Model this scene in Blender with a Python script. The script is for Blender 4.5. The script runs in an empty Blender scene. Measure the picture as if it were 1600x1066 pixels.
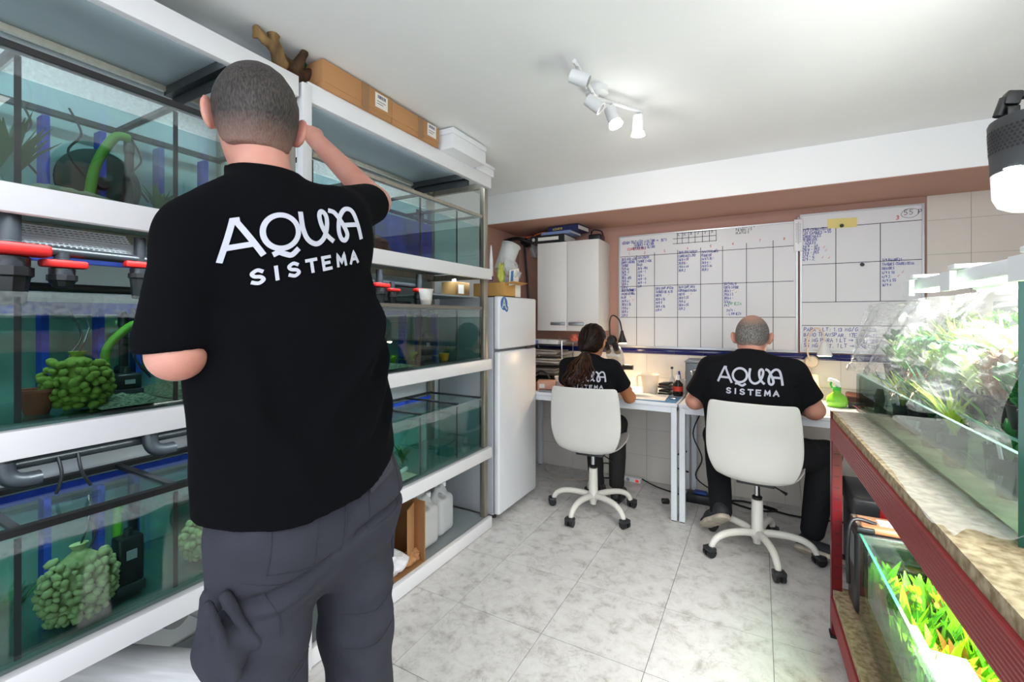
import bpy, bmesh, math, random
import numpy as np
from mathutils import Vector, Matrix, Euler
from mathutils.bvhtree import BVHTree
V = Vector
S = bpy.context.scene
COL = S.collection
R = math.radians
random.seed(7)

# ------------------------------------------------------------------ camera
CAM_Z = 1.28
YAW = 28.94
cam_d = bpy.data.cameras.new('camera')
cam_d.sensor_width = 36.0
cam_d.lens = 700.0 / 1600.0 * 36.0
cam_d.shift_y = -36.0 / 1600.0
cam_d.clip_start = 0.02
cam = bpy.data.objects.new('camera', cam_d)
cam.location = (0, 0, CAM_Z)
cam.rotation_euler = (R(90), 0, R(YAW))
COL.objects.link(cam)
S.camera = cam
# ------------------------------------------------------------------ light
S.view_settings.view_transform = 'Standard'
S.view_settings.look = 'None'
S.view_settings.exposure = 0.2
S.view_settings.gamma = 1.0
S.view_settings.use_curve_mapping = False
S.cycles.transparent_max_bounces = 40
S.cycles.max_bounces = 10
S.cycles.diffuse_bounces = 5
S.cycles.sample_clamp_indirect = 6.0
S.cycles.caustics_reflective = False
S.cycles.caustics_refractive = False
W = bpy.data.worlds.new('world'); S.world = W; W.use_nodes = True
bg = W.node_tree.nodes['Background']
bg.inputs[0].default_value = (0.86, 0.92, 1.0, 1)
bg.inputs[1].default_value = 3.0

def area(name, loc, rot, sx, sy, power, col=(1, 1, 1)):
    d = bpy.data.lights.new(name, 'AREA'); d.shape = 'RECTANGLE'; d.size = sx; d.size_y = sy
    d.energy = power; d.color = col
    o = bpy.data.objects.new(name, d); o.location = loc; o.rotation_euler = rot; COL.objects.link(o); return o
def spot(name, loc, target, power, angle, col=(1, 1, 1), blend=0.5, r=0.02):
    d = bpy.data.lights.new(name, 'SPOT'); d.energy = power; d.spot_size = R(angle); d.spot_blend = blend
    d.color = col; d.shadow_soft_size = r
    o = bpy.data.objects.new(name, d); o.location = loc
    o.rotation_euler = (V(target) - V(loc)).to_track_quat('-Z', 'Y').to_euler(); COL.objects.link(o); return o
def point(name, loc, power, col=(1, 1, 1), r=0.03):
    d = bpy.data.lights.new(name, 'POINT'); d.energy = power; d.color = col; d.shadow_soft_size = r
    o = bpy.data.objects.new(name, d); o.location = loc; COL.objects.link(o); return o
area('added_overhead_fill', (0.5, 0.35, 2.235), (0, 0, 0), 1.2, 0.6, 10, (1.0, 0.97, 0.93))  # added overhead fill, no fixture of the room
area('added_overhead_fill_rear', (-0.2, -1.1, 2.235), (0, 0, 0), 1.2, 0.6, 10, (1.0, 0.98, 0.96))  # second added fill, unseen behind the camera

# ------------------------------------------------------------------ pixel -> world (rays of the calibrated view)
_th = R(YAW)
FWD = V((-math.sin(_th), math.cos(_th), 0)); RGT = V((math.cos(_th), math.sin(_th), 0))
ORI = V((0, 0, CAM_Z))
def ray(px, py): return FWD + RGT * ((px - 800) / 700.0) + V((0, 0, (497 - py) / 700.0))
def onX(px, py, x): r = ray(px, py); return ORI + r * (x / r.x)
def onY(px, py, y): r = ray(px, py); return ORI + r * (y / r.y)
def onZ(px, py, z): r = ray(px, py); return ORI + r * ((z - CAM_Z) / r.z)
def onD(px, py, d): return ORI + ray(px, py) * d

# ------------------------------------------------------------------ materials
def srgb(h):
    h = h.lstrip('#'); c = [int(h[i:i + 2], 16) / 255 for i in (0, 2, 4)]
    return tuple((x / 12.92 if x <= 0.04045 else ((x + 0.055) / 1.055) ** 2.4) for x in c) + (1,)
MATS = {}
def mat(name, col, rough=0.5, metal=0.0, var=0.0, scale=8.0, bump=0.0, bscale=60.0, spec=0.5, col2=None,
        emit=0.0, alpha=1.0, coat=0.0, sheen=0.0, stretch=(1, 1, 1), sss=0.0, detail=4.0, lo=0.35, hi=0.65, trans=0.0):
    if name in MATS: return MATS[name]
    m = bpy.data.materials.new(name); m.use_nodes = True; nt = m.node_tree; b = nt.nodes['Principled BSDF']
    c = srgb(col) if isinstance(col, str) else tuple(col) + (1,)
    b.inputs['Base Color'].default_value = c
    b.inputs['Roughness'].default_value = rough; b.inputs['Metallic'].default_value = metal
    b.inputs['Specular IOR Level'].default_value = spec
    if coat: b.inputs['Coat Weight'].default_value = coat; b.inputs['Coat Roughness'].default_value = 0.08
    if sheen: b.inputs['Sheen Weight'].default_value = sheen; b.inputs['Sheen Roughness'].default_value = 0.5
    if sss: b.inputs['Subsurface Weight'].default_value = sss; b.inputs['Subsurface Radius'].default_value = (0.012, 0.005, 0.003); b.inputs['Subsurface Scale'].default_value = 1.0
    if emit: b.inputs['Emission Color'].default_value = c; b.inputs['Emission Strength'].default_value = emit
    if alpha < 1: b.inputs['Alpha'].default_value = alpha
    if trans: b.inputs['Transmission Weight'].default_value = trans
    tc = mp = None
    if var or bump or col2:
        tc = nt.nodes.new('ShaderNodeTexCoord'); mp = nt.nodes.new('ShaderNodeMapping')
        mp.inputs['Scale'].default_value = stretch
        nt.links.new(tc.outputs['Object'], mp.inputs['Vector'])
    if var or col2:
        n = nt.nodes.new('ShaderNodeTexNoise'); n.inputs['Scale'].default_value = scale; n.inputs['Detail'].default_value = detail
        nt.links.new(mp.outputs[0], n.inputs['Vector'])
        rp = nt.nodes.new('ShaderNodeValToRGB'); rp.color_ramp.elements[0].position = lo; rp.color_ramp.elements[1].position = hi
        c2 = (srgb(col2) if isinstance(col2, str) else tuple(x * (1 - var) for x in c[:3]) + (1,))
        rp.color_ramp.elements[0].color = c2; rp.color_ramp.elements[1].color = c
        nt.links.new(n.outputs['Fac'], rp.inputs['Fac']); nt.links.new(rp.outputs[0], b.inputs['Base Color'])
    if bump:
        n2 = nt.nodes.new('ShaderNodeTexNoise'); n2.inputs['Scale'].default_value = bscale; n2.inputs['Detail'].default_value = 3
        nt.links.new(mp.outputs[0], n2.inputs['Vector'])
        bp = nt.nodes.new('ShaderNodeBump'); bp.inputs['Strength'].default_value = bump; bp.inputs['Distance'].default_value = 0.004
        nt.links.new(n2.outputs['Fac'], bp.inputs['Height']); nt.links.new(bp.outputs[0], b.inputs['Normal'])
    MATS[name] = m; return m
def schlick(nt, ior, normal=None):
    """fresnel share that is the same from both sides of a thin pane"""
    N = nt.nodes.new; L = nt.links.new; f0 = ((ior - 1) / (ior + 1)) ** 2
    lw = N('ShaderNodeLayerWeight'); lw.inputs['Blend'].default_value = .5
    if normal is not None: L(normal, lw.inputs['Normal'])
    p = N('ShaderNodeMath'); p.operation = 'POWER'; p.inputs[1].default_value = 5.0; L(lw.outputs['Facing'], p.inputs[0])
    m = N('ShaderNodeMath'); m.operation = 'MULTIPLY_ADD'; m.inputs[1].default_value = 1 - f0; m.inputs[2].default_value = f0; L(p.outputs[0], m.inputs[0])
    return m.outputs[0]
def glassy(name, tint, ior=1.45, gloss=1.0, rough=0.0, stain=None):
    """thin glass or clear film: tinted transparency with a fresnel reflection; stain=(z0, z1) is a dried lime crust between two object heights"""
    if name in MATS: return MATS[name]
    m = bpy.data.materials.new(name); m.use_nodes = True; nt = m.node_tree; nt.nodes.clear(); N = nt.nodes.new; L = nt.links.new
    out = N('ShaderNodeOutputMaterial'); tr = N('ShaderNodeBsdfTransparent'); gl = N('ShaderNodeBsdfGlossy'); mx = N('ShaderNodeMixShader')
    tr.inputs[0].default_value = srgb(tint) if isinstance(tint, str) else tuple(tint) + (1,)
    gl.inputs['Roughness'].default_value = rough; gl.inputs['Color'].default_value = (gloss, gloss, gloss, 1)
    L(schlick(nt, ior), mx.inputs[0]); L(tr.outputs[0], mx.inputs[1]); L(gl.outputs[0], mx.inputs[2])
    last = mx
    if stain:
        tc = N('ShaderNodeTexCoord'); sx = N('ShaderNodeSeparateXYZ'); L(tc.outputs['Object'], sx.inputs[0])
        n = N('ShaderNodeTexNoise'); n.inputs['Scale'].default_value = 120; n.inputs['Detail'].default_value = 8
        n3 = N('ShaderNodeTexNoise'); n3.inputs['Scale'].default_value = 6
        L(tc.outputs['Object'], n.inputs['Vector']); L(tc.outputs['Object'], n3.inputs['Vector'])
        ad = N('ShaderNodeMath'); ad.operation = 'MULTIPLY_ADD'; ad.inputs[1].default_value = 0.035; L(n3.outputs['Fac'], ad.inputs[0]); L(sx.outputs['Z'], ad.inputs[2])
        mr = N('ShaderNodeMapRange'); mr.inputs['From Min'].default_value = stain[0]; mr.inputs['From Max'].default_value = stain[0] + 0.006
        L(ad.outputs[0], mr.inputs['Value'])
        mm = N('ShaderNodeMath'); mm.operation = 'MULTIPLY'; L(mr.outputs[0], mm.inputs[0])
        r2 = N('ShaderNodeMapRange'); r2.inputs['From Min'].default_value = 0.35; r2.inputs['From Max'].default_value = 0.7; r2.inputs['To Min'].default_value = 0.10; r2.inputs['To Max'].default_value = stain[1]
        L(n.outputs['Fac'], r2.inputs['Value']); L(r2.outputs[0], mm.inputs[1])
        df = N('ShaderNodeBsdfDiffuse'); df.inputs[0].default_value = srgb('#b9bfc0')
        m2 = N('ShaderNodeMixShader'); L(mm.outputs[0], m2.inputs[0]); L(mx.outputs[0], m2.inputs[1]); L(df.outputs[0], m2.inputs[2]); last = m2
    L(last.outputs[0], out.inputs[0])
    MATS[name] = m; return m

# ------------------------------------------------------------------ mesh helpers
class MB:
    def __init__(s): s.v = []; s.f = []
    def add(s, vs, fs):
        o = len(s.v); s.v += [tuple(v) for v in vs]; s.f += [tuple(i + o for i in f) for f in fs]; return s
    def box(s, x0, x1, y0, y1, z0, z1):
        x0, x1 = min(x0, x1), max(x0, x1); y0, y1 = min(y0, y1), max(y0, y1); z0, z1 = min(z0, z1), max(z0, z1)
        return s.add([(x0, y0, z0), (x1, y0, z0), (x1, y1, z0), (x0, y1, z0), (x0, y0, z1), (x1, y0, z1), (x1, y1, z1), (x0, y1, z1)],
                     [(3, 2, 1, 0), (4, 5, 6, 7), (0, 1, 5, 4), (1, 2, 6, 5), (2, 3, 7, 6), (3, 0, 4, 7)])
    def obox(s, c, size, rot=(0, 0, 0)):
        M = Euler(rot).to_matrix(); h = [a / 2 for a in size]; c = V(c)
        vs = [c + M @ V((sx * h[0], sy * h[1], sz * h[2])) for sz in (-1, 1) for sx, sy in ((-1, -1), (1, -1), (1, 1), (-1, 1))]
        return s.add(vs, [(3, 2, 1, 0), (4, 5, 6, 7), (0, 1, 5, 4), (1, 2, 6, 5), (2, 3, 7, 6), (3, 0, 4, 7)])
    def tube(s, pts, r, n=10, closed=False, flat=1.0):
        pts = [V(p) for p in pts]; k = len(pts); rr = r if isinstance(r, (list, tuple)) else [r] * k
        ref = None; vs = []
        for i, p in enumerate(pts):
            a = pts[(i - 1) % k] if (closed or i > 0) else p; b = pts[(i + 1) % k] if (closed or i < k - 1) else p
            t = (b - a)
            if t.length < 1e-9: t = V((0, 0, 1))
            t.normalize()
            if ref is None: ref = V((0, 0, 1)) if abs(t.z) < 0.9 else V((1, 0, 0))
            u = (ref - t * ref.dot(t))
            if u.length < 1e-6: u = t.orthogonal()
            u.normalize(); w = t.cross(u); ref = u
            vs += [p + (u * math.cos(q) * flat + w * math.sin(q)) * rr[i] for q in [2 * math.pi * j / n for j in range(n)]]
        fs = []
        for i in range(k if closed else k - 1):
            a = i * n; b = ((i + 1) % k) * n
            fs += [(a + j, a + (j + 1) % n, b + (j + 1) % n, b + j) for j in range(n)]
        if not closed:
            fs += [tuple(reversed(range(n))), tuple(range((k - 1) * n, k * n))]
        return s.add(vs, fs)
    def cyl(s, p0, p1, r0, r1=None, n=16):
        return s.tube([p0, p1], [r0, r0 if r1 is None else r1], n)
    def lathe(s, prof, c=(0, 0, 0), n=20, axis='Z', sx=1.0, sy=1.0):
        """prof = [(r, h), ...] around a vertical axis at c"""
        c = V(c); vs = []
        for r, h in prof:
            for j in range(n):
                q = 2 * math.pi * j / n; x, y = r * math.cos(q) * sx, r * math.sin(q) * sy
                vs.append(c + (V((x, y, h)) if axis == 'Z' else V((h, x, y)) if axis == 'X' else V((y, h, x))))
        k = len(prof); fs = []
        for i in range(k - 1):
            fs += [(i * n + j, i * n + (j + 1) % n, (i + 1) * n + (j + 1) % n, (i + 1) * n + j) for j in range(n)]
        if prof[0][0] > 1e-6: fs.append(tuple(reversed(range(n))))
        if prof[-1][0] > 1e-6: fs.append(tuple(range((k - 1) * n, k * n)))
        return s.add(vs, fs)
    def ball(s, c, r, n=10, m=7):
        rx, ry, rz = r if isinstance(r, (tuple, list)) else (r, r, r); c = V(c)
        vs = [c + V((0, 0, -rz))]
        for i in range(1, m):
            a = math.pi * i / m
            vs += [c + V((rx * math.sin(a) * math.cos(2 * math.pi * j / n), ry * math.sin(a) * math.sin(2 * math.pi * j / n), -rz * math.cos(a))) for j in range(n)]
        vs.append(c + V((0, 0, rz))); fs = [(0, 1 + (j + 1) % n, 1 + j) for j in range(n)]
        for i in range(m - 2):
            a = 1 + i * n; b = a + n
            fs += [(a + j, a + (j + 1) % n, b + (j + 1) % n, b + j) for j in range(n)]
        t = len(vs) - 1; a = 1 + (m - 2) * n
        fs += [(a + j, a + (j + 1) % n, t) for j in range(n)]
        return s.add(vs, fs)
    def prism(s, poly, h, M=None):
        """poly in xy, extruded to z = 0..h, moved by matrix M"""
        k = len(poly); vs = [V((x, y, 0)) for x, y in poly] + [V((x, y, h)) for x, y in poly]
        if M is not None: vs = [M @ v for v in vs]
        return s.add(vs, [tuple(reversed(range(k))), tuple(range(k, 2 * k))] + [(i, (i + 1) % k, k + (i + 1) % k, k + i) for i in range(k)])
    def build(s, name, m, parent=None, bev=0.0, seg=2, smooth=False, world=False, origin=None, ang=40):
        me = bpy.data.meshes.new(name); off = V((0, 0, 0))
        if world and parent is not None: off = V(WORLD[parent.name])
        if origin is not None: off = V(origin)
        me.from_pydata([tuple(V(v) - off) for v in s.v], [], s.f)
        if bev > 0:
            bm = bmesh.new(); bm.from_mesh(me); bmesh.ops.recalc_face_normals(bm, faces=bm.faces)
            es = [e for e in bm.edges if len(e.link_faces) == 2 and e.calc_face_angle(0) > R(ang)]
            bmesh.ops.bevel(bm, geom=es, offset=bev, segments=seg, profile=0.5, affect='EDGES', clamp_overlap=True)
            bm.to_mesh(me); bm.free()
        if smooth or bev > 0:
            me.polygons.foreach_set('use_smooth', [True] * len(me.polygons))
            try: me.set_sharp_from_angle(angle=R(45))
            except Exception: pass
        return mesh_obj(name, me, m, parent, origin)
WORLD = {}
def mesh_obj(name, me, m, parent=None, origin=None):
    if m is not None: me.materials.append(m)
    o = bpy.data.objects.new(name, me); COL.objects.link(o)
    if parent is not None: o.parent = parent; WORLD[o.name] = WORLD[parent.name]
    else:
        if origin is not None: o.location = origin
        WORLD[o.name] = tuple(o.location)
    return o
def tag(o, label=None, cat=None, group=None, kind=None):
    if label: o['label'] = label
    if cat: o['category'] = cat
    if group: o['group'] = group
    if kind: o['kind'] = kind
    return o
def thing(name, label, cat, loc=(0, 0, 0), rz=0.0, group=None, rot=None):
    o = bpy.data.objects.new(name, None); o.empty_display_size = 0.05; COL.objects.link(o)
    o.location = loc; o.rotation_euler = rot if rot else (0, 0, rz); WORLD[o.name] = tuple(loc)
    return tag(o, label, cat, group)
def dup(root, loc, rz=None, label=None, group=None, rot=None, scale=None):
    def cp(o, par):
        c = o.copy(); COL.objects.link(c); c.parent = par
        for ch in list(o.children): cp(ch, c)
        return c
    r = cp(root, None); r.location = loc; WORLD[r.name] = tuple(loc)
    if rz is not None: r.rotation_euler = (0, 0, rz)
    if rot is not None: r.rotation_euler = rot
    if scale is not None: r.scale = scale if isinstance(scale, (tuple, list)) else (scale,) * 3
    if label: r['label'] = label
    if group: r['group'] = group
    return r
def struct(o): o['kind'] = 'structure'; return o

# ------------------------------------------------------------------ implicit surfaces (surface nets) for organic shapes
def sdf_mesh(name, fn, lo, hi, res):
    lo = np.array(lo, float); hi = np.array(hi, float); n = np.maximum(4, np.ceil((hi - lo) / res).astype(int) + 1)
    ax = [lo[i] + res * np.arange(n[i]) for i in range(3)]
    X, Y, Z = np.meshgrid(*ax, indexing='ij')
    F = fn(X, Y, Z).astype(np.float32)
    ins = F < 0; nc = n - 1
    acc = np.zeros((nc[0], nc[1], nc[2], 3), np.float32); cnt = np.zeros(tuple(nc), np.float32)
    for a in range(3):
        b, c = [i for i in range(3) if i != a]
        s0 = [slice(None)] * 3; s1 = [slice(None)] * 3; s0[a] = slice(0, n[a] - 1); s1[a] = slice(1, n[a])
        f0 = F[tuple(s0)]; f1 = F[tuple(s1)]; m = (f0 < 0) != (f1 < 0)
        d = np.where(m, f0 - f1, 1); t = np.where(m, f0 / d, 0)
        for ob in (0, 1):
            for oc in (0, 1):
                sl = [None] * 3; sl[a] = slice(0, nc[a]); sl[b] = slice(ob, ob + nc[b]); sl[c] = slice(oc, oc + nc[c])
                mm = m[tuple(sl)]; tt = t[tuple(sl)]
                acc[..., a] += np.where(mm, tt, 0); acc[..., b] += np.where(mm, ob, 0); acc[..., c] += np.where(mm, oc, 0); cnt += mm
    act = cnt > 0; idx = -np.ones(tuple(nc), int); idx[act] = np.arange(act.sum())
    cells = np.argwhere(act); P = lo + (cells + acc[act] / cnt[act][:, None]) * res
    faces = []
    for a in range(3):
        b, c = (a + 1) % 3, (a + 2) % 3
        s0 = [slice(1, -1)] * 3; s1 = [slice(1, -1)] * 3; s0[a] = slice(0, n[a] - 1); s1[a] = slice(1, n[a])
        i0 = ins[tuple(s0)]; i1 = ins[tuple(s1)]
        for sgn, m in ((1, i0 & ~i1), (-1, ~i0 & i1)):
            w = np.argwhere(m)
            if not len(w): continue
            off = np.ones(3, int); off[a] = 0; w = w + off
            def q(db, dc):
                k = w.copy(); k[:, b] += db; k[:, c] += dc; return idx[k[:, 0], k[:, 1], k[:, 2]]
            qd = np.stack([q(-1, -1), q(0, -1), q(0, 0), q(-1, 0)], 1)
            faces.append(qd if sgn > 0 else qd[:, ::-1])
    fs = np.concatenate(faces) if faces else np.zeros((0, 4), int)
    me = bpy.data.meshes.new(name)
    me.vertices.add(len(P)); me.vertices.foreach_set('co', P.astype(np.float32).ravel())
    me.loops.add(fs.size); me.loops.foreach_set('vertex_index', fs.ravel().astype(np.int32))
    me.polygons.add(len(fs)); me.polygons.foreach_set('loop_start', np.arange(0, fs.size, 4, dtype=np.int32))
    me.polygons.foreach_set('use_smooth', [True] * len(fs))
    me.update(calc_edges=True); me.validate()
    return me
def smin(a, b, k):
    h = np.clip(0.5 + 0.5 * (b - a) / k, 0, 1); return b * (1 - h) + a * h - k * h * (1 - h)
def smax(a, b, k): return -smin(-a, -b, k)
def s_cone(p, a, b, ra, rb, fl=None):
    """round cone a->b; fl=(axis vector, factor) squashes distances along an axis (flat limbs)"""
    X, Y, Z = p; a = np.array(a, float); b = np.array(b, float); d = b - a; L2 = d @ d
    px, py, pz = X - a[0], Y - a[1], Z - a[2]
    h = np.clip((px * d[0] + py * d[1] + pz * d[2]) / L2, 0, 1)
    qx, qy, qz = px - d[0] * h, py - d[1] * h, pz - d[2] * h
    if fl is not None:
        u = np.array(fl[0], float); u /= np.linalg.norm(u); k = fl[1]
        q = qx * u[0] + qy * u[1] + qz * u[2]; e = q * (1 / k - 1)
        qx, qy, qz = qx + u[0] * e, qy + u[1] * e, qz + u[2] * e
    return np.sqrt(qx * qx + qy * qy + qz * qz) - (ra + (rb - ra) * h)
def s_ell(p, c, r, M=None):
    X, Y, Z = p; x, y, z = X - c[0], Y - c[1], Z - c[2]
    if M is not None:
        A = np.array(M).T
        x, y, z = (A[0, 0] * x + A[0, 1] * y + A[0, 2] * z, A[1, 0] * x + A[1, 1] * y + A[1, 2] * z, A[2, 0] * x + A[2, 1] * y + A[2, 2] * z)
    k0 = np.sqrt((x / r[0]) ** 2 + (y / r[1]) ** 2 + (z / r[2]) ** 2) + 1e-9
    k1 = np.sqrt((x / r[0] ** 2) ** 2 + (y / r[1] ** 2) ** 2 + (z / r[2] ** 2) ** 2) + 1e-9
    return k0 * (k0 - 1) / k1
def vnoise(X, Y, Z, s, seed=0):
    r = np.random.RandomState(seed); o = 0
    for k in range(5):
        d = r.normal(size=3); d /= np.linalg.norm(d); ph = r.rand() * 6.28; f = s * (0.6 + 1.2 * r.rand())
        o = o + np.sin((X * d[0] + Y * d[1] + Z * d[2]) * f + ph + 1.3 * np.sin((X * d[2] - Y * d[0] + Z * d[1]) * f * 0.7 + ph * 2))
    return o / 5

# ------------------------------------------------------------------ stroke lettering
GLY = {
 'A': [[(0, 0), (.5, 1), (1, 0)], [(.2, .36), (.8, .36)]], 'B': [[(0, 0), (0, 1), (.6, 1), (.8, .78), (.6, .54), (0, .54)], [(.6, .54), (.9, .28), (.6, 0), (0, 0)]],
 'C': [[(.95, .85), (.6, 1), (.2, .85), (0, .5), (.2, .15), (.6, 0), (.95, .15)]], 'D': [[(0, 0), (0, 1), (.5, 1), (.9, .6), (.9, .4), (.5, 0), (0, 0)]],
 'E': [[(.85, 1), (0, 1), (0, 0), (.85, 0)], [(0, .52), (.7, .52)]], 'F': [[(.85, 1), (0, 1), (0, 0)], [(0, .52), (.7, .52)]],
 'G': [[(.9, .85), (.5, 1), (.1, .75), (0, .4), (.3, 0), (.8, .1), (.9, .45), (.55, .45)]], 'H': [[(0, 0), (0, 1)], [(1, 0), (1, 1)], [(0, .5), (1, .5)]],
 'I': [[(.5, 0), (.5, 1)]], 'J': [[(.8, 1), (.8, .25), (.5, 0), (.15, .2)]], 'K': [[(0, 0), (0, 1)], [(.85, 1), (0, .45), (.9, 0)]], 'L': [[(0, 1), (0, 0), (.8, 0)]],
 'M': [[(0, 0), (.08, 1), (.5, .3), (.92, 1), (1, 0)]], 'N': [[(0, 0), (0, 1), (.9, 0), (.9, 1)]], 'O': [[(.5, 1), (.1, .8), (0, .4), (.4, 0), (.8, .15), (.95, .6), (.5, 1)]],
 'P': [[(0, 0), (0, 1), (.6, 1), (.85, .75), (.6, .48), (0, .48)]], 'Q': [[(.5, 1), (.1, .8), (0, .4), (.4, 0), (.8, .15), (.95, .6), (.5, 1)], [(.6, .25), (1, -.1)]],
 'R': [[(0, 0), (0, 1), (.6, 1), (.85, .77), (.6, .52), (0, .52)], [(.45, .52), (.9, 0)]], 'S': [[(.85, .85), (.5, 1), (.1, .8), (.25, .56), (.7, .44), (.88, .2), (.5, 0), (.05, .14)]],
 'T': [[(0, 1), (1, 1)], [(.5, 1), (.5, 0)]], 'U': [[(0, 1), (.05, .25), (.45, 0), (.85, .25), (.9, 1)]], 'V': [[(0, 1), (.5, 0), (1, 1)]], 'W': [[(0, 1), (.25, 0), (.5, .7), (.75, 0), (1, 1)]],
 'X': [[(0, 0), (.9, 1)], [(0, 1), (.9, 0)]], 'Y': [[(0, 1), (.5, .5), (1, 1)], [(.5, .5), (.5, 0)]], 'Z': [[(0, 1), (.9, 1), (0, 0), (.9, 0)]],
 '0': [[(.45, 1), (.05, .6), (.1, .2), (.45, 0), (.85, .3), (.8, .8), (.45, 1)]], '1': [[(.2, .75), (.5, 1), (.5, 0)]], '2': [[(.05, .8), (.4, 1), (.8, .8), (.7, .5), (0, 0), (.9, 0)]],
 '3': [[(.05, .9), (.5, 1), (.8, .75), (.4, .53), (.85, .28), (.45, 0), (0, .12)]], '4': [[(.7, 0), (.7, 1), (0, .3), (.95, .3)]], '5': [[(.85, 1), (.15, 1), (.1, .55), (.55, .6), (.85, .3), (.5, 0), (.05, .1)]],
 '6': [[(.75, 1), (.25, .7), (.05, .3), (.4, 0), (.8, .2), (.6, .5), (.1, .35)]], '7': [[(0, 1), (.9, 1), (.35, 0)]], '8': [[(.45, .53), (.1, .78), (.45, 1), (.8, .78), (.45, .53), (.05, .25), (.45, 0), (.85, .25), (.45, .53)]],
 '9': [[(.8, .6), (.4, .5), (.1, .75), (.45, 1), (.8, .75), (.7, 0)]], '/': [[(0, -.1), (.7, 1.1)]], '-': [[(.1, .45), (.8, .45)]], '.': [[(.3, 0), (.4, .06)]], ':': [[(.4, .15), (.45, .22)], [(.4, .7), (.45, .77)]],
 '>': [[(0, .5), (1.6, .5)], [(1.25, .75), (1.6, .5), (1.25, .25)]], '+': [[(.1, .5), (.9, .5)], [(.5, .1), (.5, .9)]], '~': [[(0, .35), (.35, 0), (1, .9)]], '=': [[(.1, .3), (.8, .3)], [(.1, .6), (.8, .6)]], ' ': [],
}
def ribbon(mb, pts, w, M, z=0.0):
    """flat stroke along 2d pts, mitred, carried into place by M (function of x, y -> point)"""
    pts = [V((p[0], p[1], 0)) for p in pts]; k = len(pts); vs = []
    for i in range(k):
        a = pts[i - 1] if i else pts[i]; b = pts[i + 1] if i < k - 1 else pts[i]
        t1 = (pts[i] - a).normalized() if i else (b - pts[i]).normalized(); t2 = (b - pts[i]).normalized() if i < k - 1 else t1
        t = (t1 + t2); t = t.normalized() if t.length > 1e-6 else t1
        nrm = V((-t.y, t.x, 0)); sc = 1 / max(0.6, nrm.dot(V((-t1.y, t1.x, 0)))) if i else 1
        e = V((0, 0, 0))
        if i == 0: e = -t * w * 0.3
        if i == k - 1: e = t * w * 0.3
        vs += [M(*(pts[i] + e + nrm * w / 2 * sc).xy), M(*(pts[i] + e - nrm * w / 2 * sc).xy)]
    mb.add(vs, [(2 * i, 2 * i + 1, 2 * i + 3, 2 * i + 2) for i in range(k - 1)])
def write(mb, text, x, y, h, M, w=None, gap=0.35, asp=0.62, jit=0.0):
    w = w or h * 0.12; rnd = random.Random(len(text) * 7 + int(x * 100))
    for ch in text.upper():
        dy = rnd.uniform(-jit, jit) * h; hh = h * (1 + rnd.uniform(-jit, jit)); sl = rnd.uniform(0, jit)
        for st in GLY.get(ch, []):
            ribbon(mb, [(x + (px * asp + sl * py) * hh, y + dy + py * hh) for px, py in st], w, M)
        x += h * asp * ((0.55 if ch in ' .:I1' else 1.6 if ch == '>' else 1.0) + gap)
    return x
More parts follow.
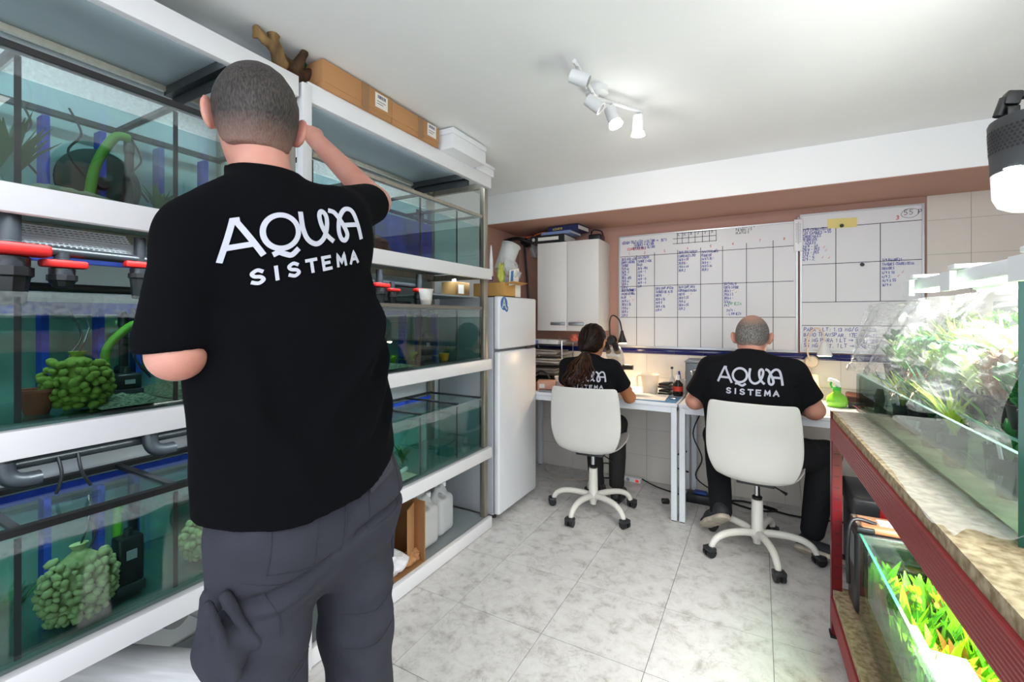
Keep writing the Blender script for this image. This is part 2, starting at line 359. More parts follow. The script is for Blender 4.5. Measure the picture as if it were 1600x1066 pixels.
# ================================================================== materials used all over
M_white = mat('white_paint', '#efeff0', 0.75)
M_ceil = mat('ceiling_paint', '#eeeff0', 0.85, var=0.03, scale=3)
M_pink = mat('dusty_pink_paint', '#b58d80', 0.8, var=0.06, scale=2, bump=0.05)
M_wtile = mat('cream_wall_tile', '#ddd6ce', 0.18, var=0.03, scale=4, spec=0.5)
M_grout = mat('tile_grout', '#a79f97', 0.9)
M_blue = mat('cobalt_tile', '#1d2262', 0.12, spec=0.6)
M_fgrout = mat('floor_grout', '#6f6d6b', 0.9)
def marble():
    m = bpy.data.materials.new('marbled_floor_tile'); m.use_nodes = True; nt = m.node_tree; N = nt.nodes.new; L = nt.links.new
    b = nt.nodes['Principled BSDF']; b.inputs['Roughness'].default_value = 0.3; b.inputs['Specular IOR Level'].default_value = 0.45
    g = N('ShaderNodeNewGeometry')
    oi = N('ShaderNodeObjectInfo'); vm = N('ShaderNodeVectorMath'); vm.operation = 'MULTIPLY_ADD'; vm.inputs[1].default_value = (9, 7, 3)
    cb = N('ShaderNodeCombineXYZ'); L(oi.outputs['Random'], cb.inputs[0]); L(oi.outputs['Random'], cb.inputs[1]); L(cb.outputs[0], vm.inputs[0]); L(g.outputs['Position'], vm.inputs[2])
    a = N('ShaderNodeTexNoise'); a.inputs['Scale'].default_value = 13; a.inputs['Detail'].default_value = 11; a.inputs['Roughness'].default_value = 0.72; a.inputs['Distortion'].default_value = 0.35
    L(vm.outputs[0], a.inputs['Vector'])
    r = N('ShaderNodeValToRGB'); e = r.color_ramp.elements; e[0].position = 0.30; e[0].color = srgb('#a09a95'); e[1].position = 0.62; e[1].color = srgb('#d9d7d5')
    x = r.color_ramp.elements.new(0.44); x.color = srgb('#c7c4c1'); x = r.color_ramp.elements.new(0.5); x.color = srgb('#d1cecc')
    L(a.outputs['Fac'], r.inputs['Fac'])
    v = N('ShaderNodeTexNoise'); v.inputs['Scale'].default_value = 16; v.inputs['Detail'].default_value = 9; v.inputs['Distortion'].default_value = 1.0; v.inputs['Roughness'].default_value = 0.6
    L(vm.outputs[0], v.inputs['Vector'])
    ab = N('ShaderNodeMath'); ab.operation = 'SUBTRACT'; ab.inputs[1].default_value = 0.5; L(v.outputs['Fac'], ab.inputs[0])
    ab2 = N('ShaderNodeMath'); ab2.operation = 'ABSOLUTE'; L(ab.outputs[0], ab2.inputs[0])
    mr = N('ShaderNodeMapRange'); mr.inputs['From Min'].default_value = 0.0; mr.inputs['From Max'].default_value = 0.022; mr.inputs['To Min'].default_value = 0.28; mr.inputs['To Max'].default_value = 0.0
    L(ab2.outputs[0], mr.inputs['Value'])
    n3 = N('ShaderNodeTexNoise'); n3.inputs['Scale'].default_value = 5; L(vm.outputs[0], n3.inputs['Vector'])
    mm = N('ShaderNodeMath'); mm.operation = 'MULTIPLY'; L(mr.outputs[0], mm.inputs[0]); r3 = N('ShaderNodeMapRange'); r3.inputs['From Min'].default_value = 0.48; r3.inputs['From Max'].default_value = 0.62; L(n3.outputs['Fac'], r3.inputs['Value']); L(r3.outputs[0], mm.inputs[1])
    mx = N('ShaderNodeMix'); mx.data_type = 'RGBA'; L(mm.outputs[0], mx.inputs['Factor']); L(r.outputs[0], mx.inputs['A']); mx.inputs['B'].default_value = srgb('#6f625b')
    L(mx.outputs['Result'], b.inputs['Base Color']); return m
M_floor = marble()

XL, XR, YF, YB, ZC = -1.92, 1.55, 3.6, -2.2, 2.25
# ================================================================== the room
floor = struct(MB().box(XL - .1, XR + .1, YB, YF + .1, -0.06, -0.0025).build('floor', M_fgrout))
TS = 0.41
for i in range(-3, 8):
    for j in range(-12, 5):
        x0 = -1.185 + TS * i; y0 = 2.057 + TS * j
        a, b, c, d = max(x0, XL) + .0012, min(x0 + TS, XR) - .0012, max(y0, YB) + .0012, min(y0 + TS, YF) - .0012
        if b - a < .02 or d - c < .02: continue
        t = MB().box(a, b, c, d, -0.006, 0.0).build('tile', M_floor, floor)
struct(MB().box(XL - .1, XR + .1, YB, YF + .1, ZC, ZC + .06).build('ceiling', M_ceil))
wl = struct(MB().box(XL - .1, XL, YB, YF, 0, ZC).build('wall_left', mat('wall_left_paint', '#e9eff2', 0.8, var=0.05, scale=3)))
struct(MB().box(XR, XR + .1, -0.9, YF, 0, ZC).build('wall_right', M_white))
wf = struct(MB().box(XL - .1, XR + .1, YF, YF + .1, 0, ZC).build('wall_far', M_pink))
# beam across the far wall: white face, the same pink below
bm_ = struct(MB().box(XL, XR, 3.03, YF, 2.024, ZC).build('trim_1', M_white))
MB().box(XL, XR, 3.032, YF, 2.020, 2.024).build('soffit', M_pink, bm_)
MB().box(XL, XL + .002, 3.032, YF, 1.04, 2.02).build('painted_panel', M_pink, wl)
# tiles of the far wall
TW, TH = 0.31, 0.207
def wall_tile(x0, x1, z0, z1):
    if x1 - x0 < .02 or z1 - z0 < .015: return
    MB().box(x0 + .001, x1 - .001, YF - .006, YF, z0 + .001, z1 - .001).build('tile', M_wtile, wf)
MB().box(XL, XR, YF - .0035, YF, 0, 1.0).build('grout', M_grout, wf)
MB().box(.885, XR, YF - .0035, YF, 1.04, 2.02).build('grout', M_grout, wf)
for i in range(-5, 9):
    x0 = -.777 + TW * i; xa, xb = max(x0, XL), min(x0 + TW, XR)
    for k in range(5):
        wall_tile(xa, xb, .197 - TH + TH * k if k else 0.0, min(.197 + TH * k, 1.0))
    if xb > .9:
        for k in range(5):
            wall_tile(max(xa, .887), xb, 1.041 + TH * k, min(1.041 + TH * (k + 1), 2.02))
for i in range(-8, 13):
    x0 = -.777 + .205 * i
    xa, xb = max(x0, XL), min(x0 + .205, XR)
    if xb - xa < .02: continue
    mb = MB(); vs = []
    prof = [(0, 1.0), (.010, 1.0), (.014, 1.008), (.010, 1.014), (.012, 1.020), (.012, 1.032), (.008, 1.041), (0, 1.041)]
    mb.prism([(-p, z) for p, z in prof], xb - xa - .002, Matrix(((0, 0, 1, xa + .001), (1, 0, 0, YF), (0, 1, 0, 0), (0, 0, 0, 1))))
    mb.build('border_tile', M_blue, wf)
# left strip of wall by the fridge: two painted cable pipes and a socket plate on the left wall
sk = thing('wall_socket', 'small black square socket plate on the left wall inside the far fish tank rack', 'socket', (XL, 2.24, 1.93))
MB().box(0, .008, -.035, .035, -.045, .045).build('plate', mat('black_plastic', '#17181a', 0.4), sk, bev=.002)
MB().box(.008, .012, -.015, .015, -.02, .01).build('rocker', mat('dark_plastic', '#2a2c2f', 0.35), sk)
# ================================================================== aquarium racks
M_beam = mat('white_lacquered_profile', '#e9e9ec', 0.35)
M_post = mat('brushed_aluminium', '#a9a294', 0.35, 0.75, var=0.15, scale=6, stretch=(8, 8, .6))
M_board = mat('galvanised_shelf_sheet', '#9aa3a5', 0.5, 0.35, var=0.22, scale=3, stretch=(1, .5, 1))
M_angle = mat('dark_steel_angle', '#2b2d2f', 0.45, 0.5)
M_black = mat('black_plastic', '#17181a', 0.4)
M_blacksil = mat('black_silicone', '#1b1d20', 0.5)
M_pvc = mat('grey_pvc_pipe', '#26292d', 0.35, var=0.2, scale=20)
M_red = mat('red_valve_handle', '#a51a17', 0.5, spec=.3)
M_pane = glassy('tank_glass', '#f3f9f7', 1.4)
M_front = glassy('tank_front_glass', '#f0f7f5', 1.5)
M_water = glassy('tank_water', '#dcebee', 1.12)
M_water_deep = glassy('tank_water_green', '#d3e6e3', 1.12)
M_edge = mat('green_glass_edge', '#5f9488', 0.1)
M_bluefoam = mat('blue_filter_foam', '#2247b8', 0.9, var=0.3, scale=40)
M_hose = mat('green_hose', '#5d9a2c', 0.4, var=0.25, scale=14)
M_net = mat('green_net', '#1f6a3c', 0.8)
M_media = mat('ceramic_media', '#b9b98a', 0.85, col2='#76804c', scale=25)
M_media_g = mat('mossy_media', '#8b9b3c', 0.85, col2='#4c6420', scale=25)
M_sand = mat('pale_sand', '#b9b79a', 0.95, var=0.3, scale=80, bump=0.4, bscale=150)
M_gravel = mat('dark_gravel', '#2f3d33', 0.95, col2='#7f8a72', scale=120, bump=0.6, bscale=200)
M_terra = mat('terracotta', '#8d4a37', 0.85, var=0.25, scale=18)
M_leaf = mat('dark_green_leaf', '#2f7a35', 0.5, var=0.4, scale=20)
M_leaf_l = mat('bright_green_leaf', '#7cb82a', 0.5, var=0.35, scale=16)
M_dplastic = mat('dark_plastic', '#2a2c2f', .35)
M_cable = mat('black_cable', '#121416', 0.45)
XF = -1.43                       # front face of the racks
TIERS = [1.58, 1.035, .495]      # where the tanks stand
BEAMS = [(2.066, 2.138), (1.513, 1.577), (.968, 1.031), (.43, .493), (.004, .07)]

def make_rack(y0, y1, label, brace_y, left_post):
    r = thing('tank_rack', label, 'rack', (XF - .25, (y0 + y1) / 2, 0), group=None)
    for z0, z1 in BEAMS:
        MB().box(XF - .028, XF, y0, y1 - (.01 if z0 > 2 else 0), z0, z1).build('front_beam', M_beam, r, bev=.002, world=True)
    for y in (y0 + .02, y1 - .02):
        MB().box(XF - .065, XF - .029, y - .018, y + .018, 0, 2.12).build('post', M_post, r, bev=.002, world=True)
        MB().box(-1.905, -1.87, y - .018, y + .018, 0, 2.12).build('post', M_post, r, bev=.002, world=True)
    for z0, z1 in BEAMS[1:]:
        MB().box(-1.895, XF - .03, y0 + .002, y1 - .002, z1 - .016, z1 - .004).build('shelf_board', M_board, r, world=True)
    MB().box(-1.895, XF - .03, y0 + .002, brace_y, 2.106, 2.116).build('shelf_board', M_board, r, world=True)
    MB().box(-1.865, XF - .03, brace_y, brace_y + .03, 2.075, 2.106).box(-1.865, XF - .03, brace_y + .026, brace_y + .03, 2.04, 2.106).build('cross_brace', M_angle, r, world=True)
    for z0, z1 in BEAMS:
        MB().box(-1.868, -1.85, y0 + .04, y1 - .04, z1 - .05, z1 - .017).build('back_rail', M_post, r, world=True)
    for z0, z1 in BEAMS[1:4]:
        MB().box(XF - .06, XF - .03, y0 + .04, y1 - .04, z0 + .005, z0 + .04).build('inner_rail', M_post, r, world=True)
    for y in (y0 + .02, y1 - .02):
        for z0, z1 in BEAMS[:4]:
            MB().box(-1.87, XF - .066, y - .012, y + .012, z0 + .005, z0 + .04).build('side_rail', M_post, r, world=True)
    return r
rackA = make_rack(-.30, 1.035, 'white fronted aquarium rack nearest the camera, behind the standing man', .80, False)
rackB = make_rack(1.062, 2.335, 'white fronted aquarium rack beside the white fridge', 2.10, True)
# invented strips added on the inner face of the beams to brighten the tanks
for rk_, ya_, yb_ in ((rackA, -.22, .94), (rackB, 1.14, 2.26)):
    for zb_, pw, xs_, dv_ in ((2.088, 4.2, XF - .0285, (-.85, 0, -.5)), (1.541, 5, XF - .0605, (-.5, 0, -1)), (.996, 5, XF - .0605, (-.5, 0, -1))):
        MB().box(xs_ - .0075, xs_, ya_, yb_, zb_ - .012, zb_ + .012).build('led_strip', mat('added_strip_white', '#dfe8ea', .5), rk_, world=True)
        area('added_tank_fill', (xs_ - .0085, (ya_ + yb_) / 2, zb_), V(dv_).to_track_quat('-Z', 'Y').to_euler(), yb_ - ya_, .02, pw, (.80, .94, 1.0)).data.spread = R(180 if zb_ > 2 else 85)
# white face on the end post between the racks
MB().box(XF - .03, XF + .004, 1.037, 1.075, 0, 2.125).build('post_cover', M_beam, rackB, bev=.002, world=True)

def net_bag(c, w, h, mm, seed, parent_mat=M_net):
    """drawstring net full of ceramic filter media"""
    rnd = random.Random(seed)
    o = thing('media_bag', 'x', 'filter bag', c)
    b = bmesh.new(); bmesh.ops.create_icosphere(b, subdivisions=1, radius=1); me = bpy.data.meshes.new('pebble'); b.to_mesh(me); b.free()
    me.polygons.foreach_set('use_smooth', [True] * len(me.polygons)); me.materials.append(mm)
    rows = max(5, int(h * .82 / .0165))
    for i in range(rows):
        u = (i + .5) / rows; rr = w / 2 * (0.40 + .60 * math.sin(math.pi * (0.14 + .74 * u))); m_ = max(5, int(rr * 3.6 / .019))
        for j in range(m_):
            q = -1.9 + 3.8 * (j + .5 * (i % 2) + .25 + rnd.uniform(-.35, .35)) / m_
            p = bpy.data.objects.new('pebble', me); COL.objects.link(p); p.parent = o; WORLD[p.name] = c
            s = rnd.uniform(.0085, .0145); p.location = (rr * .7 * math.cos(q), rr * math.sin(q), h * .82 * u + .006 + rnd.uniform(-.006, .006)); p.scale = (s * rnd.uniform(.8, 1.0), s * rnd.uniform(.9, 1.3), s * rnd.uniform(.75, 1.0)); p.rotation_euler = (rnd.random() * 6, rnd.random() * 6, 0)
    core = MB().lathe([(w * .2, 0.004), (w * .42, h * .2), (w * .44, h * .5), (w * .3, h * .78), (.012, h * .92), (.02, h)], n=14, sx=.68)
    core.build('net', mm, o, smooth=True)
    mb = MB(); mb.tube([(0, 0, h * .93), (.01, .01, h * 1.15), (-.02, .03, h * 1.4), (-.05, .035, h * 1.55)], .0025, 5); mb.build('cord', M_cable, o)
    return o
def hose(name, pts, r, m, label, cat, group=None):
    c = V(pts[-1]); o = MB().tube(smooth_path(pts, 6), r, 10).build(name, m, smooth=True, origin=pts[0]); return tag(o, label, cat, group)
def smooth_path(pts, k=6):
    pts = [V(p) for p in pts]; out = []
    for i in range(len(pts) - 1):
        p0 = pts[max(i - 1, 0)]; p1 = pts[i]; p2 = pts[i + 1]; p3 = pts[min(i + 2, len(pts) - 1)]
        for j in range(k):
            t = j / k; out.append(0.5 * ((2 * p1) + (p2 - p0) * t + (2 * p0 - 5 * p1 + 4 * p2 - p3) * t * t + (3 * p1 - p0 - 3 * p2 + p3) * t ** 3))
    out.append(pts[-1]); return out

def make_tank(y0, y1, z0, seams, rim, label, water, h=.305, wl=.245, stain=True, blue=(), lid=False, tintwall=None):
    """one glass aquarium with compartments; the front pane is near x = -1.475"""
    xf, xb = -1.472, -1.862; g = .006
    t = thing('aquarium', label, 'aquarium', (-1.67, (y0 + y1) / 2, z0))
    L = t.location; ys = (y0 + y1) / 2
    fm = glassy('stained_front_%d' % 1, '#f0f7f5', 1.5, stain=(wl + .012, .30))
    MB().box(xf - g, xf, y0, y1, z0, z0 + h).build('front_pane', fm if stain else M_front, t, world=True)
    MB().box(xb, xb + g, y0, y1, z0, z0 + h).build('back_pane', M_pane, t, world=True)
    MB().box(xb, xf, y0, y1, z0, z0 + g).build('bottom_pane', M_pane, t, world=True)
    for y in (y0, y1 - g): MB().box(xb + g, xf - g, y, y + g, z0 + g, z0 + h).build('end_pane', M_pane, t, world=True)
    for y in seams:
        MB().box(xb + g, xf - g, y - g / 2, y + g / 2, z0 + g, z0 + h - .01).build('divider', M_pane, t, world=True)
        MB().box(xf - g - .002, xf - g + .0, y - .006, y + .006, z0 + g, z0 + h - .012).build('silicone_seam', M_blacksil, t, world=True)
    for y in (y0 + .004, y1 - .008): MB().box(xf - .012, xf - g, y - .002, y + .006, z0 + g, z0 + h - .012).build('silicone_seam', M_blacksil, t, world=True)
    MB().box(xb + g + .001, xf - g - .001, y0 + g + .001, y1 - g - .001, z0 + g + .001, z0 + wl).build('water', water, t, world=True)
    if rim:
        MB().box(xf - .02, xf + .004, y0, y1, z0 + h - .004, z0 + h + .012).build('front_rim', rim, t, world=True)
        MB().box(xb - .002, xb + .02, y0, y1, z0 + h - .004, z0 + h + .012).build('back_rim', M_blacksil, t, world=True)
        for y in list(seams) + [y0 + .008, y1 - .008]:
            MB().box(xb + .02, xf - .02, y - .009, y + .009, z0 + h - .002, z0 + h + .010).build('cross_bar', M_blacksil, t, world=True)
    for y in blue:      # blue foam strips of the hang-in filters
        MB().box(xb + .03, xb + .075, y - .008, y + .008, z0 + .012, z0 + h - .03).build('foam_strip', M_bluefoam, t, world=True)
    if z0 < 1.5: MB().box(xb + .007, xb + .010, y0 + .02, y1 - .02, z0 + wl + .012, z0 + h - .012).build('blue_edge_tape', M_bluefoam, t, world=True)
    return t
SA = [.033, .348, .663]; SB = [1.425, 1.73, 2.038]
tankA = [make_tank(-.27, .985, TIERS[0], SA, M_black, 'long aquarium on the top shelf of the nearest rack, left of the man', M_water, .31, .25, blue=(.477, .604, .76, .90)),
         make_tank(-.27, .985, TIERS[1], SA, None, 'long aquarium on the middle shelf of the nearest rack, at the man\'s left elbow', M_water_deep, .305, .245, blue=(.475, .60, .695)),
         make_tank(-.27, .985, TIERS[2], SA, M_black, 'long black rimmed aquarium on the lowest shelf of the nearest rack', M_water_deep, .295, .24, blue=(.48, .60, .69))]
tankB = [make_tank(1.11, 2.285, TIERS[0], SB, M_post, 'long aquarium on the top shelf of the far rack, with a blue back', M_water, .31, .25, blue=(1.55,)),
         make_tank(1.11, 2.285, TIERS[1], SB, mat('grey_brown_rim', '#7b746c', .5), 'long aquarium on the middle shelf of the far rack, with a grey rim', M_water_deep, .300, .25, blue=(1.62, 1.96, 2.10, 2.25)),
         make_tank(1.11, 2.285, TIERS[2], SB, None, 'long aquarium on the lowest shelf of the far rack, above the plastic jugs', M_water_deep, .30, .245, blue=(1.5, 1.85))]
MB().box(-1.855, -1.85, 1.735, 2.28, TIERS[0] + .012, TIERS[0] + .295).build('blue_back_panel', mat('blue_back', '#2d3fae', .6, col2='#1b2a78', scale=9), tankB[0], world=True)
# tier 3 of the far rack: black cross bars and glass lids on top
for y in (1.425, 1.73, 2.04, 2.27):
    MB().box(-1.86, -1.475, y - .008, y + .008, TIERS[2] + .30, TIERS[2] + .31).build('cross_bar', M_blacksil, tankB[2], world=True)
MB().box(-1.862, -1.845, 1.11, 2.28, TIERS[2] + .30, TIERS[2] + .312).build('back_rim', M_blacksil, tankB[2], world=True)
for (ta, z, h, ss, y0, y1) in ((tankA[2], TIERS[2], .297, SA, -.26, .98), (tankB[2], TIERS[2], .302, SB, 1.12, 2.28)):
    ys = [y0] + ss + [y1]
    for a, b in zip(ys[:-1], ys[1:]):
        lid = MB().box(-1.72, -1.49, a + .012, b - .012, z + h, z + h + .004).build('lid_pane', M_pane, ta, world=True)
        MB().tube([(-1.60, (a + b) / 2 - .03, z + h + .008), (-1.60, (a + b) / 2 + .03, z + h + .008)], .005, 6).build('lid_handle', glassy('clear_acrylic', '#f2f6f6', 1.5), ta, world=True)

# ---- what stands in the tanks
def put_bag(y, tier, x, w, h, mm, seed, label):
    o = net_bag((x, y, TIERS[tier] + .008), w, h, mm, seed); o['label'] = label; o['group'] = 'media bags in the tanks'; return o
put_bag(.475, 1, -1.56, .135, .15, M_media_g, 1, 'net bag of mossy green filter stones in the middle tank left of the man\'s elbow')
put_bag(.475, 2, -1.55, .15, .19, M_media, 2, 'net bag of pale filter stones in the lowest tank at left')
put_bag(.80, 1, -1.56, .15, .13, M_media_g, 3, 'net bag of green stones beside the man\'s left forearm')
put_bag(.80, 2, -1.58, .15, .16, M_media, 4, 'net bag of pale stones in the lowest tank next to the man\'s thigh')
def pump(y, tier, x, label, h=.16):
    t = thing('internal_filter', label, 'filter', (x, y, TIERS[tier] + .008), group='internal filters in the tanks')
    MB().box(-.025, .025, -.03, .03, .03, h).build('body', M_black, t, bev=.006)
    MB().box(-.028, .028, -.034, .034, 0, .032).build('foot', mat('dark_plastic', '#2a2c2f', .35), t, bev=.004)
    MB().box(.025, .027, -.012, .012, h * .62, h * .78).build('badge', mat('grey_badge', '#8b9194', .4), t)
    MB().cyl((0, 0, h), (0, 0, h + .02), .012, .009, 10).build('outlet', M_black, t, smooth=True)
    return t
pump(.585, 2, -1.57, 'black internal filter with a grey badge in the lowest tank at left')
pump(.60, 1, -1.62, 'squat black internal filter at the foot of the green hose in the middle tank', .075)
pump(1.93, 1, -1.62, 'black internal filter in the middle tank of the far rack', .13)
hose('air_hose', [(-1.63, .56, 1.045 + .06), (-1.62, .555, 1.19), (-1.60, .60, 1.255), (-1.58, .625, 1.262)], .011, M_hose, 'green hose curving up from the squat black filter in the middle tank', 'hose', 'green hoses in the tanks')
hose('air_hose', [(-1.60, .51, 1.60), (-1.60, .525, 1.70), (-1.60, .565, 1.79), (-1.60, .60, 1.80)], .012, M_hose, 'green hose arching up in the top tank left of the man\'s head', 'hose', 'green hoses in the tanks')
hose('air_hose', [(-1.64, .585, .503), (-1.64, .585, .60), (-1.64, .588, .735)], .011, M_hose, 'straight green hose behind the black filter in the lowest tank', 'hose', 'green hoses in the tanks')
hose('air_hose', [(-1.6, 1.50, .52), (-1.55, 1.56, .56), (-1.56, 1.66, .515), (-1.58, 1.74, .512)], .012, mat('pale_hose', '#cfd6cf', .4), 'pale hose lying on the floor of the lowest tank of the far rack', 'hose')
rnd = random.Random(3)
for (y, z, lab) in ((.40, 1.86, 'thin black air line in the top tank at the left edge'), (.50, 1.87, 'thin black air line hanging beside the arched green hose'), (.64, 1.84, 'thin black air line left of the man\'s ear in the top tank'),
                    (.50, 1.30, 'thin black air line over the net of mossy stones'), (.645, 1.31, 'thin black air line right of the green hose in the middle tank'), (.53, .73, 'thin black air line over the net of pale stones')):
    hose('air_line', [(-1.70, y, z), (-1.68, y + .02, z - .07), (-1.64, y - .02, z - .14), (-1.62, y + .015, z - .21)], .0028, M_cable, lab, 'air line', 'air lines in the tanks')
for y, x, tier, lab in ((.652, -1.74, 0, 'black heater rod in the top tank beside the man\'s left ear'), (.645, -1.76, 1, 'black heater rod in the middle tank above the man\'s elbow'), (.655, -1.72, 2, 'black heater rod right of the black filter in the lowest tank'),
                        (1.66, -1.78, 0, 'black heater rod before the blue back of the far top tank'), (1.70, -1.74, 1, 'black heater rod in the far middle tank'), (1.52, -1.76, 2, 'black heater rod in the far lowest tank')):
    t = thing('aquarium_heater', lab, 'heater', (x, y, TIERS[tier] + .03), group='heaters in the tanks')
    MB().lathe([(0, 0), (.010, 0), (.012, .01), (.012, .19), (0, .19)], n=12).build('rod', M_black, t, smooth=True); MB().lathe([(0, .19), (.014, .19), (.014, .225), (.006, .235), (0, .235)], n=12).build('cap', M_dplastic, t, smooth=True)
    MB().lathe([(0, 0), (.016, 0), (.010, .018), (0, .018)], (-.028, 0, .05), 12, axis='X').build('suction_cup', M_dplastic, t, smooth=True)
# substrate beds and stones
def bed(y0, y1, tier, m, h, label, seed, kind='substrate'):
    mb = MB(); n, k = 14, 10; rnd = random.Random(seed); vs = []
    for i in range(n + 1):
        for j in range(k + 1):
            x = -1.85 + .365 * j / k; y = y0 + (y1 - y0) * i / n
            e = min(1, 3 * min(i, n - i) / n, 3 * min(j, k - j) / k)
            vs.append((x, y, TIERS[tier] + .008 + h * e * rnd.uniform(.6, 1.0)))
    mb.add(vs, [(i * (k + 1) + j, i * (k + 1) + j + 1, (i + 1) * (k + 1) + j + 1, (i + 1) * (k + 1) + j) for i in range(n) for j in range(k)])
    o = mb.build('substrate', m, smooth=True, origin=(-1.67, (y0 + y1) / 2, TIERS[tier])); return tag(o, label, 'substrate', kind='stuff')
bed(.36, .56, 0, M_sand, .045, 'heap of pale sand in the top tank at left', 1)
bed(.50, .66, 1, M_gravel, .03, 'dark gravel bed in the middle tank by the elbow', 2)
bed(.67, .98, 1, M_gravel, .03, 'dark gravel bed in the middle tank behind the man', 3)
bed(1.44, 1.72, 1, M_gravel, .025, 'dark gravel bed in the far rack middle tank', 4)
bed(1.12, 1.72, 2, M_sand, .015, 'thin sand layer in the far rack lowest tank', 5)
# terracotta pot on its side, round dark discs
o = MB().lathe([(.0, .0), (.022, 0), (.034, .055), (.038, .055), (.038, .062), (.03, .062), (.02, .01), (0, .01)], (-1.56, .40, TIERS[1] + .008), 18).build('clay_pot', M_terra, smooth=True, origin=(-1.56, .40, TIERS[1])); tag(o, 'small terracotta pot in the middle tank at the left edge', 'pot')
o = MB().lathe([(.0, -.01), (.05, -.012), (.058, 0), (.05, .012), (0, .01)], (-1.74, .565, TIERS[0] + .15), 28, axis='X').build('filter_disc', mat('dark_green_disc', '#1d3a34', .6), smooth=True, origin=(-1.74, .565, TIERS[0] + .1))
# large round filter lids leaning on the back glass
bpy.data.objects.remove(o)
for y, tier, r, lab in ((.60, 0, .105, 'large dark round filter lid leaning in the top tank behind the green hose'), (.86, 2, .07, 'dark round filter lid in the lowest tank behind the man'), (2.17, 1, .075, 'dark round filter lid at the fridge end of the middle tank')):
    t = thing('filter_lid', lab, 'filter lid', (-1.80, y, TIERS[tier] + .012 + r))
    MB().lathe([(0, -.008), (r * .96, -.008), (r, -.004), (r, .006), (r * .9, .010), (r * .25, .012), (0, .012)], n=32, axis='X').build('disc', mat('dark_green_disc', '#1c3b36', .55, var=.3, scale=12), t, smooth=True)
    MB().lathe([(0, .012), (r * .2, .012), (r * .16, .03), (0, .03)], n=16, axis='X').build('knob', M_black, t, smooth=True)
# brown oval reflection in the top far tank, modelled as arch and bowl
t = thing('modelled_reflection', 'brown clay cave in the top tank of the far rack, by the man\'s right arm', 'reflection', (-1.62, 1.555, TIERS[0] + .01))
mb = MB(); n = 14
pts = [(0, .085 * math.cos(math.pi * i / n), .085 * math.sin(math.pi * i / n) * .75) for i in range(n + 1)]
mb.tube(pts, [.03 + .006 * math.sin(i * 2.1) for i in range(n + 1)], 10); mb.build('arch', mat('reflection_brown', '#6b3b30', .85, var=.4, scale=15), t, smooth=True)
MB().lathe([(.0, 0), (.06, 0), (.075, .05), (.06, .055), (0, .045)], (0.0, 0, 0), 16).build('bowl', mat('reflection_brown', '#6b3b30', .85), t, smooth=True)
# water plants in the tanks
def plant_tuft(c, n, h, m, seed, w=.008, spread=.6):
    rnd = random.Random(seed); mb = MB()
    for i in range(n):
        q = rnd.uniform(0, 6.28); L = h * rnd.uniform(.6, 1.1); s = spread * rnd.uniform(.4, 1); ca, sa = math.cos(q), math.sin(q); pr = []
        for k in range(4):
            u = k / 3; rr = L * s * u * (.4 + .6 * u); pr.append((ca * rr, sa * rr, L * (u - .28 * s * u * u)))
        vs = []
        for k, p in enumerate(pr):
            ww = w * (.45, 1, .9, .08)[k]; vs += [V(p) + V((-sa, ca, 0)) * ww, V(p) + V((ca, sa, 0)) * ww * .25 + V((0, 0, -ww * .3)), V(p) - V((-sa, ca, 0)) * ww]
        fs = []
        for k in range(3):
            a = 3 * k; fs += [(a, a + 1, a + 4, a + 3), (a + 1, a + 2, a + 5, a + 4)]
        mb.add([V(c) + v for v in vs], fs)
    return mb
for i, (y, tier, m, n, h, lab) in enumerate(((1.62, 1, M_leaf, 26, .06, 'dark green water plant right of centre in the middle far tank'), (1.70, 1, M_leaf_l, 20, .05, 'bright green water plant in the middle far tank beside the blue strip'), (1.88, 1, M_leaf_l, 18, .06, 'bright water plant in the third compartment of the middle far tank'),
        (2.10, 1, M_leaf, 26, .08, 'bushy water plant near the fridge end of the middle far tank'), (1.50, 1, M_leaf, 20, .045, 'low water plant at the left of the middle far tank'), (1.80, 2, M_leaf, 30, .10, 'bushy green plant in the lowest tank of the far rack'), (1.60, 2, M_leaf, 16, .07, 'small green plant by the pale hose in the lowest far tank'),
        (.55, 1, M_leaf, 10, .05, 'small leafy plant on the gravel by the black filter'), (.70, 0, M_leaf, 26, .11, 'green plant in the top tank left of the man\'s ear'), (.36, 0, mat('algae', '#245a2c', .9), 26, .2, 'tall dark green plant against the seam at the left of the top tank'), (.36, 2, M_leaf, 22, .12, 'green plant at the left edge of the lowest tank'))):
    o = plant_tuft((-1.60 - .03 * (i % 3), y, TIERS[tier] + .012), n, h, m, i + 11, .010).build('water_plant', m, smooth=True, origin=(-1.60, y, TIERS[tier])); tag(o, lab, 'plant', 'water plants in the rack tanks')
t = thing('feeding_cup', 'amber plastic cup in the middle tank of the far rack', 'cup', (-1.53, 1.99, TIERS[1] + .01))
MB().lathe([(.0, 0), (.022, 0), (.03, .04), (.027, .04), (.02, .004), (0, .004)], n=18).build('cup', mat('amber_plastic', '#c98a1e', .4), t, smooth=True)

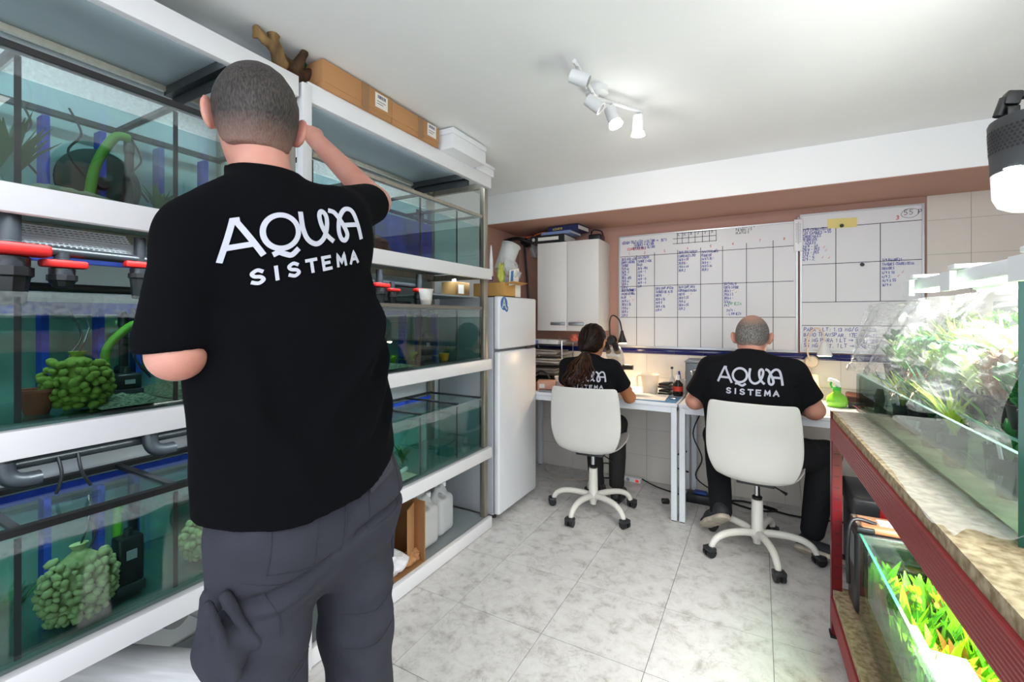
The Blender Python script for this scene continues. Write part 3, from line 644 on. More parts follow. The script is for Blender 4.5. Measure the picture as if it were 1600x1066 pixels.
# ---- pipes and valves above the middle and lowest tanks
def pipe(pts, r, lab, m=M_pvc, grp=None, name='water_pipe'):
    o = MB().tube(pts, r, 12).build(name, m, smooth=True, origin=pts[0]); return tag(o, lab, 'pipe', grp)
def valve(loc, lab, s=1.0, handle=True, drop=.05, rise=.06, rz=0.0):
    t = thing('ball_valve', lab, 'valve', loc, rz, group='red handled ball valves on the racks')
    MB().lathe([(.016 * s, -.03 * s), (.026 * s, -.03 * s), (.026 * s, -.012 * s), (.021 * s, -.01 * s), (.021 * s, .012 * s), (.016 * s, .014 * s)], n=16).build('body', M_pvc, t, smooth=True)
    MB().lathe([(.016 * s, -drop * s - .03 * s), (.02 * s, -drop * s - .028 * s), (.026 * s, -.045 * s), (.030 * s, -.042 * s), (.030 * s, -.028 * s), (.016 * s, -.026 * s)], n=10).build('union_nut', M_black, t)
    MB().cyl((0, 0, .012 * s), (0, 0, rise * s), .016 * s, n=12).build('riser', M_pvc, t, smooth=True)
    MB().obox((.012 * s, 0, .0), (.034 * s, .092 * s, .020 * s)).build('handle', M_red, t, bev=.006 * s)
    return t
pipe([(-1.60, -.28, 1.462), (-1.60, .98, 1.447)], .0135, 'grey pipe running above the middle tank of the nearest rack')
pipe([(-1.72, -.28, 1.365), (-1.72, .98, 1.365)], .012, 'black pipe low behind the valves of the nearest rack', M_black)
valve((-1.58, .355, 1.445), 'big ball valve with a red handle at the left edge of the photo', 1.5, drop=.06, rise=.06)
valve((-1.60, .457, 1.42), 'ball valve with a wide red handle under the white mesh basket', 1.0, drop=.03, rise=.03)
valve((-1.60, .625, 1.435), 'ball valve with a red handle beside the man\'s left sleeve', .9, drop=.08, rise=.09)
pipe([(-1.60, 1.12, 1.455), (-1.60, 1.86, 1.45)], .013, 'grey pipe running above the middle tank of the far rack')
pipe([(-1.70, 1.12, 1.36), (-1.70, 1.9, 1.36)], .011, 'black pipe low behind the valves of the far rack', M_black)
valve((-1.58, 1.556, 1.435), 'red handled ball valve by the man\'s right side', 1.0, drop=.08, rise=.075)
valve((-1.56, 1.62, 1.415), 'smaller red handled ball valve hanging between two pipes', .8, drop=.05, rise=.05)
valve((-1.58, 1.838, 1.425), 'red handled ball valve above the clear plastic cup', 1.0, drop=.06, rise=.085)
pipe([(-1.66, -.28, .905), (-1.66, .98, .905)], .013, 'grey pipe above the lowest tank of the nearest rack')
for y, l in ((.36, 'grey elbow fitting above the lowest tank at the left edge'), (.66, 'grey elbow fitting above the lowest tank near the man')):
    t = thing('pipe_elbow', l, 'pipe fitting', (-1.62, y, .92))
    MB().tube(smooth_path([(0, 0, .04), (0, 0, -.02), (.004, .02, -.045), (.0, .06, -.05)], 4), .02, 12).build('elbow', M_pvc, t, smooth=True)
    MB().lathe([(.018, .0), (.026, .0), (.026, .022), (.018, .022)], (0, 0, .01), 14).build('collar', M_black, t, smooth=True)
for k, (y, z) in enumerate(((.46, .90), (.50, .90))):
    hose('air_line', [(-1.64, y, z + .01), (-1.63, y + .005, z - .04), (-1.65, y + .03 * k, z - .09)], .004, M_cable, ('short black tube hanging from the low grey pipe, left one', 'short black tube hanging from the low grey pipe, right one')[k], 'air line', 'air lines in the tanks')
pipe([(-1.66, 1.12, .93), (-1.66, 1.85, .93)], .012, 'grey pipe above the lowest tank of the far rack')
for k, y in enumerate((1.30, 1.50)):
    hose('air_line', [(-1.60, y, .93), (-1.58, y + .02, .90), (-1.57, y + .04, .86), (-1.58, y + .05, .81)], .005, M_hose if k else M_cable, ('green tube dropping into the lowest tank of the far rack', 'black tube dropping into the lowest far tank')[1 - k], 'air line', 'air lines in the tanks')
# white mesh basket lying on the pipes, blue tray under it
t = thing('mesh_basket', 'white plastic mesh sheet over the pipes of the nearest rack', 'mesh', (-1.66, .50, 1.475))
mb = MB()
for i in range(22): mb.box(-.07, .07, -.125 + i * .0119, -.125 + i * .0119 + .004, .012 + .0, .0145)
for i in range(12): mb.box(-.07 + i * .0125, -.07 + i * .0125 + .004, -.125, .13, .0145, .0165)
o = mb.build('mesh', mat('white_plastic', '#e8eaee', .45), t); o['kind'] = 'stuff'; o.rotation_euler = (0, R(38), 0)
MB().box(-.002, .002, -.13, .135, -.045, -.015).build('edge_strip', mat('blue_tray', '#24409a', .5), t)
# plastic cup on the grey rim and cardboard box further back, grey panel on the left wall behind them
t = thing('plastic_cup', 'clear plastic cup with brown grains on the grey tank rim of the far rack', 'cup', (-1.50, 1.80, 1.348))
MB().lathe([(.026, 0), (.036, .075), (.0385, .077), (.0385, .081), (.035, .081), (.0245, .003)], n=24).build('cup', mat('frosted_plastic', '#e9e9e6', .35, alpha=.55), t, smooth=True)
MB().lathe([(0, .002), (.024, .002), (.028, .024), (.0, .03)], n=16).build('grains', mat('brown_grain', '#a8763e', .9, var=.5, scale=150), t, smooth=True)
t = thing('cardboard_box', 'small brown box with a white label at the fridge end of the far rack', 'box', (-1.56, 2.14, 1.412))
MB().box(-.05, .05, -.07, .07, 0, .075).build('carton', mat('cardboard_dark', '#8c6a3c', .85, var=.1), t, bev=.002)
MB().box(.0502, .0508, -.045, .01, .008, .06).build('label', mat('paper', '#e6e4df', .8), t)
MB().lathe([(0, 0), (.014, 0), (.014, .02), (0, .02)], (.0, -.02, .075), 14).build('cap', mat('white_plastic', '#e8eaee', .45), t, smooth=True)
t = thing('support_ledge', 'dark shelf plate that carries the small brown box', 'shelf', (-1.63, 2.08, 1.40))
MB().box(-.22, .14, -.22, .20, 0, .010).build('plate', M_board, t); MB().box(-.225, -.22, -.22, .20, -.055, .11).build('back_plate', M_board, t)
# waterline plastic jugs etc. on the floor of the racks
def jug(loc, lab, rz=0.0, fill=.62):
    t = thing('jerry_can', lab, 'jug', loc, rz, group='plastic jugs under the far rack')
    pm = mat('milky_plastic', '#dfe2e4', .35, alpha=.62)
    w, d, h = .15, .125, .25
    def sd(X, Y, Z):
        p = (X, Y, Z)
        qx, qy, qz = np.abs(X) - (d / 2 - .03), np.abs(Y) - (w / 2 - .03), np.abs(Z - .105) - (.105 - .03)
        b = np.sqrt(np.maximum(qx, 0) ** 2 + np.maximum(qy, 0) ** 2 + np.maximum(qz, 0) ** 2) + np.minimum(np.maximum(qx, np.maximum(qy, qz)), 0) - .03
        tp = s_cone(p, (0, -.0, .19), (0, .03, .225), .055, .022)
        b = smin(b, tp, .03)
        hd = s_cone(p, (0, -.055, .20), (0, .02, .245), .017, .017); hd = smin(hd, s_cone(p, (0, .02, .245), (0, .04, .225), .017, .02), .01)
        b = smin(b, s_cone(p, (0, -.06, .19), (0, -.02, .243), .018, .016), .012); b = smin(b, hd, .01)
        hole = s_ell(p, (0, -.022, .213), (.2, .022, .013)); return smax(b, -hole, .008)
    o = mesh_obj('can', sdf_mesh('can', sd, (-.085, -.10, -.01), (.085, .10, .28), .0075), pm, t)
    MB().lathe([(0, 0), (.017, 0), (.017, .024), (0, .026)], (0, .045, .243), 14).build('cap', mat('white_plastic', '#e8eaee', .45), t, smooth=True)
    MB().box(-d / 2 + .006, d / 2 - .006, -w / 2 + .006, w / 2 - .006, .006, .21 * fill).build('liquid', mat('clear_liquid', '#c9cdd2', .1, alpha=.45), t, bev=.02)
    return t
SHZ = .0661
jug((-1.58, 1.865, SHZ), 'milky plastic jug under the far rack, the one nearer the torn cardboard')
jug((-1.60, 2.03, SHZ), 'milky plastic jug under the far rack, the one nearer the fridge', 0.1, .5)
# torn cardboard box and crumpled wrapping
M_card = mat('cardboard', '#b8875a', .85, var=.08, scale=5)
M_card_d = mat('cardboard_inside', '#9a6f45', .9, var=.12, scale=6)
t = thing('cardboard_carton', 'open brown cardboard carton standing beside the plastic jugs', 'box', (-1.62, 1.62, SHZ))
MB().box(-.18, .16, .12, .126, 0, .30).build('wall', M_card_d, t); MB().box(-.18, .16, -.20, -.194, 0, .30).build('wall', M_card_d, t)
MB().box(-.18, -.174, -.194, .12, 0, .30).build('wall', M_card_d, t); MB().box(-.18, .16, -.194, .12, 0, .005).build('base', M_card_d, t)
MB().obox((.10, .10, .15), (.006, .16, .27), (0, 0, R(25))).build('flap', M_card, t)
def crumple(name, c, r, m, seed, lab, cat, sq=(1, 1, .7)):
    b = bmesh.new(); bmesh.ops.create_icosphere(b, subdivisions=3, radius=1); rn = np.random.RandomState(seed)
    for v in b.verts:
        n = vnoise(np.array(v.co.x), np.array(v.co.y), np.array(v.co.z), 3.2, seed) * .55 + vnoise(np.array(v.co.x), np.array(v.co.y), np.array(v.co.z), 8, seed + 5) * .25
        v.co *= r * (1 + float(n)); v.co.x *= sq[0]; v.co.y *= sq[1]; v.co.z *= sq[2]
    z = min(v.co.z for v in b.verts)
    for v in b.verts: v.co.z -= z
    me = bpy.data.meshes.new(name); b.to_mesh(me); b.free()
    o = mesh_obj(name, me, m, None, c); return tag(o, lab, cat)
crumple('crumpled_paper', (-1.52, 1.54, SHZ), .075, mat('white_paper', '#e4e4e8', .7), 4, 'crumpled white paper in front of the brown carton', 'paper', (1, 1.1, .8))
crumple('torn_cardboard', (-1.51, 1.70, SHZ), .045, M_card, 8, 'torn scrap of brown cardboard beside the white paper', 'cardboard', (.8, 1.2, .6))
# rolls of stretch film under the nearest rack
M_film = mat('stretch_film', '#c9cbcd', .22, var=.12, scale=10, stretch=(1, 9, 9))
def film_roll(p0, p1, r, lab):
    p0, p1 = V(p0), V(p1); t = thing('film_roll', lab, 'roll', p0, group='rolls of plastic film under the nearest rack')
    d = p1 - p0; q = d.to_track_quat('X', 'Z'); L = d.length; t.rotation_euler = q.to_euler()
    MB().lathe([(.022, 0), (r, 0), (r * 1.01, .01), (r * 1.01, L - .01), (r, L), (.022, L)], n=32, axis='X').build('film', M_film, t, smooth=True)
    MB().lathe([(.018, -.012), (.0245, -.012), (.0245, L + .012), (.018, L + .012), (.018, -.012)], n=20, axis='X').build('core', M_card_d, t, smooth=True)
    return t
film_roll((-1.78, .44, .315), (-1.38, .76, .205), .064, 'clear stretch film roll poking out lowest under the nearest rack')
film_roll((-1.84, .80, .335), (-1.50, .86, .325), .060, 'stretch film roll behind the man\'s cargo pocket')
o = MB().tube([(-1.85, .62, .375), (-1.58, .72, .37)], .05, 20).build('grey_tube', mat('grey_tube', '#77787a', .5), smooth=True, origin=(-1.7, .7, .36)); tag(o, 'thick grey tube lying under the shelf beam of the nearest rack', 'tube')
t = thing('cardboard_box', 'brown cardboard box on the floor under the nearest rack', 'box', (-1.62, .30, .0)); MB().box(-.2, .2, -.12, .10, 0, .24).build('carton', M_card_d, t, bev=.002)
crumple('plastic_bag', (-1.50, .22, .245), .07, M_film, 9, 'crumpled grey plastic bag at the bottom left corner', 'bag', (1, 1, .6))
# ---- on top of the racks
TOPZ = 2.1165
def carton(y0, y1, lab, z=TOPZ + .022, xf=XF + .01, d=.24, h=.125):
    t = thing('cardboard_box', lab, 'box', (xf - d / 2, (y0 + y1) / 2, z), group='cardboard boxes on the far rack'); w = (y1 - y0) / 2
    MB().box(-d / 2, d / 2, -w, w, 0, h - .03).build('carton', M_card, t, bev=.002)
    MB().box(-d / 2 - .003, d / 2 + .003, -w - .002, w + .002, .022, h).build('lid', M_card, t, bev=.002)
    MB().box(d / 2 + .003, d / 2 + .0042, w * .15 - .02, w * .15 + .02, .0, h).build('tape', mat('parcel_tape', '#9a7450', .4), t)
    MB().box(d / 2 + .003, d / 2 + .0045, w * .45, w * .85, .035, .095).build('label', mat('paper', '#e6e4df', .8), t)
    mb = MB(); rn = random.Random(int(y0 * 100)); y = w * .52
    while y < w * .78:
        b = rn.choice((.0012, .002, .003)); mb.box(d / 2 + .0046, d / 2 + .0049, y, y + b, .074, .088); y += b + rn.choice((.0012, .002))
    mb.box(d / 2 + .0046, d / 2 + .0049, w * .5, w * .78, .060, .0625); mb.box(d / 2 + .0046, d / 2 + .0049, w * .5, w * .7, .050, .0525)
    mb.build('print', mat('blue_ink', '#343c66', .7), t); return t
# boxes stand on the top board, a little proud of the beam
carton(1.115, 1.47, 'long brown cardboard box with a taped lid on the far rack, nearer the man', h=.105)
carton(1.475, 1.80, 'second brown cardboard box with a white label, next to the white foam box', h=.098)
M_foam = mat('styrofoam', '#e9eaee', .9, bump=.1, bscale=200)
t = thing('foam_box', 'white foam box overhanging the far rack next to the cardboard boxes', 'box', (-1.50, 1.985, 2.139))
MB().box(-.15, .15, -.155, .155, 0, .075).build('body', M_foam, t, bev=.006); MB().box(-.153, .153, -.158, .158, .075, .105).build('lid', M_foam, t, bev=.006)
t = thing('foam_box', 'flat white foam box at the fridge end of the far rack top', 'box', (-1.53, 2.24, 2.139))
MB().box(-.14, .105, -.085, .11, 0, .045).build('body', M_foam, t, bev=.005); MB().box(-.145, .11, -.09, .115, .045, .062).build('lid', M_foam, t, bev=.005)
t = thing('foam_box', 'white foam box on the nearest rack at the top left corner', 'box', (-1.58, .30, 2.1385))
MB().box(-.15, .15, -.3, .13, 0, .07).build('body', M_foam, t, bev=.005); MB().box(-.152, .152, -.302, .132, .07, .1).build('lid', M_foam, t, bev=.005)
t = thing('cardboard_box', 'dark brown cardboard box at the back of the far rack top', 'box', (-1.74, 1.78, TOPZ))
MB().box(-.1, .1, -.1, .1, 0, .12).build('carton', mat('dark_cardboard', '#4b3d33', .9), t, bev=.002)
M_wood = mat('driftwood', '#9a7b4c', .9, col2='#4f3820', scale=18, bump=.9, bscale=70, stretch=(1, 1, .3))
M_wood_d = mat('dark_driftwood', '#5a4028', .9, col2='#2b1d12', scale=18, bump=.9, bscale=70)
def driftwood(name, loc, segs, lab, m, seed):
    lo = np.min([np.minimum(a, b) for a, b, _, _ in segs], 0) - .05; hi = np.max([np.maximum(a, b) for a, b, _, _ in segs], 0) + .05
    def f(X, Y, Z):
        n = vnoise(X, Y, Z * .3, 190, seed) * .0035 + vnoise(X, Y, Z * .5, 70, seed + 1) * .006; d = None
        for a, b, ra, rb in segs:
            q = s_cone((X, Y, Z), a, b, ra, rb); d = q if d is None else smin(d, q, .015)
        return d + n
    me = sdf_mesh(name, f, lo, hi, .0045); z = min(v.co.z for v in me.vertices)
    for v in me.vertices: v.co.z -= z
    return tag(mesh_obj(name, me, m, None, loc), lab, 'driftwood', 'driftwood on top of the racks')
driftwood('driftwood', (-1.455, .935, 2.1385), [((0, .035, -.01), (.0, .015, .035), .026, .016), ((0, .015, .035), (.0, .012, .085), .015, .013), ((.0, .012, .085), (.0, .0, .098), .014, .010), ((0, .02, .02), (.0, -.03, .04), .014, .010), ((0, -.03, .04), (0, -.05, .062), .010, .009), ((0, -.05, .05), (0, -.058, .03), .008, .006)], 'pale gnarled driftwood on the nearest rack above the man\'s head', M_wood, 1)
driftwood('driftwood', (-1.50, 1.06, 2.139), [((0, 0, .02), (.02, -.08, .05), .03, .02), ((0, 0, .02), (0, .06, .06), .03, .018), ((.02, -.02, .03), (.05, 0, .09), .022, .012)], 'dark knotty driftwood between the two racks', M_wood_d, 2)
driftwood('driftwood', (-1.62, 1.50, 2.1165), [((0, -.04, .06), (0, .03, .085), .03, .02), ((0, .03, .08), (.02, .075, .10), .018, .010), ((0, -.02, .06), (.0, -.07, .05), .025, .015), ((0, -.03, .03), (0, .04, .03), .03, .03)], 'pale driftwood sticking out behind the cardboard boxes', M_wood, 3)
M_plast = mat('plastic_green', '#1d6b44', .5, var=.3, scale=30)
for i, (x, y, z) in enumerate(((-1.52, 1.12, 2.222), (-1.58, 1.30, 2.222), (-1.55, 1.58, 2.215), (-1.50, 1.70, 2.215), (-1.47, 1.775, 2.212))):
    o = plant_tuft((x, y, z), 9, .05, M_plast, 40 + i, .006, 1.0).build('plastic_plant', M_plast, origin=(x, y, z))
    tag(o, ('green plastic plant tip at the near end of the long cardboard box', 'green plastic plant tip behind the long cardboard box', 'green plastic plant tip left of the second white label', 'tallest green plastic plant tip above the second cardboard box', 'green plastic plant tip at the foam box end of the cardboard box')[i], 'plastic plant', 'plastic plants on the boxes')
# ================================================================== fridge, cabinet, desks, chairs, boards
M_fridge = mat('fridge_white', '#e6e8ec', .28)
M_fgrey = mat('fridge_grey_side', '#b9bdc4', .4)
M_wplast = mat('white_plastic', '#e8eaee', .45)
M_dplast = mat('dark_plastic', '#2a2c2f', .35)
M_chrome = mat('chrome', '#c9ccd0', .15, 1.0)
M_steel = mat('brushed_steel', '#9fa3a6', .35, .8)
M_paper = mat('paper', '#e6e4df', .8)
M_clear = glassy('clear_film', '#eef2f2', 1.5, rough=.08)
M_clearp = glassy('clear_acrylic', '#f2f6f6', 1.5)
t = thing('fridge', 'white two door fridge with a blue rating sticker beside the aquarium racks', 'fridge', (-1.66, 2.68, 0))
x0 = -1.90; xd = -1.475; y0, y1 = 2.415, 2.945; zt = 1.418
MB().box(x0, xd, y0 + .004, y1 - .004, .03, zt - .006).build('body', M_fgrey, t, bev=.006, world=True)
for za, zb in ((.04, 1.066), (1.082, zt)):
    MB().box(xd + .006, -1.427, y0, y1, za, zb).build('door', M_fridge, t, bev=.012, seg=3, world=True)
MB().box(xd, xd + .006, y0 + .01, y1 - .01, .045, zt - .005).build('gasket', mat('gasket_grey', '#8d9197', .6), t, world=True)
MB().box(-1.429, -1.425, y1 - .16, y1 - .02, 1.068, 1.080).build('grip', M_dplast, t, world=True)
for y in (y0 + .05, y1 - .05):
    for x in (x0 + .05, xd - .02): MB().cyl((x, y, 0), (x, y, .032), .016, n=10).build('foot', M_dplast, t, world=True)
st = MB().lathe([(0, 0), (.043, 0), (.043, .0008), (0, .0008)], (-1.4268, y0 + .06, 1.372), 28, axis='X').lathe([(0, 0), (.021, 0), (.021, .0008), (0, .0008)], (-1.4268, y0 + .093, 1.340), 20, axis='X').build('sticker', mat('sticker_blue', '#2b6fb8', .4), t, world=True)
st['label'] = 'blue round sticker with a white letter A and a plus'
mb = MB(); Ms = lambda a, b: V((-1.4256, y0 + .06 + a, 1.372 + b))
ribbon(mb, [(-.020, -.026), (0, .028), (.020, -.026)], .011, Ms); ribbon(mb, [(-.012, -.009), (.012, -.009)], .008, Ms)
ribbon(mb, [(.024, -.032), (.042, -.032)], .006, Ms); ribbon(mb, [(.033, -.041), (.033, -.023)], .006, Ms)
mb.build('letter', M_paper, t, world=True)
# on the fridge
t = thing('cardboard_box', 'open cardboard box on the fridge, full of plastic bags', 'box', (-1.55, 2.60, zt + .001))
MB().box(-.12, .12, -.11, .11, 0, .004).box(-.12, .12, -.11, -.105, 0, .09).box(-.12, .12, .105, .11, 0, .09).box(.115, .12, -.105, .105, 0, .09).box(-.12, -.115, -.105, .105, 0, .09).build('carton', mat('cardboard_warm', '#c99a55', .85), t)
MB().obox((.145, .0, .088), (.06, .21, .003), (0, R(-12), 0)).build('flap', mat('cardboard_warm', '#c99a55', .85), t)
MB().box(.1205, .122, .03, .10, .002, .085).build('label', M_paper, t)
t = thing('clear_cylinder', 'clear plastic beaker leaning over the box on the fridge', 'beaker', (-1.50, 2.575, 1.585), rot=(R(-20), R(10), 0))
MB().lathe([(.0, 0), (.058, 0), (.062, .19), (.068, .195), (.066, .20), (.06, .195), (.056, .004), (0, .004)], n=28).build('beaker', mat('frosted_clear', '#dfe3e3', .3, alpha=.38), t, smooth=True)
def bag(name, c, r, m, lab, cat, seed, sq=(1, 1, 1)):
    return crumple(name, c, r, m, seed, lab, cat, sq)
bag('plastic_bag', (-1.46, 2.60, 1.50), .085, mat('clear_bag', '#d9dcdc', .15, alpha=.45), 'clear crinkled plastic bag in the box on the fridge', 'bag', 21, (.6, 1.1, 1.1))
bag('green_sachet', (-1.47, 2.515, 1.50), .05, mat('sachet_green', '#b5bb4f', .35), 'yellow green sachet in the box on the fridge', 'sachet', 23, (.4, .8, 1.3))
t = thing('blue_white_packet', 'white packet with a blue stripe stuck in the box on the fridge', 'packet', (-1.42, 2.585, 1.50), rot=(R(12), R(10), 0))
MB().box(-.004, .004, -.05, .06, 0, .10).build('packet', M_paper, t); MB().box(.0042, .005, -.045, -.012, .01, .095).build('stripe', mat('sticker_blue', '#2b6fb8', .4), t)
t = thing('glue_tube', 'white tube with a blue cap standing behind the beaker on the fridge', 'tube', (-1.52, 2.47, 1.55))
MB().lathe([(0, 0), (.02, .0), (.017, .1), (.004, .2), (0, .2)], n=14, sx=.6).build('tube', M_wplast, t, smooth=True); MB().lathe([(0, -.03), (.012, -.03), (.012, 0), (0, 0)], n=12).build('cap', mat('navy_plastic', '#232c7a', .4), t, smooth=True)
# wall cabinet
cx0, cx1, cz0, cz1, cy = -1.587, -1.072, 1.177, 1.886, 3.30
t = thing('wall_cabinet', 'white two door wall cabinet above the paper trays', 'cabinet', (-1.33, 3.46, cz0))
M_cab = mat('cabinet_white', '#e2e0de', .4)
MB().box(cx0, cx1, cy + .022, YF - .001, cz0, cz1).build('body', M_cab, t, bev=.003, world=True)
xm = (cx0 + cx1) / 2
for a, b, s in ((cx0, xm - .002, 1), (xm + .002, cx1, -1)):
    d = MB().box(a, b, cy, cy + .020, cz0 + .002, cz1 - .002).build('door', M_cab, t, bev=.002, world=True)
    hx = (b - .075) if s > 0 else (a + .075)
    MB().box(hx - .062, hx + .062, cy - .010, cy - .0, cz0 + .045, cz0 + .070).build('handle', M_steel, d, bev=.002, world=True)
# things on top of it
def book(loc, w, d, h, m, lab, rz=0, grp=None, name='book'):
    t = thing(name, lab, 'book' if name == 'book' else 'binder', loc, rz, group=grp)
    MB().box(-w / 2, w / 2, -d / 2, d / 2, 0, .004).build('cover', m, t); MB().box(-w / 2, w / 2, -d / 2, d / 2, h - .004, h).build('cover', m, t)
    MB().box(-w / 2, w / 2, -d / 2, -d / 2 + .004, .004, h - .004).build('spine', m, t)
    MB().box(-w / 2 + .004, w / 2 - .004, -d / 2 + .004, d / 2 - .004, .0042, h - .0042).build('pages', M_paper, t)
    return t
M_navy = mat('navy_book', '#1f2a5c', .5)
t = book((-1.50, 3.42, cz1 + .001), .30, .25, .062, M_black, 'black ring binder with a white spine label lying on the wall cabinet', 0, None, 'ring_binder')
MB().box(-.08, .10, -.1256, -.125, .018, .045).build('label', M_paper, t)
MB().lathe([(.008, 0), (.014, 0), (.014, -.002), (.008, -.002)], (-.12, -.125, .031), 16, axis='Y').build('ring', M_chrome, t)
book((-1.42, 3.40, cz1 + .064), .26, .20, .022, mat('light_blue_book', '#7f96c4', .5), 'pale blue book under the navy book on the wall cabinet', R(-4), 'books on the wall cabinet')
t = book((-1.36, 3.41, cz1 + .087), .27, .20, .040, M_navy, 'thick navy book with yellow print on top of the wall cabinet', R(-6), 'books on the wall cabinet')
mb = MB(); Mb = lambda a, b: V((a, -.1004, b)); write(mb, 'ACUARIO', -.09, .012, .016, Mb, .003); mb.build('title', mat('yellow_ink', '#d7c24a', .6), t)
t = thing('camera', 'small black camera bag at the right end of the cabinet top', 'bag', (-1.13, 3.43, cz1 + .001))
MB().box(-.05, .05, -.06, .06, 0, .05).build('body', M_black, t, bev=.012); MB().tube(smooth_path([(-.05, 0, .04), (-.02, -.03, .085), (.03, .02, .08), (.05, 0, .04)], 5), .006, 6).build('strap', M_black, t, smooth=True)
t = thing('orange_cable', 'orange coiled cable at the left end of the cabinet top', 'cable', (-1.60, 3.42, cz1 + .066))
MB().tube(smooth_path([(-.10, 0, .01), (-.02, -.04, .03), (.05, .0, .04), (.0, .05, .02), (-.08, .02, .03), (-.14, -.03, .01)], 6), .006, 6).build('coil', mat('orange_cable', '#c46a2a', .5), t, smooth=True)
tag(MB().tube(smooth_path([(-1.66, 3.40, 1.97), (-1.72, 3.45, 1.985), (-1.80, 3.50, 1.97), (-1.82, 3.52, 1.90), (-1.80, 3.55, 1.5), (-1.80, 3.56, 1.1), (-1.78, 3.56, .8)], 6), .010, 8).build('cable', M_cable, smooth=True, origin=(-1.8, 3.56, .8)), 'thick black cable running down the pink wall beside the fridge', 'cable')
tag(MB().tube(smooth_path([(-1.90, 3.30, 1.93), (-1.84, 3.40, 1.965), (-1.78, 3.46, 1.95), (-1.74, 3.48, 1.93), (-1.79, 3.5, 1.915), (-1.84, 3.5, 1.95)], 6), .016, 8).build('cable', M_cable, smooth=True, origin=(-1.84, 3.4, 1.95)), 'bunched black cable high above the fridge', 'cable')
bag('plastic_bag', (-1.70, 3.50, 1.80), .055, mat('clear_bag', '#d9dcdc', .15, alpha=.45), 'clear plastic bag hanging left of the ring binder', 'bag', 31, (1, .6, 1.2))

# desks
M_desk = mat('desk_white', '#dfe4ea', .4)
def desk(x0, x1, lab):
    t = thing('desk', lab, 'desk', ((x0 + x1) / 2, 3.26, 0), group='white desks along the far wall')
    MB().box(x0, x1, 2.955, 3.585, .718, .740).build('top', M_desk, t, bev=.002, world=True)
    MB().box(x0 + .002, x1 - .002, 2.96, 2.985, .682, .717).box(x0 + .002, x1 - .002, 3.55, 3.575, .682, .717).build('apron', M_desk, t, world=True)
    for x in (x0 + .002, x1 - .037):
        MB().box(x, x + .035, 2.986, 3.549, .690, .717).build('side_rail', M_desk, t, world=True)
        for y in (2.957, 3.54):
            l = MB().box(x, x + .035, y, y + .035, .006, .717).build('leg', M_desk, t, bev=.002, world=True)
            MB().box(x + .004, x + .031, y + .004, y + .031, 0, .006).build('foot', M_dplast, l, world=True)
    return t
desk(-1.70, -.453, 'white desk where the woman sits at the microscope')
desk(-.443, .82, 'white desk where the seated man works, right of the other one')

# chairs
M_shell = mat('chair_white_plastic', '#cfcdc9', .38)
M_base = mat('chair_white_metal', '#dcd9d2', .35)
def chair(loc, base_deg, rz, lab):
    t = thing('office_chair', lab, 'chair', loc, rz, group='white swivel chairs')
    prof = [(.215, .455), (.19, .462), (.13, .452), (.05, .440), (-.04, .432), (-.13, .428), (-.185, .434), (-.226, .458), (-.240, .52), (-.248, .60), (-.258, .70), (-.270, .80), (-.275, .845), (-.277, .855)]
    wid = [.170, .200, .218, .224, .220, .200, .178, .176, .205, .222, .219, .211, .203, .190]
    curl = [.030, .040, .052, .058, .056, .045, .036, .026, .020, .020, .022, .022, .02, .018]
    vs = []; n = 12
    for (y, z), w, c in zip(prof, wid, curl):
        i = len(vs) // (n + 1)
        a = V(prof[max(i - 1, 0)]); b = V(prof[min(i + 1, len(prof) - 1)]); nr = V(((b - a).y, -(b - a).x)).normalized()
        for j in range(n + 1):
            s = 2 * j / n - 1; e = c * abs(s) ** 3
            # normal pointing to the sitter: up on the seat, forward on the back
            vs.append((s * w, y + nr.x * e, z + nr.y * e))
    fs = [(i * (n + 1) + j, i * (n + 1) + j + 1, (i + 1) * (n + 1) + j + 1, (i + 1) * (n + 1) + j) for i in range(len(prof) - 1) for j in range(n)]
    mb = MB().add(vs, fs); o = mb.build('seat_shell', M_shell, t, smooth=True)
    md = o.modifiers.new('solid', 'SOLIDIFY'); md.thickness = .010; md.offset = 0
    md = o.modifiers.new('sub', 'SUBSURF'); md.levels = 2; md.render_levels = 2
    MB().box(-.09, .09, -.11, .09, .395, .420).build('seat_plate', M_dplast, t, bev=.006)
    MB().cyl((0, 0, .30), (0, 0, .40), .014, n=14).build('gas_piston', M_chrome, t, smooth=True)
    MB().lathe([(.0, .292), (.024, .292), (.026, .305), (.016, .312), (0, .312)], n=16).build('collar', M_black, t, smooth=True)
    MB().lathe([(0, .052), (.020, .052), (.022, .07), (.034, .085), (.036, .125), (.030, .135), (.028, .29), (0, .292)], n=20).build('column', M_base, t, smooth=True)
    MB().tube([(.05, -.02, .395), (.11, -.05, .378), (.14, -.065, .368)], [.004, .004, .009], 8).build('lever', M_black, t, smooth=True)
    for k in range(5):
        a = R(base_deg + 72 * k) - rz; d = V((math.cos(a), math.sin(a), 0))
        pr = [(.02, .108), (.08, .118), (.15, .120), (.205, .112), (.245, .092), (.266, .066), (.270, .052)]
        pts = smooth_path([d * r + V((0, 0, z)) for r, z in pr], 3); kk = len(pts)
        l = MB().tube(pts, [.021 - .006 * i / kk for i in range(kk)], 10).build('leg', M_base, t, smooth=True)
        c = d * .282; q = a + .7 * math.sin(k * 2.3); w = V((math.cos(q), math.sin(q), 0)); s = V((-w.y, w.x, 0))
        mb = MB()
        for sg in (-1, 1): mb.tube([c + s * sg * .006 + V((0, 0, .026)), c + s * sg * .024 + V((0, 0, .026))], .026, 16)
        mb.build('caster', M_black, l)
        MB().obox(tuple(c + V((0, 0, .044))), (.046, .058, .022), (0, 0, q)).build('caster_hood', M_dplast, l, bev=.006)
    return t
chair((-.964, 2.854, 0), -29.4, R(6), 'white swivel chair the woman sits on')
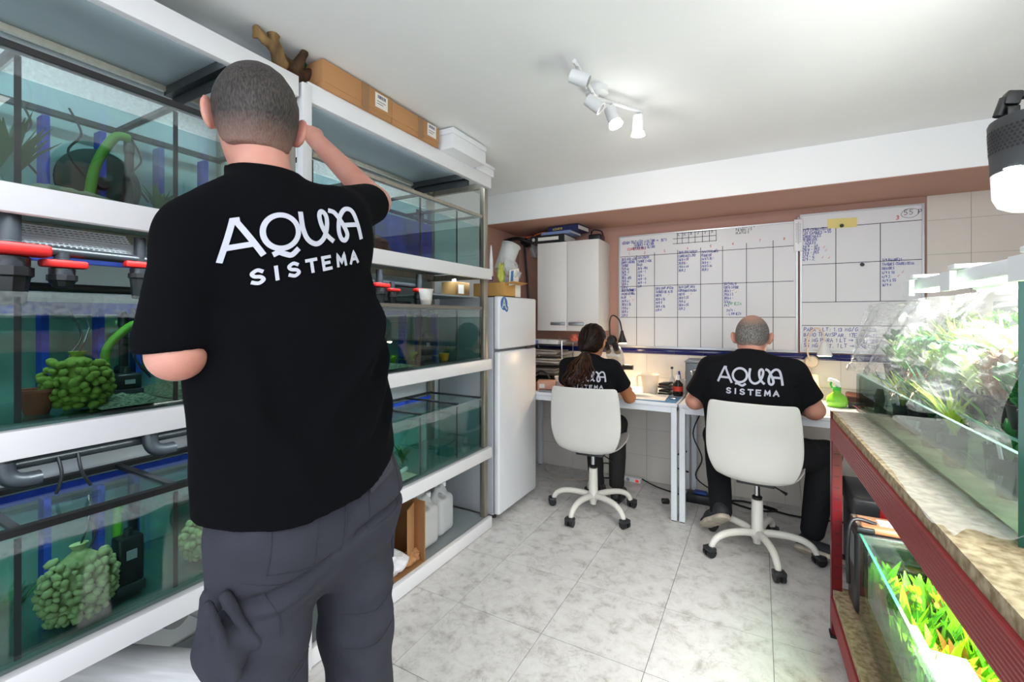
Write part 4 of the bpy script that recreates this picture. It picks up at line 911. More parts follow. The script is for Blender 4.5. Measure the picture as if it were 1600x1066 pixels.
chair((-.012, 2.79, 0), -70.4, R(-5), 'white swivel chair the heavier seated man sits on')

# ------------------------------------------------------------------ whiteboards
M_wb = mat('whiteboard_enamel', '#dfe0e4', .34, spec=.4)
M_alu = mat('board_aluminium', '#b9bbbf', .35, .7)
M_inkb = mat('blue_marker', '#2c3aa0', .6); M_inkk = mat('black_marker', '#33343a', .6); M_inkr = mat('red_marker', '#d2574a', .6); M_inkg = mat('green_marker', '#4fae7a', .6)
def board(x0, x1, z0, z1, lab):
    t = thing('whiteboard', lab, 'whiteboard', ((x0 + x1) / 2, YF - .012, z0))
    MB().box(x0 + .006, x1 - .006, YF - .016, YF - .002, z0 + .006, z1 - .006).build('panel', M_wb, t, world=True)
    for a, b, c, d in ((x0, x1, z0, z0 + .014), (x0, x1, z1 - .010, z1), (x0, x0 + .010, z0 + .014, z1 - .010), (x1 - .010, x1, z0 + .014, z1 - .010)):
        MB().box(a, b, YF - .022, YF - .001, c, d).build('frame_bar', M_alu, t, world=True)
    return t
YW = YF - .0168
bd1 = board(-.995, .225, 1.045, 1.935, 'large whiteboard with a hand drawn planning grid, left one')
bd2 = board(.238, .872, 1.05, 1.975, 'whiteboard with a yellow note, right of the thermometer')
MW = lambda a, b: V((a, YW, b))
def wp(px, py): p = onY(px, py, YW); return (p.x, p.z)
def wline(mb, a, b, w=.0035): ribbon(mb, [wp(*a), wp(*b)], w, MW)
k1 = MB()
for px, ya in ((994.7, 399), (1022.6, 395), (1058.7, 391), (1094.7, 387), (1129, 385), (1166.3, 380), (1208, 376)):
    x, z = wp(px, ya); ribbon(k1, [(x, z), (x, 1.062)], .004, MW)
zl = [wp(969, 402)[1], wp(1100, 444)[1], wp(1100, 496)[1]]
for z, e in zip(zl, (wp(1240, 375)[0], wp(1240, 435)[0], .212)): ribbon(k1, [(-.983, z), (e, z)], .004, MW)
gx = [wp(p, 370)[0] for p in (1058.2, 1066, 1076, 1086, 1097.6, 1108.4, 1119)]; gz = wp(1090, 361.5)[1]
for x in gx: ribbon(k1, [(x, gz + .005), (x, gz - .083)], .004, MW)
for k, xs in ((0, gx[0] - .004), (1, gx[0] - .03), (2, gx[0] - .03)): ribbon(k1, [(xs, gz - .004 - .038 * k), (gx[-1], gz - .004 - .038 * k)], .004, MW)
tag(k1.build('grid_lines', M_inkk, bd1, world=True), kind='stuff')
def note(lines, px, py, hpx, dy, mb, jit=.12, asp=.62, gap=.3, w=None):
    x, z = wp(px, py); s = (onY(px, py, YW) - ORI).dot(FWD) / 700.0
    for i, l in enumerate(lines): write(mb, l, x, z - hpx * s - i * dy * s, hpx * s, MW, (w or .17) * hpx * s, gap, asp, jit)
b1 = MB()
note(['MEDIDA TRATAMTO: 4 ML/100 > (15/11)'], 972, 378, 4.0, 6, b1, asp=.45, gap=.22)
note(['TANQUES 4 ML/100', 'EXTERIOR 2 ML/100'], 990, 381, 3.8, 5, b1, asp=.45, gap=.22)
cells = [(971, 404, ['30/8 NEON AZUL', 'GUPPY MACHOS', 'TANQUE', '25/8 AA', '26/8 -2', '27/8 -', '28/8 -055', '29/8 44', '30/8 4', '31/8 6', 'ALTA 31/8 OK']),
         (996, 401, ['31/8 DISCOS', 'TANQUE 2 AZUL', 'BAJO', '26/8 -055', '27/8 - 1', '28/8 -', '29/8 - O', '30/8 - 4', '31/8 - -']),
         (1060, 393, ['30/8 NEON AZULES', 'CARDENALES 200', '26/8 4 55', '28/8 6 -', '29/8 4 44', '30/8 2']),
         (1096, 392, ['31/8 ESCALARES', 'PEQUENOS', '26/8 5 55', '28/8 6 -', '29/8 5 44', '30/8 2']),
         (971, 452, ['30/8 RAMIREZI', 'MACHO HEMBRA', 'BAJO', '26/8 4 1', '28/8 5 55', '29/8 6 -', '30/8 4', '31/8 3']),
         (1024, 449, ['30/8 COMP APISTO', 'TANQUES DE ALTO', 'NUEVO', '28/8 4 55', '29/8 O', '30/8 4 55', '31/8 6']),
         (1060, 447, ['30/8 COMP NANA', 'CORYDORAS PANDA', 'NUEVO', '28/8 5 55', '29/8 6', '30/8 4 55', '31/8 2']),
         (1131, 442, ['30/7 KILLIS', 'CORTO TANQUE', '28/8 2 -', '29/8 2 5', '30/8 6 -', '31/8 6', '1/9 2'])]
for px, py, ls in cells: note(ls, px, py, 3.6, 4.85 if len(ls) > 9 else 5.6, b1, asp=.42, gap=.2)
note(['24/9 -', '- LIMPIEZA'], 1135, 483, 3.6, 5.6, b1, asp=.5)
tag(b1.build('blue_writing', M_inkb, bd1, world=True), kind='stuff')
r1 = MB()
note(['CUARENTENAS'], 980, 388, 4, 5, r1, asp=.5)
for i, px in enumerate((982, 1006, 1037, 1073, 1109, 1144, 1186, 1224)): note([str(i + 1)], px, (395, 393, 390, 386, 383, 379, 374, 371)[i], 3.6, 5, r1)
for px, py in ((1074, 403), (1110, 397), (1113, 402), (1068, 408), (1044, 459), (1079, 458), (1146, 451), (1149, 455), (984, 462), (988, 467)): note(['~'], px, py, 2.6, 3, r1)
tag(r1.build('red_writing', M_inkr, bd1, world=True), kind='stuff')
g1 = MB(); note(['LIMPIEZA'], 1133, 473, 4, 5, g1); tag(g1.build('green_writing', M_inkg, bd1, world=True), kind='stuff')
q1 = MB(); note(['LIMPIEZA: 1 5 8', 'FILTROS: 2 5', 'PLANTAS 3'], 1150, 354, 3.2, 4.4, q1, asp=.5)
for i, ch in enumerate('LMXJVS'): note([ch], (1059.5, 1068, 1078.5, 1089, 1100.5, 1111)[i], (364.5, 364, 363, 362, 361, 360)[i], 4, 5, q1)
tag(q1.build('black_writing', M_inkk, bd1, world=True), kind='stuff')
k2 = MB()
z1_, z2_, z3_, z4_ = wp(1300, 355)[1], wp(1300, 412)[1], wp(1300, 472)[1], wp(1300, 509)[1]
for z, e in ((z1_, .862), (z2_, .862), (z3_, .862), (z4_, .862)): ribbon(k2, [(.25, z), (e, z)], .004, MW)
for px in (1306, 1375.5): x = wp(px, 380)[0]; ribbon(k2, [(x, z1_), (x, z3_)], .004, MW)
x, z = wp(1422, 333); ribbon(k2, [(x + .042 * math.cos(a) * (1 + .1 * math.sin(2 * a)), z + .028 * math.sin(a)) for a in [i * .32 for i in range(21)]], .0022, MW)
note(['55 P'], 1412, 329, 8, 8, k2, w=.09)
tag(k2.build('grid_lines', M_inkk, bd2, world=True), kind='stuff')
b2 = MB()
note(['31/5 CUARENTENAS', 'LOS TANQUES > 55', 'CARDENALES', 'PEQUENOS', '  AZULES', '24/8 - AA', '28/8 - 055', '31/8 - 055', '2/9 - 2.', '4/9 - 2.'], 1254, 358, 4.0, 5.1, b2, asp=.48, gap=.25)
note(['3/9 RAMIREZI', 'TANQUES CUARENTENA', 'GRANDES', '3/9 5 55', '4/9 2.', '14/9 5 55', '16/9 4'], 1378, 405, 3.8, 6.4, b2, asp=.46, gap=.25)
note(['PARA 1 LT: 1.13 MG/G > SAL', 'BANO TRANSPAR. 1TE 4 GM/L > ', '35 MG PARA 1 LT > 350/120', '55 MG BIOT. 1 LT > 550/120'], 1256, 512, 5.2, 8.2, b2, asp=.6, gap=.3, w=.15)
tag(b2.build('blue_writing', M_inkb, bd2, world=True), kind='stuff')
r2 = MB(); note(['3'], 1400, 337, 6, 6, r2)
for px, py in ((1286, 384), (1289, 389), (1284, 400), (1294, 401), (1409, 423), (1402, 429)): note(['~'], px, py, 3.4, 3, r2)
tag(r2.build('red_writing', M_inkr, bd2, world=True), kind='stuff')
a = wp(1293, 341); b = wp(1339, 354)
t = thing('sticky_note', 'yellow paper note held on the right whiteboard by a magnet', 'note', (a[0], YW - .002, b[1])); MB().obox(((b[0] - a[0]) / 2, 0, .03), (b[0] - a[0], .001, .062), (0, R(2), 0)).build('paper', mat('yellow_paper', '#e6d78a', .8), t)
for px, py, lab in ((1315, 353, 'black round magnet on the yellow note'), (1347, 413.6, 'black round magnet in the middle of the right whiteboard')):
    x, z = wp(px, py); o = MB().lathe([(0, 0), (.011, 0), (.012, -.004), (.010, -.008), (0, -.008)], (x, YW - .003, z), 16, axis='Y').build('magnet', M_black, smooth=True, origin=(x, YW, z)); tag(o, lab, 'magnet', 'magnets on the right whiteboard')
t = thing('thermometer', 'white wall thermometer hung between the two whiteboards', 'thermometer', (.225, YF - .026, 1.73))
MB().box(-.022, .028, -.008, 0, 0, .215).build('plate', M_wplast, t, bev=.007); MB().box(-.002, .008, -.0105, -.0085, .05, .195).build('tube', mat('thermo_tube', '#c7c9cc', .2), t)
mb = MB()
for i in range(14): mb.box(-.014, -.004, -.0088, -.0082, .06 + .0095 * i, .062 + .0095 * i); mb.box(.010, .018, -.0088, -.0082, .06 + .0095 * i, .062 + .0095 * i)
tag(mb.build('scale', M_inkk, t), kind='stuff'); MB().lathe([(0, 0), (.006, 0), (.006, -.012), (0, -.012)], (.003, .004, .222), 10, axis='Y').build('hook', M_steel, t, smooth=True)

# ------------------------------------------------------------------ things on the desks
DT = .7402
# paper tray tower
t = thing('paper_tray_tower', 'wire paper tray tower packed with folders, left end of the microscope desk', 'paper tray', (-1.52, 3.40, DT))
for i in range(5):
    z = .02 + .075 * i
    tr = MB().box(-.165, .155, -.13, .13, z, z + .003).box(-.165, -.162, -.13, .13, z, z + .022).box(.152, .155, -.13, .13, z, z + .022).build('tray', M_steel, t)
for x in (-.163, .155):
    for y in (-.12, .12): MB().cyl((x, y, 0), (x, y, .36), .005, n=8).build('post', M_chrome, t)
MB().tube(smooth_path([(.155, -.12, .36), (.10, -.06, .385), (.155, .12, .36)], 5), .004, 6).build('top_wire', M_chrome, t, smooth=True)
rn = random.Random(5)
for i, (c, h) in enumerate((('#25262a', .03), ('#8b857d', .038), ('#c9c3ba', .04), ('#b4ada4', .034), ('#e0dfde', .045))):
    o = MB()
    z = DT + .024 + .075 * i; k = 3 if i < 4 else 1
    for q in range(k):
        o.obox((-1.53 + rn.uniform(-.015, .01), 3.37 + rn.uniform(-.01, .02), z + h / k * (q + .5)), (.27, .23, h / k * .8), (rn.uniform(-.03, .03), rn.uniform(-.02, .02), rn.uniform(-.06, .06)))
    o = o.build('folder_stack', mat('folder_%d' % i, c, .75, var=.2, scale=30), bev=.002, origin=(-1.53, 3.37, z)); tag(o, ('black folders in the lowest paper tray', 'grey brown folders in the second paper tray', 'cream folders in the middle paper tray', 'beige papers in the fourth paper tray', 'white box with a blue label in the top paper tray')[i], 'folder', 'folders in the paper trays')
    if i == 4: MB().box(-.12, -.03, -.1125, -.112, -.0 + .008, .036).build('label', mat('sticker_blue2', '#7c8fd0', .5), o)
tag(crumple('pink_cloth', (-1.33, 3.46, 1.085), .035, mat('pink_cloth', '#c96f63', .8), 12, 'pink cloth at the right of the paper tray top', 'cloth', (1, 1, .8)), None)
t = thing('cloth_shelf', 'small wall shelf bracket carrying the pink cloth', 'shelf', (-1.33, 3.47, 1.078)); MB().box(-.03, .035, -.03, .125, 0, .006).build('plate', M_steel, t)
t = thing('product_box', 'pink and cream carton at the left front of the microscope desk', 'box', (-1.40, 3.07, DT), R(18))
MB().box(-.065, .065, -.045, .045, 0, .072).build('carton', mat('pink_carton', '#cf9a86', .6), t, bev=.002); MB().box(-.05, -.01, -.0456, -.045, .02, .05).build('label', M_paper, t); MB().lathe([(0, 0), (.010, 0), (.010, .0006), (0, .0006)], (.065, -.01, .045), 14, axis='X').build('logo', M_inkk, t)
t = thing('product_box', 'small brown carton left of the pink one on the microscope desk', 'box', (-1.51, 3.04, DT), R(8)); MB().box(-.04, .04, -.05, .05, 0, .05).build('carton', mat('brown_carton', '#b58a72', .6), t, bev=.002); MB().box(-.03, .03, -.0506, -.05, .01, .04).build('label', M_paper, t)
t = thing('tablet', 'grey tablet lying at the front of the desk before the pink carton', 'tablet', (-1.33, 3.00, DT), R(14)); MB().box(-.09, .09, -.03, .03, 0, .014).build('slab', mat('grey_tablet', '#7d8187', .4), t, bev=.003); MB().box(-.085, .085, -.026, .026, .0141, .0146).build('screen', M_dplast, t)
t = thing('headset', 'black headset in front of the paper tray tower', 'headset', (-1.49, 3.17, DT))
MB().tube(smooth_path([(-.07, 0, .03), (-.06, 0, .09), (0, 0, .125), (.06, 0, .09), (.07, 0, .03)], 6), .007, 8).build('band', M_black, t, smooth=True)
for x in (-.07, .07): MB().lathe([(0, -.012), (.03, -.012), (.034, 0), (.03, .012), (0, .012)], (x, 0, .035), 18, axis='X').build('ear_cup', M_black, t, smooth=True)
t = thing('plastic_tub', 'frosted plastic tub beside the headset', 'tub', (-1.32, 3.18, DT)); MB().lathe([(.0, 0), (.05, 0), (.058, .085), (.062, .087), (.062, .093), (.056, .093), (.048, .004), (0, .004)], n=24).build('tub', mat('frosted_plastic', '#e9e9e6', .35, alpha=.55), t, smooth=True); MB().box(-.03, .03, -.0575, -.056, .025, .06).build('label', mat('grey_label', '#9aa0ad', .6), t)
t = thing('glass_vial', 'small clear glass vial by the tablet', 'vial', (-1.21, 3.03, DT)); MB().lathe([(0, 0), (.014, 0), (.014, .05), (.008, .06), (.008, .07), (0, .07)], n=14).build('vial', mat('clear_liquid', '#c9cdd2', .1, alpha=.45), t, smooth=True); MB().lathe([(0, .07), (.010, .07), (.010, .08), (0, .08)], n=14).build('cap', M_wplast, t, smooth=True)
# microscope
t = thing('microscope', 'white stereo microscope with black eyepieces in front of the woman', 'microscope', (-.90, 3.18, DT))
M_mic = mat('microscope_white', '#e8e4da', .35)
MB().box(-.09, .09, -.11, .11, 0, .035).build('base', M_mic, t, bev=.012); MB().lathe([(0, .035), (.045, .035), (.045, .038), (0, .038)], (0, -.03, 0), 24).build('stage_plate', M_dplast, t)
MB().tube(smooth_path([(0, .085, .03), (.005, .10, .14), (.005, .09, .25), (0, .03, .305), (0, -.02, .31)], 6), [.03] * 25, 14, flat=.8).build('arm', M_mic, t, smooth=True)
MB().lathe([(0, .13), (.022, .13), (.036, .16), (.038, .22), (.03, .25), (0, .25)], (0, -.03, 0), 20).build('objective', M_mic, t, smooth=True)
MB().obox((0, -.05, .285), (.10, .10, .075), (R(-20), 0, 0)).build('head', M_mic, t, bev=.018, seg=3)
for x in (-.031, .031):
    MB().tube([(x, -.08, .295), (x, -.115, .325)], [.021, .020], 14).build('eye_tube', mat('tan_tube', '#8f7c64', .4), t, smooth=True)
    MB().tube([(x, -.115, .325), (x, -.150, .355), (x, -.158, .362)], [.019, .022, .018], 14).build('eyepiece', M_black, t, smooth=True)
MB().lathe([(0, -.035), (.018, -.035), (.02, 0), (.018, .06), (0, .06)], (.035, .09, .18), 16, axis='X').build('focus_knob', M_black, t, smooth=True)
MB().lathe([(.0305, 0), (.034, 0), (.034, .006), (.0305, .006)], (.003, .095, .135), 16).build('band', M_dplast, t)
# pitcher, stapler boxes, bottles, pens
t = thing('measuring_jug', 'translucent plastic measuring jug with some water on the microscope desk', 'jug', (-.69, 3.30, DT))
MB().lathe([(.0, 0), (.052, 0), (.062, .125), (.068, .132), (.066, .136), (.058, .128), (.05, .004), (0, .004)], n=28).build('jug', mat('jug_plastic', '#e9e2d4', .3, alpha=.5), t, smooth=True)
MB().tube(smooth_path([(-.06, 0, .125), (-.088, 0, .122), (-.092, 0, .08), (-.088, 0, .045)], 5), .008, 8, flat=1.0).build('handle', mat('jug_handle', '#e9e2d4', .35, alpha=.8), t, smooth=True)
MB().lathe([(0, .005), (.0495, .005), (.054, .065), (0, .065)], n=24).build('water', mat('clear_liquid', '#c9cdd2', .1, alpha=.45), t, smooth=True)
for i, lab in enumerate(('lower of the two black staplers stacked beside the measuring jug', 'upper of the two black staplers stacked beside the measuring jug')):
    t = thing('stapler', lab, 'stapler', (-.585, 3.30, DT + .047 * i), R(-10), group='black staplers')
    MB().box(-.035, .045, -.05, .05, 0, .016).build('base', M_dplast, t, bev=.004); MB().obox((.004, 0, .030), (.075, .09, .016), (0, R(-7), 0)).build('arm', M_black, t, bev=.005); MB().box(-.03, .03, -.044, .044, .0165, .0205).build('magazine', M_chrome, t)
t = thing('ink_bottle', 'dark bottle with a red label and white cap beside the pens', 'bottle', (-.495, 3.27, DT))
MB().lathe([(0, 0), (.030, 0), (.032, .004), (.032, .085), (.014, .105), (.014, .112), (0, .112)], n=22).build('bottle', mat('dark_glass', '#17120f', .12), t, smooth=True)
MB().lathe([(.0326, .035), (.0328, .035), (.0328, .068), (.0326, .068)], n=22).build('label', mat('red_label', '#c7362a', .5), t, smooth=True); MB().lathe([(0, .112), (.016, .112), (.013, .145), (0, .145)], n=16).build('cap', M_wplast, t, smooth=True)
t = thing('clear_bottle', 'clear plastic bottle with a black stopper left of the dark bottle', 'bottle', (-.55, 3.36, DT)); MB().lathe([(0, 0), (.022, 0), (.022, .10), (.008, .13), (.006, .175), (0, .175)], n=16).build('bottle', mat('clear_liquid', '#c9cdd2', .1, alpha=.45), t, smooth=True); MB().lathe([(0, .175), (.009, .175), (.009, .19), (0, .19)], n=12).build('stopper', M_black, t, smooth=True)
t = thing('pen_cup', 'pen cup on the microscope desk behind the dark bottle', 'cup', (-.475, 3.38, DT)); MB().lathe([(0, 0), (.03, 0), (.034, .10), (.031, .10), (.027, .004), (0, .004)], n=20).build('cup', mat('frosted_plastic', '#e9e9e6', .35, alpha=.55), t, smooth=True)
for i, (c, dx, lab) in enumerate((('#2238a8', -.012, 'thick blue marker in the pen cup'), ('#c4405a', .014, 'pinkish red pen in the pen cup'), ('#4652b8', .0, 'slim blue pen in the pen cup'))):
    t = thing('pen', lab, 'pen', (-.475 + dx, 3.38 + .008 * i, DT + .006), rot=(R(4 - 5 * i), R(6 * (i - 1)), 0), group='pens in the pen cup'); r = .006 if i == 0 else .004
    MB().lathe([(.001, 0), (r, .012), (r, .10), (0, .10)], n=10).build('barrel', M_wplast, t, smooth=True); MB().lathe([(0, .1), (r * 1.2, .1), (r * 1.1, .155), (0, .157)], n=10).build('pen_cap', mat('pen_%d' % i, c, .4), t, smooth=True)
t = thing('clipboard', 'blue clipboard under the white papers at the right end of the microscope desk', 'clipboard', (-.60, 3.09, DT)); MB().box(-.16, .135, -.11, .11, 0, .004).build('board', mat('blue_board', '#3d7fae', .5), t); MB().box(.085, .12, -.02, .02, .004, .018).build('clip', M_chrome, t, bev=.003)
t = thing('paper_sheet', 'white papers on the blue clipboard', 'paper', (-.66, 3.10, DT + .0045), R(3)); MB().box(-.19, .12, -.11, .13, 0, .003).build('sheet', M_paper, t)
t = thing('notebook', 'open note pad under the woman\'s forearm', 'notepad', (-.88, 3.02, DT), R(-4)); MB().box(-.11, .10, -.06, .04, 0, .006).build('pages', M_paper, t)
# metal case behind the seated man
t = thing('metal_case', 'grey metal instrument case on the second desk behind the seated man', 'case', (-.31, 3.36, DT))
M_case = mat('grey_metal_case', '#7f8688', .3, .6)
MB().box(-.135, .135, -.11, .11, 0, .235).build('body', M_case, t, bev=.004); MB().box(-.14, .14, -.115, .115, .236, .248).build('lid', M_steel, t, bev=.003)
MB().tube(smooth_path([(-.08, -.112, .16), (-.09, -.14, .16), (-.08, -.14, .19), (.0, -.14, .195), (.08, -.14, .19), (.08, -.112, .16)], 4), .008, 8).build('handle', M_chrome, t, smooth=True)
# spray bottle, pouch, beige bottle, glasses
t = thing('spray_bottle', 'green spray bottle with a white trigger head on the second desk', 'spray bottle', (.41, 3.34, DT), R(20))
MB().lathe([(0, 0), (.040, 0), (.050, .008), (.056, .035), (.050, .06), (.030, .080), (.020, .088), (.020, .10), (0, .10)], n=26).build('bottle', mat('green_bottle', '#7fd23a', .15, alpha=.82), t, smooth=True)
MB().lathe([(0, .10), (.022, .10), (.022, .118), (.012, .12), (0, .12)], n=18).build('collar', mat('bright_green', '#2fae3c', .4), t, smooth=True)
MB().tube(smooth_path([(.012, 0, .12), (.004, 0, .14), (-.02, 0, .158), (-.045, 0, .165)], 4), [.014, .0145, .015, .0155, .0155, .015, .0145, .014, .013, .012, .011, .01, .009], 12).build('head', M_wplast, t, smooth=True)
MB().tube(smooth_path([(-.028, 0, .152), (-.034, 0, .135), (-.026, 0, .115)], 4), .006, 8).build('trigger', mat('bright_green', '#2fae3c', .4), t, smooth=True)
t = thing('brown_pouch', 'brown leather pouch leaning on the tiles right of the spray bottle', 'pouch', (.57, 3.46, DT), R(-4)); MB().obox((0, 0, .035), (.20, .11, .055), (R(8), R(5), 0)).build('pouch', mat('brown_leather', '#3a211b', .5, bump=.3), t, bev=.012, seg=3); MB().obox((0, -.03, .058), (.20, .07, .012), (R(14), R(5), 0)).build('flap', mat('brown_leather_light', '#4f2d25', .5), t, bev=.005)
t = thing('black_charger', 'black charger block under the brown pouch', 'charger', (.50, 3.34, DT)); MB().box(-.035, .04, -.025, .025, 0, .032).build('block', M_black, t, bev=.004); MB().box(-.0355, -.035, -.012, .012, .01, .022).build('socket', M_dplast, t)
t = thing('glasses', 'reading glasses at the right end of the second desk', 'glasses', (.545, 3.20, DT))
for x in (-.033, .033): MB().tube([(x + .024 * math.cos(q), .0, .021 + .019 * math.sin(q)) for q in [i * .4488 for i in range(14)]], .0022, 6, closed=True).build('rim', mat('rose_frame', '#9a4a55', .4), t, smooth=True)
MB().tube([(-.010, 0, .024), (0, -.002, .028), (.010, 0, .024)], .002, 6).tube([(-.057, 0, .026), (-.06, .12, .02)], .002, 6).tube([(.057, 0, .026), (.06, .12, .02)], .002, 6).build('temples', mat('rose_frame', '#9a4a55', .4), t, smooth=True)
t = thing('beige_bottle', 'beige bottle against the tiles below the round lamp base', 'bottle', (.30, 3.46, DT)); MB().lathe([(0, 0), (.04, 0), (.042, .08), (.03, .11), (.03, .15), (0, .15)], n=20).build('bottle', mat('beige_plastic', '#d8b994', .5, alpha=.9), t, smooth=True); MB().lathe([(0, .15), (.028, .15), (.026, .175), (0, .175)], n=18).build('cap', mat('beige_cap', '#c9a67d', .5), t, smooth=True)
t = thing('paper_sheet', 'white sheet of paper under the lamp on the second desk', 'paper', (.20, 3.12, DT), R(-5)); MB().box(-.15, .15, -.10, .11, 0, .002).build('sheet', M_paper, t)
# wall lamps
def wall_lamp(base, neck, shade_top, shade_bot, r0, r1, m, m2, lab, emit):
    t = thing('gooseneck_lamp', lab, 'lamp', base, group='gooseneck wall lamps')
    B = V(base); rel = lambda p: V(p) - B
    MB().lathe([(0, .02), (.040, .02), (.042, .0), (.034, -.018), (.0, -.02)], n=26, axis='Y').build('wall_base', m, t, smooth=True)
    MB().tube(smooth_path([rel(p) for p in neck], 6), .0055, 8).build('neck', m, t, smooth=True)
    a, b = rel(shade_top), rel(shade_bot); d = b - a
    MB().tube([a - d * .12, a, a + d * .15, b], [r0 * .6, r0, r0 * 1.15, r1], 22).build('shade', m2, t, smooth=True)
    MB().tube([b - d.normalized() * .001, b + d.normalized() * .004], [r1 * .86, r1 * .8], 18).build('bulb', mat('warm_bulb', (1, .78, .5), .5, emit=emit), t)
    return t
wall_lamp((-1.053, 3.578, 1.098), [(-1.053, 3.56, 1.10), (-1.055, 3.53, 1.18), (-1.04, 3.49, 1.27), (-1.0, 3.45, 1.30), (-.945, 3.42, 1.26), (-.925, 3.41, 1.185)], (-.923, 3.41, 1.175), (-.918, 3.405, 1.088), .012, .036, M_black, M_black, 'black gooseneck wall lamp at the lower left corner of the large whiteboard', 14)
M_bei = mat('cream_lamp', '#ecd9c2', .45)
wall_lamp((.302, 3.578, .99), [(.295, 3.56, .995), (.275, 3.52, 1.06), (.275, 3.46, 1.16), (.31, 3.42, 1.215), (.345, 3.39, 1.19), (.352, 3.38, 1.135)], (.352, 3.38, 1.125), (.352, 3.375, 1.045), .018, .042, M_bei, mat('white_shade', '#e4e4e2', .4), 'cream gooseneck wall lamp above the spray bottle', 14)
spot('desk_lamp_left_light', (-.918, 3.405, 1.078), (-.88, 3.22, .74), 20, 150, (1, .72, .42), .6, .03)
spot('desk_lamp_right_light', (.352, 3.375, 1.035), (.30, 3.20, .74), 17, 150, (1, .75, .48), .6, .03)
# floor clutter under the desks
t = thing('power_strip', 'white power strip with a red lit switch on the floor under the microscope desk', 'power strip', (-.90, 3.53, 0), R(-6)); MB().box(-.15, .10, -.025, .025, 0, .035).build('strip', M_wplast, t, bev=.005); MB().box(.06, .085, -.0258, -.025, .008, .028).build('switch', mat('red_switch', '#d2281c', .4, emit=.6), t)
for i in range(3): MB().lathe([(.0, -.0005), (.014, -.0005), (.014, 0), (0, 0)], (-.11 + .055 * i, -.0252, .018), 14, axis='Y').build('socket', mat('grey_socket', '#9b9ea2', .5), t)
tag(MB().obox((-.975, 3.485, .025), (.05, .05, .04), (0, 0, .2)).build('plug', M_black, bev=.006, origin=(-.975, 3.49, 0)), 'black plug in front of the power strip', 'plug')
tag(MB().obox((-.57, 3.22, .016), (.05, .035, .03), (0, 0, .4)).build('adapter', M_black, bev=.006, origin=(-.57, 3.22, 0)), 'small black adapter on the floor beside the desk legs', 'adapter')
cabs = [([(-1.62, 3.50, .006), (-1.5, 3.36, .006), (-1.35, 3.30, .006), (-1.2, 3.38, .006), (-1.05, 3.5, .006)], .004, 'pale cable curling on the floor at the left', mat('pale_cable', '#c9b7a8', .5)),
        ([(-1.02, 3.5, .01), (-1.1, 3.42, .03), (-1.16, 3.45, .09), (-1.06, 3.5, .12), (-1.0, 3.52, .05)], .006, 'black cable loop behind the woman\'s chair column', M_cable),
        ([(-.80, 3.53, .03), (-.7, 3.50, .006), (-.6, 3.45, .006), (-.46, 3.4, .006)], .005, 'black cable from the power strip to the right', M_cable),
        ([(-.47, 3.5, .30), (-.56, 3.52, .24), (-.55, 3.54, .16), (-.46, 3.53, .14)], .006, 'black cable loop hanging behind the middle desk legs', M_cable),
        ([(-.36, 3.5, .62), (-.42, 3.45, .45), (-.36, 3.45, .28), (-.40, 3.48, .12), (-.2, 3.5, .006)], .005, 'black cable hanging behind the second desk leg', M_cable),
        ([(-.2, 3.45, .006), (-.02, 3.38, .006), (.1, 3.45, .006), (-.1, 3.5, .006), (-.25, 3.42, .006)], .007, 'black cable coil on the floor under the second desk', M_cable),
        ([(.0, 3.46, .006), (.2, 3.4, .006), (.45, 3.44, .006), (.6, 3.5, .006)], .006, 'black cable along the wall under the second desk', M_cable),
        ([(.24, 3.57, .72), (.245, 3.57, .45), (.235, 3.57, .2), (.25, 3.57, .01)], .003, 'thin cable down the tiles under the second desk', mat('pale_cable', '#c9b7a8', .5)),
        ([(.302, 3.575, .945), (.303, 3.58, .85), (.30, 3.58, .76)], .003, 'thin cable below the cream lamp base', mat('pale_cable', '#c9b7a8', .5)),
        ([(-1.05, 3.575, 1.055), (-1.045, 3.58, .98), (-1.05, 3.58, .75)], .003, 'white cable below the black lamp base', M_wplast)]
for pts, r, lab, m in cabs: tag(MB().tube(smooth_path(pts, 6), r, 6).build('cable', m, smooth=True, origin=pts[0]), lab, 'cable', 'cables under the desks')
t = thing('cable_box', 'black and blue adapter box on the floor behind the seated man\'s left leg', 'adapter', (-.37, 3.36, 0)); MB().box(-.08, .09, -.05, .05, 0, .06).build('box', M_black, t, bev=.006); MB().box(-.03, .05, -.03, .03, .0605, .075).build('plug', mat('blue_plug', '#2a4aa0', .5), t, bev=.004)

# ------------------------------------------------------------------ ceiling track light
M_lampw = mat('track_white', '#d9dadb', .4)
t = thing('ceiling_spotlight_bar', 'white ceiling light bar with four swivel spots, two of them lit', 'ceiling light', (-.60, 1.81, ZC))
MB().lathe([(0, 0), (.045, 0), (.047, -.028), (.035, -.034), (0, -.034)], (.0, .015, -.0005), 26).build('ceiling_plate', M_lampw, t, smooth=True)
bar = [(.02, -.30, -.05), (.0, -.0, -.05), (.14, .225, -.05)]
MB().tube(bar, .008, 8).build('bar', M_lampw, t, smooth=True); MB().cyl((0, .01, -.032), (0, 0, -.048), .009, n=10).build('stem', M_lampw, t)
def spot_head(p, d, lit, lab=None):
    p = V(p); d = V(d).normalized(); q = p + V((0, 0, -.045))
    h = MB().tube([q - d * .025, q - d * .024, q + d * .045, q + d * .046], [.018, .024, .026, .0265], 18).build('spot_head', M_lampw, t, smooth=True)
    MB().tube([p, q], .006, 8).build('joint', M_chrome, h, smooth=True)
    if lit:
        MB().tube([q + d * .044, q + d * .062, q + d * .064], [.024, .030, .026], 18).build('bulb', mat('lit_spot', (1, .97, .92), .4, emit=30), h, smooth=True)
    else:
        MB().tube([q + d * .040, q + d * .0465], [.020, .020], 16).build('bulb', mat('unlit_spot', '#5d5f62', .3), h, smooth=True)
    return p, q, d
T0 = V((-.60, 1.81, ZC))
spot_head((.018, -.27, -.05), (.75, .25, -.35), False)
